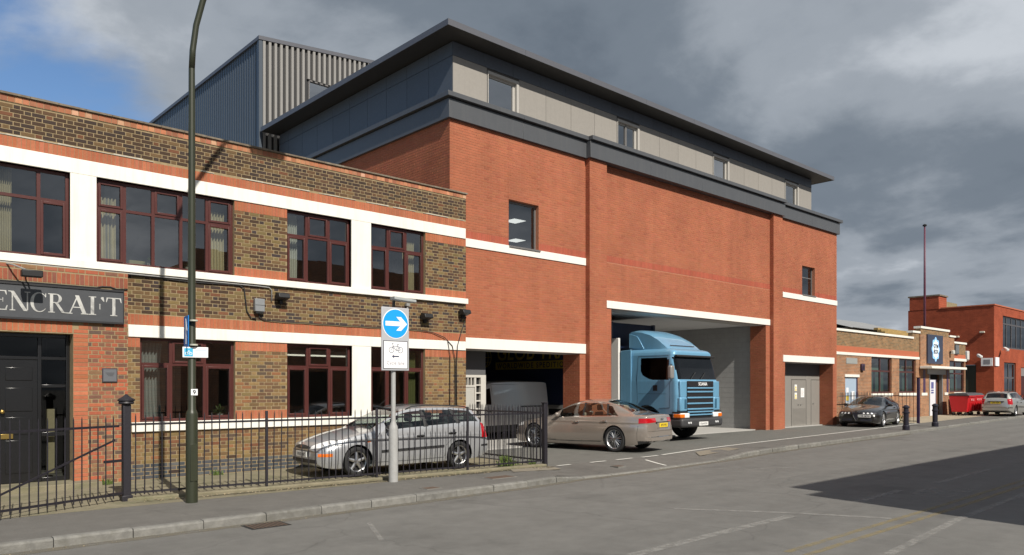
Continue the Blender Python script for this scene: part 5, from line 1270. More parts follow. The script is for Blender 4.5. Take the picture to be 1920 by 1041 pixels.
# ------------------------------------------------------------------ street lamp with its signs
lp = thing('street_lamp', 'tall dark green street lamp post with curved arm', 'street lamp', (4.48, 12.56, 0))
MB().lathe([(.092, -.1), (.092, 1.42), (.085, 1.46), (.062, 1.50), (.058, 4.0), (.048, 7.0)], n=20).build('column', M_green, lp, smooth=35)
arm = [(0, 0, 7.0)] + [(o_ * SA, -o_ * CA, z_) for o_, z_ in ((.015, 7.3), (.07, 7.7), (.18, 8.1), (.42, 8.75), (.75, 9.5), (1.2, 10.4), (1.55, 11.05), (1.9, 11.4), (2.3, 11.55))]
MB().tube(arm, [.048, .048, .047, .047, .046, .046, .045, .044, .044, .044], 14).build('arm', M_green, lp, smooth=True)
MB().box(1.5, 2.3, -1.8, -1.4, 11.48, 11.66).build('lantern', M_polegrey, lp, bevel=.05)
MB().box(-.055, .055, -.098, -.085, .35, .95).build('access_door', M_green, lp, bevel=.004)
# one-way arrow plate, seen almost edge-on
ow = thing('one_way_sign', 'blue one-way sign with white up arrow clamped to the lamp post', 'sign', (4.385, 12.515, 2.50), R(-99))
MB().box(-.18, .18, -.012, 0, 0, .50).build('plate', M_sblue, ow, bevel=.004)
MB().prism([(-.03, .05), (.03, .05), (.03, .32), (.10, .26), (0, .46), (-.10, .26), (-.03, .32)], -.016, -.0125, 'y').build('arrow', M_rwhite, ow)
for z_ in (.04, .43): MB().lathe([(.063, z_ - .012), (.063, z_ + .012)], (.03, .10, 0), 18).build('clamp', mat('clamp_pale', (.5, .5, .42), .5), ow)
cy_ = thing('cycle_route_sign', 'small white and blue cycle route plate on the lamp post', 'sign', (4.50, 12.48, 2.42), R(-12))
MB().box(-.185, .20, -.012, 0, -.085, .085).build('plate', M_rwhite, cy_, bevel=.02)
MB().box(-.16, -.03, -.016, -.0125, -.065, .065).build('symbol_field', mat('sky_blue', (.05, .42, .68), .5), cy_)
mb = MB(); 
for cx in (-.125, -.065):
    for k in range(16):
        a0, a1 = 2 * math.pi * k / 16, 2 * math.pi * (k + 1) / 16
        mb.quad(*[(cx + r_ * math.cos(a), -.0172, -.02 + r_ * math.sin(a)) for r_, a in ((.017, a0), (.024, a0), (.024, a1), (.017, a1))])
mb.quad((-.125, -.0174, -.02), (-.095, -.0174, .03), (-.085, -.0174, .03), (-.115, -.0174, -.02)); mb.quad((-.095, -.0174, .03), (-.065, -.0174, -.02), (-.058, -.0174, -.02), (-.088, -.0174, .03))
mb.build('symbol', M_rwhite, cy_)
for z_ in (.035, -.02): MB().box(.0, .17 if z_ > 0 else .13, -.0145, -.0125, z_ - .008, z_ + .008).build('text_line', mat('pale_print', (.55, .62, .72), .6), cy_)
nt_ = thing('number_tag', 'small white number nine tag on the lamp post', 'sign', (4.495, 12.49, 1.78), R(-12)); MB().box(-.05, .05, -.004, 0, -.05, .05).build('tag', M_rwhite, nt_); text('lettering', '9', .1, (0, -.0055, -.035), FACE_STREET, M_ink, nt_, align='CENTER', bold=.002, extrude=.0008)

# ------------------------------------------------------------------ cycle lane signpost
sp = thing('cycle_lane_sign', 'grey signpost with blue right-arrow roundel and cycle lane plate', 'road sign', (8.38, 12.62, 0), R(-3))
MB().lathe([(.092, -.1), (.092, 1.02), (.085, 1.08), (.05, 1.17), (.046, 1.2), (.046, 3.32)], n=20).build('post', M_polegrey, sp, smooth=35)
bd = MB().box(-.31, .31, -.085, -.06, 2.18, 3.42).build('board', M_sgrey, sp, bevel=.012)
MB().lathe([(.295, -.0885), (.295, -.0855)], (0, 0, 3.10), 48, 'y').build('roundel_rim', M_rwhite, bd)
MB().lathe([(.278, -.0925), (.278, -.089)], (0, 0, 3.10), 48, 'y').build('roundel', M_sblue2, bd)
MB().prism([(-.23, 3.055), (.10, 3.055), (.01, 2.965), (.12, 2.965), (.255, 3.10), (.12, 3.235), (.01, 3.235), (.10, 3.145), (-.23, 3.145)], -.0962, -.093, 'y').build('arrow', M_rwhite, bd)
MB().box(-.275, .275, -.0885, -.0855, 2.215, 2.765).build('plate_rim', M_ink, bd, bevel=.001)
MB().box(-.262, .262, -.0915, -.089, 2.228, 2.752).build('plate', M_rwhite, bd)
mb = MB()
def ring_y(mb, cx, cz, r0, r1, y, n=28):
    for k in range(n):
        a0, a1 = 2 * math.pi * k / n, 2 * math.pi * (k + 1) / n
        mb.quad(*[(cx + r_ * math.cos(a), y, cz + r_ * math.sin(a)) for r_, a in ((r0, a0), (r1, a0), (r1, a1), (r0, a1))])
ring_y(mb, -.095, 2.585, .050, .060, -.0925); ring_y(mb, .105, 2.585, .050, .060, -.0925)
def st(a, b, w=.009): mb.bar((a[0], -.0928, a[1]), (b[0], -.0928, b[1]), w, .001, up=(0, 1, 0))
for a, b in (((-.095, 2.585), (-.06, 2.66)), ((-.06, 2.66), (.055, 2.66)), ((-.06, 2.66), (.01, 2.575)), ((.01, 2.575), (.05, 2.69)), ((.01, 2.575), (.105, 2.585)), ((.105, 2.585), (.055, 2.66)), ((-.06, 2.66), (-.07, 2.71)), ((-.09, 2.712), (-.05, 2.712)), ((.03, 2.693), (.075, 2.693))): st(a, b)
mb.build('bicycle_symbol', mat('sign_blueblack', (.03, .04, .10), .5), bd)
MB().prism([(-.085, 2.46), (-.03, 2.505), (-.045, 2.472), (.075, 2.472), (.075, 2.448), (-.045, 2.448), (-.03, 2.415)], -.0932, -.092, 'y').build('left_arrow', MATS['sign_blueblack'], bd)
text('lettering', 'Cycle lane', .096, (0, -.0935, 2.30), FACE_STREET, mat('sign_greytext', (.30, .28, .34), .5), bd, align='CENTER', extrude=.0008, sx=.95, spacing=1.05)
MB().tube([(0, 0, 3.3), (0, -.02, 3.56)], .03, 10).build('lamp_bracket', mat('bracket_dark', (.06, .06, .065), .5), sp)
MB().prism([(-.10, 3.56), (.40, 3.53), (.40, 3.585), (-.10, 3.625)], -.22, -.04, 'y').build('sign_lamp', mat('lamp_grey', (.36, .38, .38), .5), sp, bevel=.012)

# ------------------------------------------------------------------ bollards, bins, club railings
M_boll = mat('bollard_paint', (0.018, 0.017, 0.028), .4, var=.15, vscale=20)
def bollard(x, y, label):
    t = thing('bollard', label, 'bollard', (x, y, g(x)), 0, 'bollards at the kerb')
    MB().lathe([(.145, -.05), (.145, .17), (.13, .19), (.112, .21), (.112, .70), (.135, .72), (.135, .78), (.112, .80), (.105, .93), (.135, .95), (.135, 1.0), (.10, 1.04), (.05, 1.07), (0, 1.08)], n=18).build('shaft', M_boll, t, smooth=35)
    return t
bollard(34.7, 12.75, 'black bollard nearest the black coupe'); bollard(38.6, 12.9, 'black bollard in front of the club door')
PK2 = picket_mesh(1.55, .011)
railing('club_railings', 'thin dark railings before the club wall behind the coupe', (37.0, 16.7), (41.0, 16.7), 0.0, .17, rail_z=(.12, 1.4), pk=PK2)
railing('club_railings', 'thin dark railings running back from the tall club fence post', (41.05, 14.55), (41.05, 16.68), 0.0, .17, rail_z=(.12, 1.4), pk=PK2)
t = thing('fence_post', 'tall dark purple post ending the club railings', 'post', (41.05, 14.5, 0)); MB().box(-.06, .06, -.06, .06, 0, 2.3).build('shaft', mat('post_purple', (.03, .015, .05), .5), t, bevel=.01); MB().box(-.075, .075, -.075, .075, 2.3005, 2.33).build('cap', M_iron, t)
weed(40.6, 15.5, 0.0, 160, .5, 'scrubby weeds at the foot of the club railings')
M_redbin = mat('bin_red', (0.50, 0.012, 0.018), .42, var=.08, vscale=3)
def bin_(x, y, rz, label):
    t = thing('wheeled_bin', label, 'bin', (x, y, g(x)), rz, 'red wheeled bins')
    V = [(-.62, -.42, .22), (.62, -.42, .22), (.62, .42, .22), (-.62, .42, .22), (-.70, -.56, 1.22), (.70, -.56, 1.22), (.70, .56, 1.22), (-.70, .56, 1.22)]
    mb = MB(); mb.v = V; mb.f = [(0, 3, 2, 1), (4, 5, 6, 7), (0, 1, 5, 4), (1, 2, 6, 5), (2, 3, 7, 6), (3, 0, 4, 7)]
    mb.build('body', M_redbin, t, bevel=.03)
    MB().box(-.72, .72, -.585, -.56, 1.14, 1.23).build('rim', M_redbin, t, bevel=.01)
    MB().prism([(-.60, 1.225), (.60, 1.225), (.56, 1.33), (.1, 1.40), (-.45, 1.36)], -.72, .72, 'x').build('lid', mat('bin_lid', (.07, .07, .075), .5), t, bevel=.02)
    for k in (-.35, 0, .35): MB().box(k - .03, k + .03, -.535, -.45, .3, .78).build('rib', M_redbin, t)
    for sx in (-.5, .5):
        for sy in (-.33, .33): MB().lathe([(.10, -.03), (.10, .03)], (sx, sy, .10), 14, 'x').build('wheel', M_rubber, t); MB().box(sx - .03, sx + .03, sy - .05, sy + .05, .12, .225).build('fork', M_steel, t)
    text('lettering', 'RECYCLE', .16, (0, -.59, .92), (R(84), 0, 0), mat('bin_print', (.85, .45, .45), .5), t, align='CENTER', extrude=.001)
    return t
bin_(52.5, 16.0, R(2), 'red wheeled bin standing nearest the club door'); bin_(54.2, 16.1, R(-6), 'red wheeled bin half hidden behind the silver estate')
# ------------------------------------------------------------------ cars
from mathutils.bvhtree import BVHTree
def pchip(tab):
    xs = np.array([p[0] for p in tab], float); ys = np.array([p[1] for p in tab], float)
    h = np.diff(xs); d = np.diff(ys) / h; m = np.zeros_like(ys)
    for i in range(1, len(xs) - 1):
        if d[i - 1] * d[i] > 0:
            w1, w2 = 2 * h[i] + h[i - 1], h[i] + 2 * h[i - 1]; m[i] = (w1 + w2) / (w1 / d[i - 1] + w2 / d[i])
    m[0], m[-1] = d[0], d[-1]
    def f(x):
        x = np.clip(np.asarray(x, float), xs[0], xs[-1]); i = np.clip(np.searchsorted(xs, x) - 1, 0, len(h) - 1)
        t = (x - xs[i]) / h[i]; t2, t3 = t * t, t ** 3
        return (2 * t3 - 3 * t2 + 1) * ys[i] + (t3 - 2 * t2 + t) * h[i] * m[i] + (-2 * t3 + 3 * t2) * ys[i + 1] + (t3 - t2) * h[i] * m[i + 1]
    return f
def paint(name, col, metal=.55, rough=.32, flake=True):
    m = mat(name, col, rough, metal, coat=1.0, spec=.5)
    return m
M_carglass = glass_mat('car_glass', (0.58, 0.64, 0.62), 1.7)
M_tint = glass_mat('car_glass_dark', (0.16, 0.18, 0.18), 1.6)
M_trim = mat('car_trim', (0.022, 0.022, 0.023), .55)
M_alloy = mat('alloy_wheel', (0.62, 0.62, 0.63), .28, .9)
M_redlamp = mat('lamp_red', (0.42, 0.006, 0.012), .12, coat=1.0)
M_amber = mat('lamp_amber', (0.85, 0.18, 0.01), .2, coat=.6)
M_clear = mat('lamp_clear', (0.86, 0.87, 0.88), .25, 0.0, coat=1.0)
M_chrome = mat('chrome', (0.75, 0.75, 0.76), .1, 1.0)
M_seatc = mat('seat_cloth', (0.07, 0.07, 0.075), .9)
M_seatl = mat('seat_leather', (0.40, 0.33, 0.26), .6)
M_ply = mat('plate_yellow', (0.80, 0.58, 0.02), .5); M_plw = mat('plate_white', (0.75, 0.75, 0.73), .5)

def wheel_meshes(r, w, spokes, style, rim_r):
    ty = MB(); hw = w / 2
    prof = [(rim_r * .97, -hw * .80), (rim_r + .012, -hw * .96), (r * .90, -hw), (r * .975, -hw * .86), (r, -hw * .55), (r, hw * .55), (r * .975, hw * .86), (r * .90, hw), (rim_r + .012, hw * .96), (rim_r * .97, hw * .80)]
    n = 40; i0 = 0
    for rr, h in prof:
        for j in range(n): a = 2 * math.pi * j / n; ty.v.append((rr * math.cos(a), h, rr * math.sin(a)))
    for k in range(len(prof) - 1):
        for j in range(n): a, b = k * n + j, k * n + (j + 1) % n; ty.f.append((a, a + n, b + n, b))
    rm_ = MB(); pr = [(rim_r * .97, -hw * .80), (rim_r * 1.0, -hw * .86), (rim_r * .95, -hw * .80), (rim_r * .90, -hw * .3), (rim_r * .9, hw * .7)]
    for rr, h in pr:
        for j in range(n): a = 2 * math.pi * j / n; rm_.v.append((rr * math.cos(a), h, rr * math.sin(a)))
    for k in range(len(pr) - 1):
        for j in range(n): a, b = k * n + j, k * n + (j + 1) % n; rm_.f.append((a, a + n, b + n, b))
    sp = MB(); yo = -hw * .62
    for k in range(spokes):
        a = 2 * math.pi * k / spokes + .3
        for off in ((0,) if style == 'wide' else (-.09, .09)):
            w0, w1 = (rim_r * .17, rim_r * .12) if style == 'wide' else (rim_r * .06, rim_r * .045)
            ca, sa = math.cos(a + off * .6), math.sin(a + off * .6); cb, sb = math.cos(a + off * 1.5), math.sin(a + off * 1.5)
            r0, r1 = rim_r * .16, rim_r * .95
            i = len(sp.v)
            for (rr, c_, s_, ww, y0) in ((r0, ca, sa, w0, yo - .02), (r1, cb, sb, w1, yo - .004)):
                for sg_, yy in ((-1, y0 + .012), (1, y0 + .012), (1, y0 + .05), (-1, y0 + .05)):
                    sp.v.append((rr * c_ - sg_ * ww * s_, yy, rr * s_ + sg_ * ww * c_))
                sp.v.append((rr * c_, y0, rr * s_))
            sp.f += [(i + 0, i + 4, i + 9, i + 5), (i + 4, i + 1, i + 6, i + 9), (i + 1, i + 2, i + 7, i + 6), (i + 3, i + 0, i + 5, i + 8), (i + 2, i + 3, i + 8, i + 7)]
    sp.lathe([(rim_r * .20, yo - .012), (rim_r * .22, yo), (rim_r * .22, yo + .06)], (0, 0, 0), 18, 'y')
    hb_ = MB().lathe([(rim_r * .86, 0.0), (rim_r * .86, .02)], (0, 0, 0), 28, 'y')
    return ty, rm_, sp, hb_

def make_car(S, name, label, loc, rz, paint_m, scale=1.0, group=None):
    """S: table of section curves against s, the distance from the front bumper; car's nose points to local +x"""
    t = thing(name, label, 'car' if S.get('cat') is None else S['cat'], loc, rz, group); t.scale = scale if isinstance(scale, tuple) else (scale,) * 3
    L = S['L']; f = {k: pchip(S[k]) for k in ('zt', 'zs', 'ws', 'hw', 'wr', 'cr', 'zb')}
    Ns = S.get('ns', 290); q = np.linspace(0, 1, Ns)
    s = L * (q - .075 * np.sin(2 * math.pi * q))         # denser towards both ends
    s = np.sort(np.clip(s, 0, L)); s[0], s[-1] = 0, L
    zt, zs, ws, hw, wr_, cr, zb = [f[k](s) for k in ('zt', 'zs', 'ws', 'hw', 'wr', 'cr', 'zb')]
    zs = np.minimum(zs, zt - cr - .004); wb = hw * S.get('tuck', .93); ws = np.minimum(ws, hw - .004); wr_ = np.minimum(wr_, ws - .002)
    zr = np.maximum(zt - cr, zs + .003)
    nb, nc, nd = 52, 26, 24
    pts = []; seg = []; par = []
    zsill = zb + .10
    # bottom
    for u in (0, .5): pts.append((wb * u, zb + 0 * wb)); seg.append('a'); par.append(u)
    for u in np.linspace(0, 1, nb):
        z = zb + (zs - zb) * u
        # side: tucks under at the sill, widest at mid height, turns in to the shoulder
        y = wb + (hw - wb) * np.sin(np.minimum(u / S.get('wide', .55), 1) * math.pi / 2) ** .8
        v = np.clip((u - S.get('wide', .55)) / (1 - S.get('wide', .55)), 0, 1); y = y - (hw - ws) * v ** S.get('turn', 2.6)
        if 'crease' in S:
            zc, dep = S['crease']; y = y + dep * np.exp(-((z - zc - .02) / .02) ** 2) - dep * .8 * np.exp(-((z - zc + .035) / .035) ** 2)
        pts.append((y, z)); seg.append('b'); par.append(u)
    for u in np.linspace(0, 1, nc)[1:]:
        bul = .018 * np.sin(u * math.pi)
        pts.append((ws + (wr_ - ws) * u + bul, zs + (zr - zs) * u)); seg.append('c'); par.append(u)
    for u in np.linspace(0, 1, nd)[1:]:
        y = wr_ * (1 - u); pts.append((y, zr + (zt - zr) * (1 - (1 - u) ** 2.2))); seg.append('d'); par.append(u)
    M = len(pts); Y = np.stack([p[0] + 0 * s for p in pts], 1); Z = np.stack([p[1] + 0 * s for p in pts], 1)
    # plan rounding at nose and tail: sections lean back with y
    X = L / 2 - s[:, None] + 0 * Y
    bowf, bowr = S.get('bowf', .10), S.get('bowr', .05)
    kf = np.clip(1 - s / .7, 0, 1)[:, None]; kr_ = np.clip(1 - (L - s) / .5, 0, 1)[:, None]
    X = X - bowf * kf * (Y / hw.max()) ** 2 + bowr * kr_ * (Y / hw.max()) ** 2
    if 'nose_lean' in S: X = X - S['nose_lean'] * kf * np.clip((Z - .45) / .4, 0, 1)
    full = [(X[:, j], Y[:, j], Z[:, j]) for j in range(M)] + [(X[:, j], -Y[:, j], Z[:, j]) for j in range(M - 2, -1, -1)]
    segf = seg + seg[:-1][::-1]; parf = par + par[:-1][::-1]
    K = len(full); V = np.stack([np.stack(c, 1) for c in full], 1)          # Ns,K,3
    quad_s = (s[:-1] + s[1:]) / 2
    cent = (V[:-1, :-1] + V[1:, :-1] + V[:-1, 1:] + V[1:, 1:]) / 4
    pj = np.array([(parf[j] + parf[j + 1]) / 2 if segf[j] == segf[j + 1] else (0.01 if j < K / 2 else .01) for j in range(K - 1)])
    sj = np.array([segf[j + 1] if j < M - 1 else segf[j] for j in range(K - 1)])
    SS = quad_s[:, None] + 0 * cent[:, :, 0]; PP = pj[None, :] + 0 * SS; YY, ZZ = cent[:, :, 1], cent[:, :, 2]
    isb, isc, isd, isa = [np.broadcast_to(sj == k, SS.shape) for k in 'bcda']
    reg = np.zeros(SS.shape, int); names = ['body']; mats_ = [paint_m]
    ctx = dict(s=SS, p=PP, y=np.abs(YY), ys=YY, z=ZZ, b=isb, c=isc, d=isd, np=np, L=L)
    for nm, pred, m_ in S['patches']:
        names.append(nm); mats_.append(m_); reg[pred(ctx) & (reg == 0)] = len(names) - 1
    # wheel arches
    cut = np.zeros(SS.shape, bool)
    for sw in S['axles']:
        rr = S['tyre'] + S.get('gap', .045)
        cut |= ((SS - sw) ** 2 + (ZZ - S['tyre']) ** 2 < rr ** 2) & (np.abs(YY) > .35)
    # snap grid vertices on the arch outline so it reads as a clean arc
    sv = s[:, None] + 0 * V[:, :, 0]
    for sw in S['axles']:
        rr = S['tyre'] + S.get('gap', .045); dx, dz = sv - sw, V[:, :, 2] - S['tyre']; dist = np.sqrt(dx * dx + dz * dz) + 1e-9
        near = (np.abs(dist - rr) < .013) & (np.abs(V[:, :, 1]) > .35); k_ = np.where(near, rr / dist, 1)
        V[:, :, 0] += -(dx * k_ - dx); V[:, :, 2] += dz * k_ - dz
    idx = np.arange(Ns * K).reshape(Ns, K)
    quads = np.stack([idx[:-1, :-1], idx[1:, :-1], idx[1:, 1:], idx[:-1, 1:]], -1)
    Vf = V.reshape(-1, 3)
    f['bvh'] = BVHTree.FromPolygons(Vf.tolist() , quads.reshape(-1, 4).tolist() + [list(range(K))[::-1], list(range((Ns - 1) * K, Ns * K))])
    body = None
    for r_ in range(len(names)):
        # left and right copies of a patch are separate parts
        halves = [None] if r_ == 0 or names[r_] in S.get('whole', ('windscreen', 'rear_window', 'grille', 'bumper_inlet')) else [1, -1]
        for hv in halves:
            msk = (reg == r_) & ~cut
            if hv: msk &= (YY * hv > 0)
            fq = quads[msk]
            if not len(fq): continue
            used, inv = np.unique(fq, return_inverse=True)
            me = bpy.data.meshes.new(names[r_]); fl = inv.reshape(fq.shape)
            vv = Vf[used]; faces = fl.tolist()
            if r_ == 0:
                n0 = len(vv); vv = np.vstack([vv, V[0], V[-1]]); faces = faces + [list(range(n0, n0 + K))[::-1], list(range(n0 + K, n0 + 2 * K))]
            me.from_pydata(vv.tolist(), [], faces); me.update()
            o = link(names[r_], me, mats_[r_], t, smooth=40)
            if r_ == 0: body = o
    def side_y(s_, z_):
        i = int(np.argmin(np.abs(s - s_))); zz = Z[i, 2:2 + nb]; return float(np.interp(z_, zz, Y[i, 2:2 + nb]))
    def at(s_, z_, sg_, off=.004): return (L / 2 - s_, sg_ * (side_y(s_, z_) + off), z_)
    t_side = at
    # seams between panels, side strips, handles
    for sg_ in (1, -1):
        for line in S.get('seams', ()):
            MB().tube([at(a, b, sg_, .0) for a, b in line], .0045, 5).build('panel_gap', M_dark, t)
        if 'strip' in S:
            for s0, s1, z0, z1, m_ in S['strip']:
                pts_ = [at(s0 + (s1 - s0) * k / 12, z0 + (z1 - z0) * k / 12, sg_, .004) for k in range(13)]
                mb = MB()
                for p_, q_ in zip(pts_, pts_[1:]):
                    h_ = .026; o_ = .012 * sg_
                    mb.quad((p_[0], p_[1] + o_, p_[2] - h_), (q_[0], q_[1] + o_, q_[2] - h_), (q_[0], q_[1] + o_, q_[2] + h_), (p_[0], p_[1] + o_, p_[2] + h_))
                    mb.quad((p_[0], p_[1] - o_, p_[2] + h_), (q_[0], q_[1] - o_, q_[2] + h_), (q_[0], q_[1] + o_, q_[2] + h_), (p_[0], p_[1] + o_, p_[2] + h_))
                    mb.quad((p_[0], p_[1] - o_, p_[2] - h_), (q_[0], q_[1] - o_, q_[2] - h_), (q_[0], q_[1] + o_, q_[2] - h_), (p_[0], p_[1] + o_, p_[2] - h_))
                mb.build('side_strip', m_, t)
        for s_, z_ in S.get('handles', ()):
            p_ = at(s_, z_, sg_, .022); MB().box(p_[0] - .10, p_[0] + .10, p_[1] - .018, p_[1] + .018, z_ - .016, z_ + .016).build('door_handle', S.get('handle_mat', paint_m), t, bevel=.012, seg=3)
            p_ = at(s_, z_ - .01, sg_, .002); MB().box(p_[0] - .08, p_[0] + .06, p_[1] - .004, p_[1] + .004, z_ - .035, z_ + .02).build('handle_recess', M_trim, t)
        if 'mirror' in S:
            s_, z_, m_ = S['mirror']; p_ = at(min(s_, L), float(f['zs'](s_)) - .01, sg_, 0)
            o = MB().lathe([(0, -.11), (.05, -.105), (.075, -.06), (.082, 0), (.078, .07), (.06, .10), (0, .105)], (0, 0, 0), 16, 'y').build('wing_mirror', m_, t, smooth=True)
            o.location = (p_[0], p_[1] + .10 * sg_, z_); o.scale = (.75, 1, .78)
            MB().box(p_[0] - .03, p_[0] + .03, min(p_[1] - .03 * sg_, p_[1] + .06 * sg_), max(p_[1] - .03 * sg_, p_[1] + .06 * sg_), z_ - .06, z_ - .02).build('mirror_arm', M_trim, t)
        if S.get('rails'):
            pts_ = [(L / 2 - a, sg_ * (float(f['wr'](a)) - .03), float(f['zt'](a)) - float(f['cr'](a)) * .85 + (.045 if 0 < k < 11 else .0)) for k, a in enumerate(np.linspace(*S['rails'], 12))]
            MB().tube(pts_, .014, 8).build('roof_rail', M_trim, t, smooth=True)
    # wheels and liners
    ty, rm_, sp_, hb_ = wheel_meshes(S['tyre'], S.get('tw', .205), S['spokes'], S['spoke_style'], S['rim'])
    for sw in S['axles']:
        for sg_ in (1, -1):
            yw = (side_y(sw + S['tyre'] * 1.25, S['tyre'] + .12) if sw < L / 2 else side_y(sw - S['tyre'] * 1.25, S['tyre'] + .12)) - S.get('tw', .205) / 2 - .012
            w = ty.build('wheel', M_rubber, t, smooth=50); w.location = (L / 2 - sw, sg_ * yw, S['tyre']); w.rotation_euler = (0, 0, 0 if sg_ < 0 else math.pi)
            rm_.build('rim', M_alloy, w, smooth=50); sp_.build('spokes', S.get('alloy', M_alloy), w, smooth=30); hb_.build('brake_disc', M_dark, w)
            ln = MB(); n = 22; rr = S['tyre'] + S.get('gap', .045) + .004; yo, yi = side_y(sw - rr * .95 if sw > L / 2 else sw + rr * .95, S['tyre'] + .2) - .03, yw - .22
            for k in range(n):
                a0, a1 = math.pi * k / n, math.pi * (k + 1) / n
                P_ = lambda a, y_: (L / 2 - sw + rr * math.cos(a), sg_ * y_, S['tyre'] + rr * math.sin(a))
                ln.quad(P_(a0, yi), P_(a1, yi), P_(a1, yo), P_(a0, yo))
            ln.v += [(L / 2 - sw + rr * math.cos(math.pi * k / n), sg_ * yi, S['tyre'] + rr * math.sin(math.pi * k / n)) for k in range(n + 1)]
            ln.f.append(tuple(range(len(ln.v) - n - 1, len(ln.v)))); ln.build('arch_liner', M_dark, t)
    # inside: floor, dashboard, seats
    if S.get('seats'):
        MB().box(L / 2 - S['cabin'][1], L / 2 - S['cabin'][0], -.6, .6, .34, .40).build('floor_pan', M_dark, t)
        MB().box(L / 2 - S['cabin'][0] - .25, L / 2 - S['cabin'][0], -.62, .62, .6, S['dash']).build('dashboard', M_trim, t, bevel=.05)
        sm = S['seats'][1]
        for ss in S['seats'][0]:
            for sy in (-.34, .34):
                st_ = MB().box(L / 2 - ss - .25, L / 2 - ss + .27, sy - .23, sy + .23, .40, .58).build('seat', sm, t, bevel=.05)
                MB().prism([(L / 2 - ss - .26, .52), (L / 2 - ss - .12, .52), (L / 2 - ss - .28, 1.06), (L / 2 - ss - .37, 1.06)], sy - .22, sy + .22, 'y').build('seat_back', sm, st_, bevel=.04)
                MB().box(L / 2 - ss - .40, L / 2 - ss - .30, sy - .13, sy + .13, 1.10, 1.27).build('head_rest', sm, st_, bevel=.035)
        rg = MB(); c = Vector((L / 2 - S['cabin'][0] - .36, S.get('wheel_y', -.34), .86)); ax = Vector((-.9, 0, .45)).normalized(); u = Vector((0, 1, 0)); v = ax.cross(u)
        rg.tube([c + (u * math.cos(a) + v * math.sin(a)) * .18 for a in np.linspace(0, 2 * math.pi, 25)], .014, 6, cap=False); rg.build('steering_wheel', M_trim, t, smooth=True)
    return t, (lambda s_, z_, sg_, off=.004: at(s_, z_, sg_, off)), f

def skin(t, bvh, name, m, rays, n, k, off=.004, rmax=9):
    """a smooth lamp or inlet laid on the body: rays is an (n+1)x(k+1) grid of (origin, direction, axis point)"""
    mb = MB(); ids = {}
    for i in range(n + 1):
        for j in range(k + 1):
            o_, d_, ax = rays(i / n, j / k)
            hit, nr, _, _ = bvh.ray_cast(Vector(o_), Vector(d_))
            if hit is not None and (ax is None or (hit.xy - Vector(ax)).length < rmax):
                ids[i, j] = len(mb.v); mb.v.append(tuple(hit - Vector(d_).normalized() * off))
    for i in range(n):
        for j in range(k):
            q = [(i, j), (i + 1, j), (i + 1, j + 1), (i, j + 1)]
            if all(p in ids for p in q): mb.f.append(tuple(ids[p] for p in q))
    return mb.build(name, m, t, smooth=True) if mb.f else None
def corner(t, bvh, name, m, end, cx, cy, p0, p1, zlo, zhi, sides=(1, -1), n=26, k=9, off=.004, rmax=1.0):
    for sg_ in sides:
        def rays(u, v):
            a = R(p0 + (p1 - p0) * u); out = Vector((end * math.cos(a), sg_ * math.sin(a), 0)); z = zlo(u) + (zhi(u) - zlo(u)) * v
            return Vector((cx, cy * sg_, z)) + out * 2, -out, (cx, cy * sg_)
        skin(t, bvh, name, m, rays, n, k, off, rmax)
def middle(t, bvh, name, m, end, y0, y1, zlo, zhi, n=30, k=6, off=.004):
    skin(t, bvh, name, m, lambda u, v: ((end * 6, y0 + (y1 - y0) * u, zlo(u) + (zhi(u) - zlo(u)) * v), (-end, 0, 0), None), n, k, off)
def plate(t, x, z, facing, body, m, w=.52, y=0, tilt=0):
    p = MB().box(-.006, .006, -w / 2, w / 2, -.056, .056).build('number_plate', m, t); p.location = (x, y, z); p.rotation_euler = (0, tilt, 0)
    text('plate_lettering', body, .095, (.0075 * facing, 0, -.033), (R(90), 0, R(90) * facing), M_ink, p, align='CENTER', extrude=.0006, bold=.0022, sx=.92)
    return p

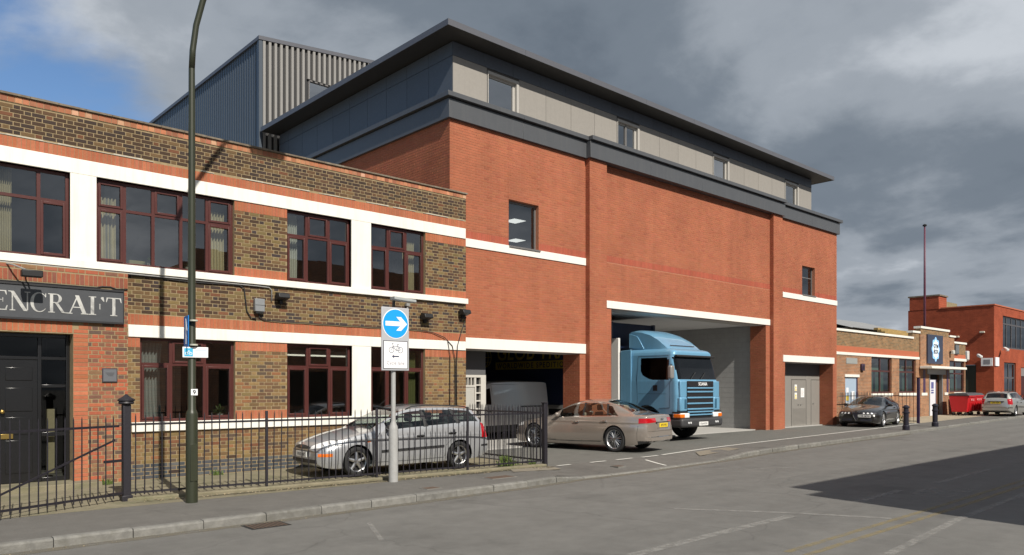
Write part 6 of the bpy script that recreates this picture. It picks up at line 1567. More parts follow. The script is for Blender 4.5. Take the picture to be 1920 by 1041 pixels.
FOCUS = dict(L=4.45, axles=(.88, 3.495), tyre=.312, rim=.215, spokes=5, spoke_style='wide', tw=.20, tuck=.94, wide=.55, turn=2.4,
    zt=[(0, .60), (.03, .675), (.10, .725), (.3, .80), (.6, .88), (1.0, .96), (1.22, 1.0), (1.45, 1.115), (1.8, 1.30), (2.05, 1.405), (2.3, 1.452), (2.8, 1.475), (3.4, 1.46), (3.85, 1.42), (4.02, 1.385), (4.12, 1.31), (4.25, 1.14), (4.34, 1.0), (4.40, .86), (4.44, .7), (4.45, .6)],
    zs=[(0, .53), (.1, .65), (.3, .72), (.6, .79), (1.0, .865), (1.3, .905), (2.0, .945), (3.0, .995), (3.9, 1.04), (4.15, 1.03), (4.3, .93), (4.4, .76), (4.45, .5)],
    ws=[(0, .56), (.08, .655), (.25, .725), (.6, .775), (1.2, .80), (2.5, .805), (3.6, .795), (4.1, .755), (4.3, .72), (4.45, .62)],
    hw=[(0, .62), (.05, .715), (.15, .785), (.4, .835), (.8, .85), (2.0, .852), (3.5, .85), (4.0, .825), (4.3, .78), (4.4, .74), (4.45, .68)],
    wr=[(0, .40), (.15, .50), (.6, .62), (1.15, .68), (1.5, .655), (2.0, .595), (2.4, .575), (3.5, .565), (4.0, .545), (4.2, .57), (4.35, .60), (4.45, .45)],
    cr=[(0, .03), (.5, .05), (1.2, .05), (1.6, .06), (2.2, .065), (3.6, .06), (4.1, .05), (4.45, .03)],
    zb=[(0, .30), (.1, .22), (.4, .185), (3.8, .20), (4.2, .26), (4.45, .34)],
    crease=(.76, .006), rails=(2.2, 4.0), seats=((2.05, 3.0), M_seatc), cabin=(1.45, 3.7), dash=.93, wheel_y=-.34,
    mirror=(1.62, 1.0, M_trim), handles=((2.42, .80), (3.28, .83)), handle_mat=M_trim, strip=((1.45, 3.05, .50, .54, M_trim),),
    seams=([(1.30, .30), (1.32, .55), (1.36, .80), (1.42, .90)], [(2.58, .28), (2.59, .6), (2.60, .96)], [(3.08, .30), (3.10, .55), (3.28, .70), (3.52, .82), (3.58, 1.0)], [(1.34, .27), (2.2, .265), (3.06, .28)]))
def focus_patches(c):
    s, p, y, z, b, cc, d = c['s'], c['p'], c['y'], c['z'], c['b'], c['c'], c['d']
    return s, p, y, z, b, cc, d
FOCUS['patches'] = [
    ('windscreen', lambda c: c['d'] & (c['s'] > 1.27) & (c['s'] < 2.06) & (c['p'] > .05), M_carglass),
    ('side_window', lambda c: c['c'] & (c['s'] > 1.60 + .0) & (c['s'] < 2.56 - .04 * c['p']) & (c['p'] > .06) & (c['p'] < .90) & (c['s'] > 1.52 + .25 * c['p'] * 0), M_carglass),
    ('side_window', lambda c: c['c'] & (c['s'] > 2.64 - .04 * c['p']) & (c['s'] < 3.46 - .14 * c['p']) & (c['p'] > .06) & (c['p'] < .90), M_carglass),
    ('side_window', lambda c: c['c'] & (c['s'] > 3.55 - .14 * c['p']) & (c['s'] < 4.12 - .22 * c['p']) & (c['p'] > .10) & (c['p'] < .88), M_carglass),
    ('door_pillar', lambda c: c['c'] & (c['p'] > .03) & (c['p'] < .93) & (np.abs(c['s'] - 2.6) < .06), M_trim),
    ('door_pillar', lambda c: c['c'] & (c['p'] > .03) & (c['p'] < .93) & (np.abs(c['s'] - 3.5 + .14 * c['p']) < .06), M_trim),
    ('rear_window', lambda c: c['d'] & (c['s'] > 4.07) & (c['s'] < 4.29) & (c['p'] > .10), M_tint),
    ('side_repeater', lambda c: c['b'] & (c['s'] > 1.12) & (c['s'] < 1.19) & (c['z'] > .705) & (c['z'] < .735), M_amber),
    ('rear_bumper_strip', lambda c: c['b'] & (c['s'] > 4.15) & (c['z'] > .48) & (c['z'] < .53), M_trim)]
P_silver = paint('silver_paint', (0.47, 0.48, 0.50), .5, .28)
P_silver2 = paint('pale_silver_paint', (0.46, 0.455, 0.42), .6, .34)
P_champ = paint('champagne_paint', (0.41, 0.36, 0.318), .55, .2)
P_charcoal = paint('charcoal_paint', (0.020, 0.019, 0.018), .3, .28)
P_black = paint('black_car_paint', (0.012, 0.012, 0.014), .3, .25)
P_van = paint('van_grey_paint', (0.66, 0.65, 0.645), .4, .36)
P_lorry = mat('lorry_blue', (0.155, 0.365, 0.55), .34, .15, coat=.7, var=.04, vscale=5, streak=((0.13, 0.24, 0.31), .25))

def estate_lamps(t, b):
    h = FOCUS['L'] / 2
    lens = lambda u: math.sin(math.pi * min(1, .06 + u * .94)) ** .55
    corner(t, b, 'headlamp', M_clear, 1, h - .62, .34, 4, 82, lambda u: .585 + .10 * u, lambda u: .585 + .10 * u + .135 * lens(u))
    corner(t, b, 'headlamp_seam', M_trim, 1, h - .62, .34, 2, 84, lambda u: .575 + .10 * u, lambda u: .575 + .10 * u + .155 * lens(u), off=.0015)
    corner(t, b, 'indicator', M_amber, 1, h - .5, .42, 28, 66, lambda u: .44, lambda u: .505)
    middle(t, b, 'grille', M_trim, 1, -.40, .40, lambda u: .60 - .02 * math.sin(math.pi * u), lambda u: .61 + .06 * math.sin(math.pi * u) ** .7)
    middle(t, b, 'bumper_inlet', M_trim, 1, -.62, .62, lambda u: .295, lambda u: .375)
    middle(t, b, 'bumper_seam', M_trim, 1, -.66, .66, lambda u: .535, lambda u: .545, k=1)
    corner(t, b, 'tail_lamp', M_redlamp, -1, -h + .36, .40, 34, 82, lambda u: .70 - .02 * u, lambda u: 1.0 + .04 * u)
    middle(t, b, 'tailgate_seam', M_trim, -1, -.56, .56, lambda u: .50, lambda u: .512, k=1)
# the silver estate in the yard
fx, fy = 9.55, 14.36
est, at_, ef = make_car(FOCUS, 'estate_car', 'silver estate car parked behind the railings under the brown brick wall', (fx, fy, .03), R(180 - 4), P_silver, .97)
plate(est, FOCUS['L'] / 2 + .008, .47, 1, 'V613 CNT', M_plw)
estate_lamps(est, ef['bvh'])
MB().lathe([(.035, 0), (.035, .012)], (FOCUS['L'] / 2 - .004, 0, .632), 16, 'x').build('badge', M_chrome, est)
MB().tube([(.2, -.30, 1.475), (-.05, -.30, 1.66)], .004, 6).build('aerial', M_trim, est)
# the pale estate at the far end, seen from behind
far, _, gf = make_car(FOCUS, 'estate_car', 'pale silver estate car seen from behind beside the red bins', (54.35, 14.15, g(54)), R(2), P_silver2, 1.02)
estate_lamps(far, gf['bvh'])
plate(far, -FOCUS['L'] / 2 - .008, .80, -1, 'LN51 KFA', M_ply); MB().box(-FOCUS['L'] / 2 - .03, -FOCUS['L'] / 2 + .05, -.42, .42, .855, .885).build('tailgate_handle', M_trim, far)
MB().tube([(-.9, -.0, 1.47), (-1.05, 0, 1.62)], .004, 6).build('aerial', M_trim, far)

SALOON = dict(L=5.14, axles=(.98, 3.97), tyre=.355, rim=.262, spokes=10, spoke_style='twin', tw=.26, tuck=.93, wide=.50, turn=2.2, gap=.03, alloy=mat('alloy_dark', (.42, .42, .43), .22, .95),
    zt=[(0, .60), (.04, .68), (.15, .75), (.5, .85), (1.1, .95), (1.5, 1.0), (1.9, 1.195), (2.3, 1.365), (2.65, 1.435), (3.0, 1.455), (3.4, 1.435), (3.8, 1.355), (4.2, 1.205), (4.45, 1.10), (4.6, 1.065), (4.85, 1.05), (5.0, 1.03), (5.06, .97), (5.10, .85), (5.13, .70), (5.14, .62)],
    zs=[(0, .52), (.15, .66), (.5, .76), (1.4, .875), (2.2, .915), (3.4, .955), (4.4, .985), (4.8, .985), (5.0, .95), (5.06, .88), (5.1, .76), (5.14, .55)],
    ws=[(0, .55), (.1, .68), (.3, .78), (.8, .87), (1.6, .89), (4.0, .89), (4.6, .86), (4.95, .79), (5.14, .66)],
    hw=[(0, .62), (.05, .74), (.15, .82), (.4, .91), (1.0, .965), (2.5, .955), (4.0, .97), (4.5, .945), (4.85, .88), (5.05, .81), (5.14, .72)],
    wr=[(0, .45), (.2, .58), (.7, .70), (1.45, .745), (1.9, .69), (2.35, .615), (2.8, .595), (3.4, .59), (3.9, .615), (4.4, .67), (4.7, .72), (5.0, .70), (5.14, .5)],
    cr=[(0, .03), (.6, .055), (1.4, .05), (1.9, .06), (2.6, .07), (3.4, .065), (4.2, .05), (4.6, .03), (5.14, .02)],
    zb=[(0, .30), (.1, .22), (.4, .17), (4.3, .18), (4.8, .24), (5.14, .33)],
    crease=(.80, .008), seats=((2.35, 3.3), M_seatl), cabin=(1.7, 3.95), dash=.9, wheel_y=.36,
    mirror=(1.95, 1.0, P_champ), handles=((2.62, .80), (3.62, .84)), handle_mat=M_chrome, bowr=.09,
    seams=([(1.62, .30), (1.62, .6), (1.66, .85)], [(2.80, .28), (2.81, .6), (2.83, .93)], [(3.55, .33), (3.60, .6), (3.72, .78), (3.86, .95)], [(1.62, .27), (2.5, .26), (3.55, .30)], [(4.72, .35), (4.73, .55), (4.76, .74)]))
SALOON['patches'] = [
    ('windscreen', lambda c: c['d'] & (c['s'] > 1.54) & (c['s'] < 2.42) & (c['p'] > .05), M_carglass),
    ('side_window', lambda c: c['c'] & (c['s'] > 1.93) & (c['s'] < 2.80 - .06 * c['p']) & (c['p'] > .08) & (c['p'] < .90), M_carglass),
    ('side_window', lambda c: c['c'] & (c['s'] > 2.87 - .06 * c['p']) & (c['s'] < 3.70 - .16 * c['p']) & (c['p'] > .08) & (c['p'] < .90), M_carglass),
    ('side_window', lambda c: c['c'] & (c['s'] > 3.76 - .16 * c['p']) & (c['s'] < 4.12 - .42 * c['p']) & (c['p'] > .08) & (c['p'] < .86), M_tint),
    ('waist_trim', lambda c: c['c'] & (c['p'] > .02) & (c['p'] < .08) & (c['s'] > 1.9) & (c['s'] < 4.12 - .40 * c['p']), M_chrome),
    ('roof_trim', lambda c: c['c'] & (c['p'] > .90) & (c['p'] < .96) & (c['s'] > 1.9) & (c['s'] < 4.12 - .40 * c['p']), M_chrome),
    ('door_pillar', lambda c: c['c'] & (c['p'] >= .08) & (c['p'] <= .9) & (np.abs(c['s'] - 2.835 + .06 * c['p']) < .045), M_trim),
    ('door_pillar', lambda c: c['c'] & (c['p'] >= .08) & (c['p'] <= .9) & (np.abs(c['s'] - 3.73 + .16 * c['p']) < .04), M_trim),
    ('rear_window', lambda c: c['d'] & (c['s'] > 3.55) & (c['s'] < 4.40) & (c['p'] > .12), M_carglass),
    ('lower_valance', lambda c: c['b'] & (c['s'] > 4.75) & (c['z'] < .33), M_trim),
    ('sill_trim', lambda c: c['b'] & (c['s'] > 1.45) & (c['s'] < 3.5) & (c['z'] > .265) & (c['z'] < .278), M_trim)]
sal, at_, ff = make_car(SALOON, 'saloon_car', 'champagne saloon car turning into the left loading bay', (17.435, 15.49, 0), R(101), P_champ, (.93, .985, 1.04))
LS = SALOON['L'] / 2
plate(sal, -LS - .01, .745, -1, 'KP15 VVX', M_ply); MB().box(-LS - .004, -LS + .03, -.36, .36, .67, .82).build('plate_recess', P_champ, sal, bevel=.01)
MB().box(-LS - .008, -LS + .03, -.42, .42, .822, .838).build('boot_seam', M_dark, sal)
b_ = ff['bvh']
corner(sal, b_, 'tail_lamp', M_redlamp, -1, -LS + .5, .36, 2, 76, lambda u: .80 + .03 * (1 - u), lambda u: .945 - .01 * u)
middle(sal, b_, 'chrome_strip', M_chrome, -1, -.80, .80, lambda u: .425, lambda u: .445, k=1)
middle(sal, b_, 'bumper_seam', M_trim, -1, -.78, .78, lambda u: .585, lambda u: .592, k=1)
corner(sal, b_, 'headlamp', M_clear, 1, LS - .6, .4, 20, 80, lambda u: .60 + .06 * u, lambda u: .68 + .09 * u)
mb = MB()
for k in range(4):
    c0 = Vector((-LS + .035, .066 - .044 * k, .905)); mb.tube([c0 + Vector((0, .03 * math.cos(a), .03 * math.sin(a))) for a in np.linspace(0, 6.283, 20)], .004, 5, cap=False)
mb.build('badge_rings', M_chrome, sal)
for sg_ in (1, -1): MB().lathe([(.055, -.03), (.055, .1), (.04, .1), (.04, .02)], (-LS + .10, sg_ * .56, .335), 14, 'x').build('exhaust_tip', M_chrome, sal, smooth=40)

COUPE = dict(L=4.41, axles=(.98, 3.505), tyre=.335, rim=.245, spokes=6, spoke_style='twin', tw=.23, tuck=.93, wide=.5, turn=2.4, gap=.035,
    zt=[(0, .58), (.04, .66), (.15, .72), (.5, .82), (1.0, .91), (1.3, .955), (1.7, 1.12), (2.1, 1.28), (2.4, 1.355), (2.8, 1.375), (3.2, 1.34), (3.6, 1.255), (3.95, 1.14), (4.15, 1.06), (4.28, .98), (4.36, .84), (4.41, .66)],
    zs=[(0, .52), (.15, .63), (.5, .72), (1.2, .83), (2, .89), (3, .95), (3.8, 1.0), (4.1, .985), (4.28, .9), (4.36, .74), (4.41, .55)],
    ws=[(0, .52), (.1, .64), (.3, .74), (.8, .82), (1.6, .84), (3.3, .84), (3.9, .79), (4.2, .72), (4.41, .6)],
    hw=[(0, .60), (.05, .72), (.15, .79), (.4, .87), (.9, .915), (2.2, .90), (3.5, .915), (4.0, .87), (4.25, .80), (4.41, .68)],
    wr=[(0, .42), (.2, .56), (.7, .66), (1.3, .70), (1.7, .65), (2.1, .585), (2.5, .56), (3.1, .55), (3.6, .56), (4.0, .58), (4.3, .56), (4.41, .45)],
    cr=[(0, .03), (.6, .055), (1.3, .05), (1.9, .06), (2.5, .07), (3.3, .06), (4.1, .04), (4.41, .02)],
    zb=[(0, .26), (.1, .2), (.4, .165), (3.8, .18), (4.2, .24), (4.41, .33)],
    crease=(.74, .007), seats=((2.3, 3.05), M_seatc), cabin=(1.6, 3.4), dash=.87, wheel_y=.34, mirror=(1.85, .95, P_charcoal), handles=((2.9, .82),),
    seams=([(1.5, .28), (1.48, .6), (1.55, .83)], [(3.0, .30), (3.06, .6), (3.15, .93)], [(1.5, .26), (2.2, .255), (3.0, .28)]))
COUPE['patches'] = [
    ('windscreen', lambda c: c['d'] & (c['s'] > 1.36) & (c['s'] < 2.2) & (c['p'] > .05), M_carglass),
    ('side_window', lambda c: c['c'] & (c['s'] > 1.85) & (c['s'] < 3.05 - .1 * c['p']) & (c['p'] > .08) & (c['p'] < .9), M_carglass),
    ('side_window', lambda c: c['c'] & (c['s'] > 3.11 - .1 * c['p']) & (c['s'] < 3.75 - .45 * c['p']) & (c['p'] > .1) & (c['p'] < .86), M_tint),
    ('rear_window', lambda c: c['d'] & (c['s'] > 3.3) & (c['s'] < 3.98) & (c['p'] > .1), M_tint)]
cou, at_, cf = make_car(COUPE, 'coupe_car', 'charcoal coupe parked at the warehouse corner facing the camera', (37.55, 15.45, 0), R(188), P_charcoal, 1.05)
LC = COUPE['L'] / 2
plate(cou, LC + .012, .50, 1, 'CY05 MOW', M_plw, y=.34)
shield = [(-.155, .655), (.155, .655), (.12, .50), (0, .26), (-.12, .50)]
mb = MB().prism([(p[0], p[1]) for p in shield], LC - .03, LC + .014, 'x'); mb.build('grille', M_ink, cou)
MB().tube([(LC + .012, p[0], p[1]) for p in shield + shield[:1]], .011, 6).build('grille_surround', M_chrome, cou)
MB().lathe([(.045, 0), (.045, .01)], (LC - .005, 0, .69), 16, 'x').build('badge', M_chrome, cou)
def coupe_lamps(t, b):
    corner(t, b, 'headlamp_band', M_ink, 1, LC - .5, .12, 10, 72, lambda u: .575 + .02 * u, lambda u: .645 + .035 * u)
    for k in (22, 38, 53): corner(t, b, 'headlamp', M_clear, 1, LC - .5, .12, k - 4.5, k + 4.5, lambda u: .615 - .03 * math.sin(math.pi * u), lambda u: .618 + .03 * math.sin(math.pi * u), off=.008)
    for a_, b_ in ((-.62, -.17), (.17, .62)): middle(t, b, 'bumper_inlet', M_ink, 1, a_, b_, lambda u: .29, lambda u: .375)
    corner(t, b, 'fog_lamp', M_trim, 1, LC - .5, .3, 45, 62, lambda u: .36, lambda u: .44)
    corner(t, b, 'tail_lamp', M_redlamp, -1, -LC + .4, .3, 5, 65, lambda u: .78, lambda u: .88)
coupe_lamps(cou, cf['bvh'])

# a black car at the very edge of the picture
blk, _, bf_ = make_car(COUPE, 'hatchback_car', 'black car parked beyond the pale estate at the picture edge', (66.4, 15.3, g(66)), R(185), P_black, 1.05)
coupe_lamps(blk, bf_['bvh'])

VAN = dict(L=5.0, cat='van', axles=(.95, 3.95), tyre=.33, rim=.2, spokes=6, spoke_style='wide', tuck=.96, wide=.4, turn=2.0, ns=150, bowr=.02,
    zt=[(0, .8), (.05, .95), (.3, 1.08), (.8, 1.2), (1.1, 1.32), (1.6, 1.75), (1.95, 1.98), (2.3, 2.05), (3.5, 2.08), (4.7, 2.07), (4.9, 2.04), (4.97, 1.95), (4.99, 1.4), (5.0, .75)],
    zs=[(0, .65), (.3, .92), (.8, 1.05), (1.3, 1.12), (2, 1.16), (4.6, 1.18), (4.95, 1.15), (4.99, 1.0), (5.0, .6)],
    ws=[(0, .6), (.2, .78), (.6, .88), (1.3, .93), (4.6, .93), (4.95, .90), (5, .84)], hw=[(0, .7), (.1, .82), (.4, .93), (1, .965), (4.6, .965), (4.95, .94), (5, .88)],
    wr=[(0, .5), (.3, .68), (1.1, .8), (1.6, .8), (2.1, .79), (4.6, .80), (4.95, .79), (5, .7)], cr=[(0, .05), (1, .06), (2, .06), (4.8, .05), (5, .03)],
    zb=[(0, .35), (.2, .27), (4.8, .30), (5, .36)], mirror=(1.5, 1.22, M_trim), handles=((1.95, 1.0),), handle_mat=M_trim,
    seams=([(1.35, .4), (1.35, .8), (1.4, 1.1)], [(2.15, .42), (2.15, .8), (2.15, 1.15)], [(3.5, .42), (3.5, .8), (3.5, 1.15)]),
    strip=((3.5, 4.85, 1.14, 1.14, M_trim),))
VAN['patches'] = [
    ('windscreen', lambda c: c['d'] & (c['s'] > 1.15) & (c['s'] < 1.95) & (c['p'] > .05), M_tint),
    ('side_window', lambda c: c['c'] & (c['s'] > 1.42) & (c['s'] < 2.1) & (c['p'] > .06) & (c['p'] < .82), M_tint),
    ('side_sill', lambda c: c['b'] & (c['z'] < .50) & (c['s'] > .3) & (c['s'] < 4.97), M_trim)]
van, atv, _ = make_car(VAN, 'panel_van', 'plain grey panel van standing inside the left loading bay', (17.75, 20.95, .012), R(181), P_van, 1.0)
for a, b in ((2.15, 3.5),):
    MB().tube([(2.5 - a, .965 - .04, 1.2), (2.5 - a, .87, 1.6), (2.5 - a, .81, 1.93), (2.5 - b, .81, 1.94), (2.5 - b, .87, 1.6), (2.5 - b, .965 - .04, 1.2)], .005, 5).build('door_gap', M_dark, van)

# ------------------------------------------------------------------ articulated lorry reversing into the main bay
lor = thing('lorry', 'light blue lorry cab standing half out of the main loading bay', 'lorry', (22.65, 15.1, 0))
def plan_ring(w, yf, yb, r, n=9, rb=.06):
    """rounded-rectangle outline seen from above: front (small y) with big corners"""
    P_ = []
    for cx, cy, rr, a0 in ((w - r, yf + r, r, -90), (w - rb, yb - rb, rb, 0), (-w + rb, yb - rb, rb, 90), (-w + r, yf + r, r, 180)):
        for k in range(n + 1): a = R(a0 + 90 * k / n); P_.append((cx + rr * math.cos(a), cy + rr * math.sin(a)))
    return P_
def dense(P_, step=.04):
    out = []
    for a, b in zip(P_, P_[1:] + P_[:1]):
        a, b = np.array(a), np.array(b); n = max(1, int(np.linalg.norm(b - a) / step))
        for k in range(n): out.append(tuple(a + (b - a) * k / n))
    return out
lev = [(.93, 1.225, .05, 2.30), (1.10, 1.24, .02, 2.30), (1.6, 1.245, .0, 2.30), (2.05, 1.24, .03, 2.30), (2.10, 1.235, .04, 2.30), (2.5, 1.215, .14, 2.30), (2.90, 1.19, .25, 2.30), (2.97, 1.185, .24, 2.30), (3.05, 1.16, .25, 2.28), (3.13, 1.10, .33, 2.26), (3.18, .98, .52, 2.2), (3.21, .7, .8, 2.0)]
zz_ = np.array([l[0] for l in lev]); zl = np.unique(np.concatenate([np.arange(.93, 3.05, .016), zz_]))
rings = []
ww = [np.interp(zl, zz_, [l[k] for l in lev]) for k in (1, 2, 3)]
for i, z in enumerate(zl): rings.append([(x, y, z) for x, y in [(p[0], p[1]) for p in plan_ring(1, 0, 1, .2)]])
base = dense(plan_ring(1.24, 0.0, 2.3, .20), .018); base = np.array(base)
V = []
for z, w, yf, yb in zip(zl, *ww):
    sx = w / 1.24; sy = (yb - yf) / 2.3
    V.append(np.stack([base[:, 0] * sx, yf + base[:, 1] * sy, 0 * base[:, 0] + z], 1))
V = np.array(V); nz, nk = V.shape[:2]
idx = np.arange(nz * nk).reshape(nz, nk); nxt = np.roll(idx, -1, 1)
Q = np.stack([idx[:-1], nxt[:-1], nxt[1:], idx[1:]], -1); cen = (V[:-1] + np.roll(V, -1, 1)[:-1] + V[1:] + np.roll(V, -1, 1)[1:]) / 4
cx, cyy, cz = cen[..., 0], cen[..., 1], cen[..., 2]
front = cyy < (.30 + np.clip((cz - 2.05) * .28, 0, .3)); sidem = np.abs(cx) > 1.10
reg = np.zeros(cx.shape, int)
ws_m = front & (cz > 2.12) & (cz < 2.88) & (np.abs(cx) < 1.16) & (cyy < np.interp(cz, zz_, [l[2] for l in lev]) + .17)
reg[ws_m] = 1
yy2 = cyy
win = sidem & (yy2 > .42 + .0) & (yy2 < 1.62) & (cz < 2.86) & (cz > 2.10 + .16 * np.clip((yy2 - 1.0) / .5, 0, 1) ** 2) & ((1.62 - yy2) > .22 * np.clip((2.5 - cz) / .35, 0, 1) ** 2)
win &= ~((yy2 < .50) & (cz > 2.8))
reg[win & (reg == 0)] = 2
arch = sidem & (((yy2 - 1.35) ** 2 + (cz - .52) ** 2) < .70 ** 2)
Vf = V.reshape(-1, 3)
M_lglass = glass_mat('lorry_glass', (0.10, 0.11, 0.11), 1.55)
for r_, (nm, m_) in enumerate((('cab', P_lorry), ('windscreen', M_lglass), ('side_window', M_lglass))):
    for hv in ((None,) if r_ < 2 else (1, -1)):
        msk = (reg == r_) & ~arch
        if hv: msk &= cx * hv > 0
        fq = Q[msk]; used, inv = np.unique(fq, return_inverse=True); vv = Vf[used].tolist(); fl = inv.reshape(fq.shape).tolist()
        if r_ == 0: n0 = len(vv); vv += V[-1].tolist(); fl.append(list(range(n0, n0 + nk)))
        me = bpy.data.meshes.new(nm); me.from_pydata(vv, [], fl); me.update(); link(nm, me, m_, lor, smooth=42)
MB().box(-1.15, 1.15, .35, 2.2, 1.28, 1.32).build('cab_floor', M_dark, lor); MB().box(-1.1, 1.1, 2.2, 2.24, 1.3, 2.9).build('cab_back', M_dark, lor)
MB().box(-1.12, 1.12, .30, .6, 1.9, 2.12).build('dashboard', M_trim, lor, bevel=.04)
for sx in (-.6, .6):
    st_ = MB().box(sx - .26, sx + .26, 1.0, 1.5, 1.75, 1.9).build('seat', M_seatc, lor, bevel=.04); MB().box(sx - .25, sx + .25, 1.45, 1.58, 1.9, 2.65).build('seat_back', M_seatc, st_, bevel=.05)
MB().tube([(-.6 + .23 * math.cos(a), .62 + .1 * math.sin(a), 2.12 + .2 * math.sin(a)) for a in np.linspace(0, 6.283, 24)], .016, 6, cap=False).build('steering_wheel', M_trim, lor, smooth=True)
# sun visor lip and black header
MB().box(-1.13, 1.13, .13, .26, 2.885, 2.955).build('header_trim', M_trim, lor, bevel=.02)
for k in (-.5, .1): MB().tube([(k, .015, 2.13), (k + .35, .075, 2.36)], .01, 5).build('wiper', M_trim, lor)
# roof air deflector
dfl = MB(); prof = [(.55, 3.12, .98), (.75, 3.30, .98), (1.05, 3.55, .97), (1.4, 3.75, .95), (1.8, 3.88, .93), (2.15, 3.92, .92), (2.32, 3.90, .91)]
n = len(prof); ww_ = np.linspace(-1, 1, 15)
grid = [[(w * u * (1 - .0), y, 3.02 + (z - 3.02) * (1 - .10 * abs(u) ** 4)) for u in ww_] for (y, z, w) in prof]
i0 = 0
for row in grid: dfl.v += row
for a in range(n - 1):
    for b in range(14): dfl.f.append((a * 15 + b, a * 15 + b + 1, (a + 1) * 15 + b + 1, (a + 1) * 15 + b))
for e in (0, 14):
    base_i = len(dfl.v); dfl.v += [(grid[k][e][0], grid[k][e][1], grid[k][e][2]) for k in range(n)] + [(grid[k][e][0] * 1.03, grid[k][e][1], 3.16 if grid[k][e][1] > .6 else 3.10) for k in range(n)]
    for k in range(n - 1): dfl.f.append((base_i + k, base_i + k + 1, base_i + n + k + 1, base_i + n + k))
dfl.build('roof_deflector', P_lorry, lor, smooth=45)
MB().bar((-.72, .72, 3.31), (.72, .72, 3.31), .02, .02).build('deflector_gap', M_dark, lor)
for sx in (-1, 1):
    MB().prism([(1.65, 3.2), (2.33, 3.25), (2.33, 3.78), (1.95, 3.66)], sx * .965 - .012, sx * .965 + .012, 'x').build('deflector_wing', P_lorry, lor, bevel=.01)
    MB().prism([(2.02, 1.0), (2.5, 1.0), (2.5, 3.15), (2.02, 3.18)], sx * 1.235 - .02, sx * 1.235 + .02, 'x').build('side_fairing', P_lorry, lor, bevel=.012)
    # door shut lines
    for line in ([(.36, 1.15), (.36, 2.05)], [(.36, 1.15), (.8, 1.12)], [(1.74, 1.3), (1.76, 2.1), (1.74, 2.93)], [(.46, 2.93), (1.74, 2.93)], [(.5, 1.62), (1.7, 1.62)]):
        MB().tube([(sx * 1.243 * (1 if z < 2.1 else 1 - (z - 2.1) * .052), y, z) for y, z in line], .006, 5).build('panel_gap', mat('shut_line', (.03, .07, .11), .6), lor)
    MB().box(min(sx * 1.235, sx * 1.265), max(sx * 1.235, sx * 1.265), .88, 1.06, 1.72, 1.92).build('door_handle', M_trim, lor, bevel=.012)
    MB().tube([(sx * 1.05, 1.35 + .70 * math.cos(a), .52 + .70 * math.sin(a)) for a in np.linspace(.15, math.pi - .05, 20)], .05, 8).build('arch_trim', M_trim, lor, smooth=True)
    # corner air deflectors with a vertical slot
    c_ = MB().prism([(-.05, 1.02), (.30, 1.02), (.30, 1.52), (-.05, 1.52)], sx * 1.0 - .20, sx * 1.0 + .20, 'x'); c_.build('corner_panel', P_lorry, lor, bevel=.05)
    MB().box(sx * .92 - .07, sx * .92 + .07, -.056, .0, 1.10, 1.45).build('corner_slot', mat('slot_blue_dark', (.03, .10, .17), .5), lor, bevel=.02)
    # lamps and mirrors
    hl = MB().box(sx * .98 - .26, sx * .98 + .26, -.09, .25, .80, .97).build('headlamp', M_clear, lor, bevel=.03)
    MB().box(min(sx * 1.0, sx * 1.255), max(sx * 1.0, sx * 1.255), -.10, .22, .805, .945).build('indicator', M_amber, hl, bevel=.03)
    MB().box(sx * .98 - .27, sx * .98 + .27, -.06, .26, .972, 1.02).build('lamp_hood', M_trim, lor)
    for k in (-.06, .06): MB().lathe([(.035, -.012), (.035, .01)], (sx * .82 + k, -.155, .64), 12, 'y').build('fog_lamp', M_clear, lor)
    if sx > 0: continue
    mi = MB().box(sx * 1.42 - .10, sx * 1.42 + .10, .10, .27, 2.13, 2.58).build('mirror', mat('mirror_grey', (.30, .29, .28), .35, .3), lor, bevel=.05, seg=3)
    MB().tube([(sx * 1.2, .3, 2.62), (sx * 1.42, .2, 2.60)], .014, 6).tube([(sx * 1.2, .3, 2.10), (sx * 1.42, .2, 2.10)], .014, 6).build('mirror_arm', M_trim, mi)
# grille: black recess with blue bars, name panel
MB().box(-.80, .80, -.02, .05, .80, 2.04).build('grille', mat('grille_black', (.018, .018, .02), .45), lor)
for z in (1.10, 1.29, 1.49, 1.69, 1.80 + .02): MB().box(-.79, .79, -.055, -.021, z - .028, z + .028).build('grille_bar', P_lorry, lor, bevel=.012)
for z in (.90, 1.0): MB().box(-.79, .79, -.075, -.021, z - .025, z + .025).build('grille_bar', P_lorry, lor, bevel=.012)
MB().box(-.80, .80, -.035, -.021, 1.87, 2.06).build('name_panel', mat('grille_black', (.018, .018, .02), .45), lor, bevel=.01)
text('name_lettering', 'SCANIA', .15, (.13, -.039, 1.91), FACE_STREET, M_rwhite, lor, align='CENTER', bold=.003, extrude=.002)
for sx in (-.70, .70): MB().lathe([(.05, -.01), (.05, .01)], (sx, -.036, 1.96), 14, 'y').build('grille_clip', M_ink, lor)
for sx in (-1, 1): MB().prism([(sx * .80, 1.5), (sx * 1.18, 1.5), (sx * 1.18, 2.06), (sx * .80, 2.06)], -.03, .05, 'y').build('corner_panel', P_lorry, lor, bevel=.03)
MB().box(-1.25, 1.25, -.15, .45, .48, .79).build('bumper', mat('bumper_grey', (.045, .045, .048), .5), lor, bevel=.09, seg=4)
p = MB().box(-.27, .27, -.165, -.151, .53, .66).build('number_plate', M_plw, lor); text('plate_lettering', 'ST64 RTM', .095, (0, -.168, .56), FACE_STREET, M_ink, p, align='CENTER', extrude=.0006)
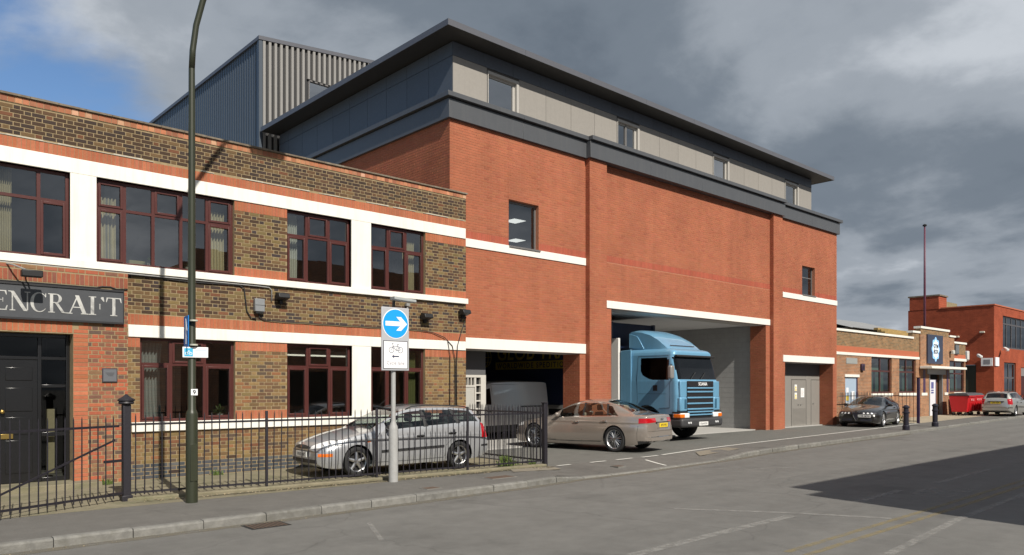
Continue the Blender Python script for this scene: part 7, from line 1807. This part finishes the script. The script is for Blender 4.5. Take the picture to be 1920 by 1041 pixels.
# chassis, tank, wheels
MB().box(-.45, .45, .3, 5.6, .72, .92).build('chassis', M_dark, lor); MB().lathe([(.33, 2.6), (.34, 2.65), (.34, 3.6), (.33, 3.65)], (-.92, 0, .75), 20, 'y').build('fuel_tank', M_steel, lor, smooth=40)
MB().box(-1.2, 1.2, .25, .75, .50, .92).build('step_well', M_trim, lor)
def lorry_wheel(x, y, tw=.32):
    ty, rm_, sp_, hb_ = wheel_meshes(.52, tw, 8, 'wide', .29); w = ty.build('wheel', M_rubber, lor, smooth=50); w.location = (x, y, .52); w.rotation_euler = (0, 0, R(-90) if x < 0 else R(90)); rm_.build('rim', M_steel, w, smooth=50); sp_.build('spokes', M_steel, w, smooth=30); hb_.build('hub', M_dark, w)
for sx in (-1, 1): lorry_wheel(sx * 1.02, 1.35); lorry_wheel(sx * .98, 4.9, .5)
# the trailer behind it
trl = thing('semi_trailer', 'dark blue box trailer with yellow haulage lettering inside the loading bay', 'trailer', (22.65, 18.0, 0))
M_trl = mat('trailer_blue', (0.010, 0.020, 0.055), .45, var=.15, vscale=2)
MB().box(-1.275, 1.275, .05, 12.5, 1.15, 4.22).build('box_body', M_trl, trl, bevel=.02)
for sx in (-1, 1): MB().box(sx * 1.255 - .05, sx * 1.255 + .05, -.02, .12, 1.1, 4.24).build('corner_post', mat('trailer_post', (.05, .06, .09), .5), trl)
MB().box(-1.30, 1.30, .0, 12.5, 1.0, 1.149).build('side_rail', M_steel, trl); MB().box(-.5, .5, .3, 12.3, .8, .999).build('chassis', M_dark, trl)
MB().prism([(-1.30, .10), (-1.30, -.34), (-1.22, -.36), (-1.22, .10)], 1.1, 3.62, 'z').build('white_fairing', mat('fairing_white', (.72, .71, .68), .5), trl, bevel=.01)
M_yl = mat('haulage_yellow', (0.36, 0.28, 0.03), .6)
sideR = (R(90), 0, R(-90))
text('haulage_lettering', 'GLOB TRANS', .98, (-1.281, 6.35, 2.98), sideR, M_yl, trl, extrude=.002, shear=.15, bold=.008, sx=.9, spacing=1.0)
bar_ = MB().box(-1.281, -1.276, .9, 6.4, 2.58, 2.90).build('haulage_stripe', M_yl, trl); text('haulage_lettering', 'WORLDWIDE SPEDITION', .30, (-1.2835, 6.3, 2.635), sideR, M_trl, trl, extrude=.001, bold=.008, spacing=1.28)
mb = MB(); gc = Vector((-1.281, 7.1, 3.12))
for k, (ry, rz_) in enumerate(((.42, .42), (.22, .42), (.02, .42))): mb.tube([gc + Vector((-.002 * k, ry * math.cos(a), rz_ * math.sin(a))) for a in np.linspace(0, 6.283, 30)], .013, 5, cap=False)
for dz in (-.2, 0, .2): mb.bar(gc + Vector((0, -math.sqrt(.176 - dz * dz), dz)), gc + Vector((0, math.sqrt(.176 - dz * dz), dz)), .02, .02)
mb.build('globe_emblem', M_yl, trl)
for sx in (-1, 1):
    for y in (9.0, 10.3, 11.6): w = MB().lathe([(.50, -.16), (.52, -.1), (.52, .1), (.50, .16)], (sx * 1.05, y, .52), 24, 'x').build('wheel', M_rubber, trl, smooth=40)
    MB().box(sx * .8 - .05, sx * .8 + .05, 2.4, 2.55, .02, 1.0).build('landing_leg', M_steel, trl)
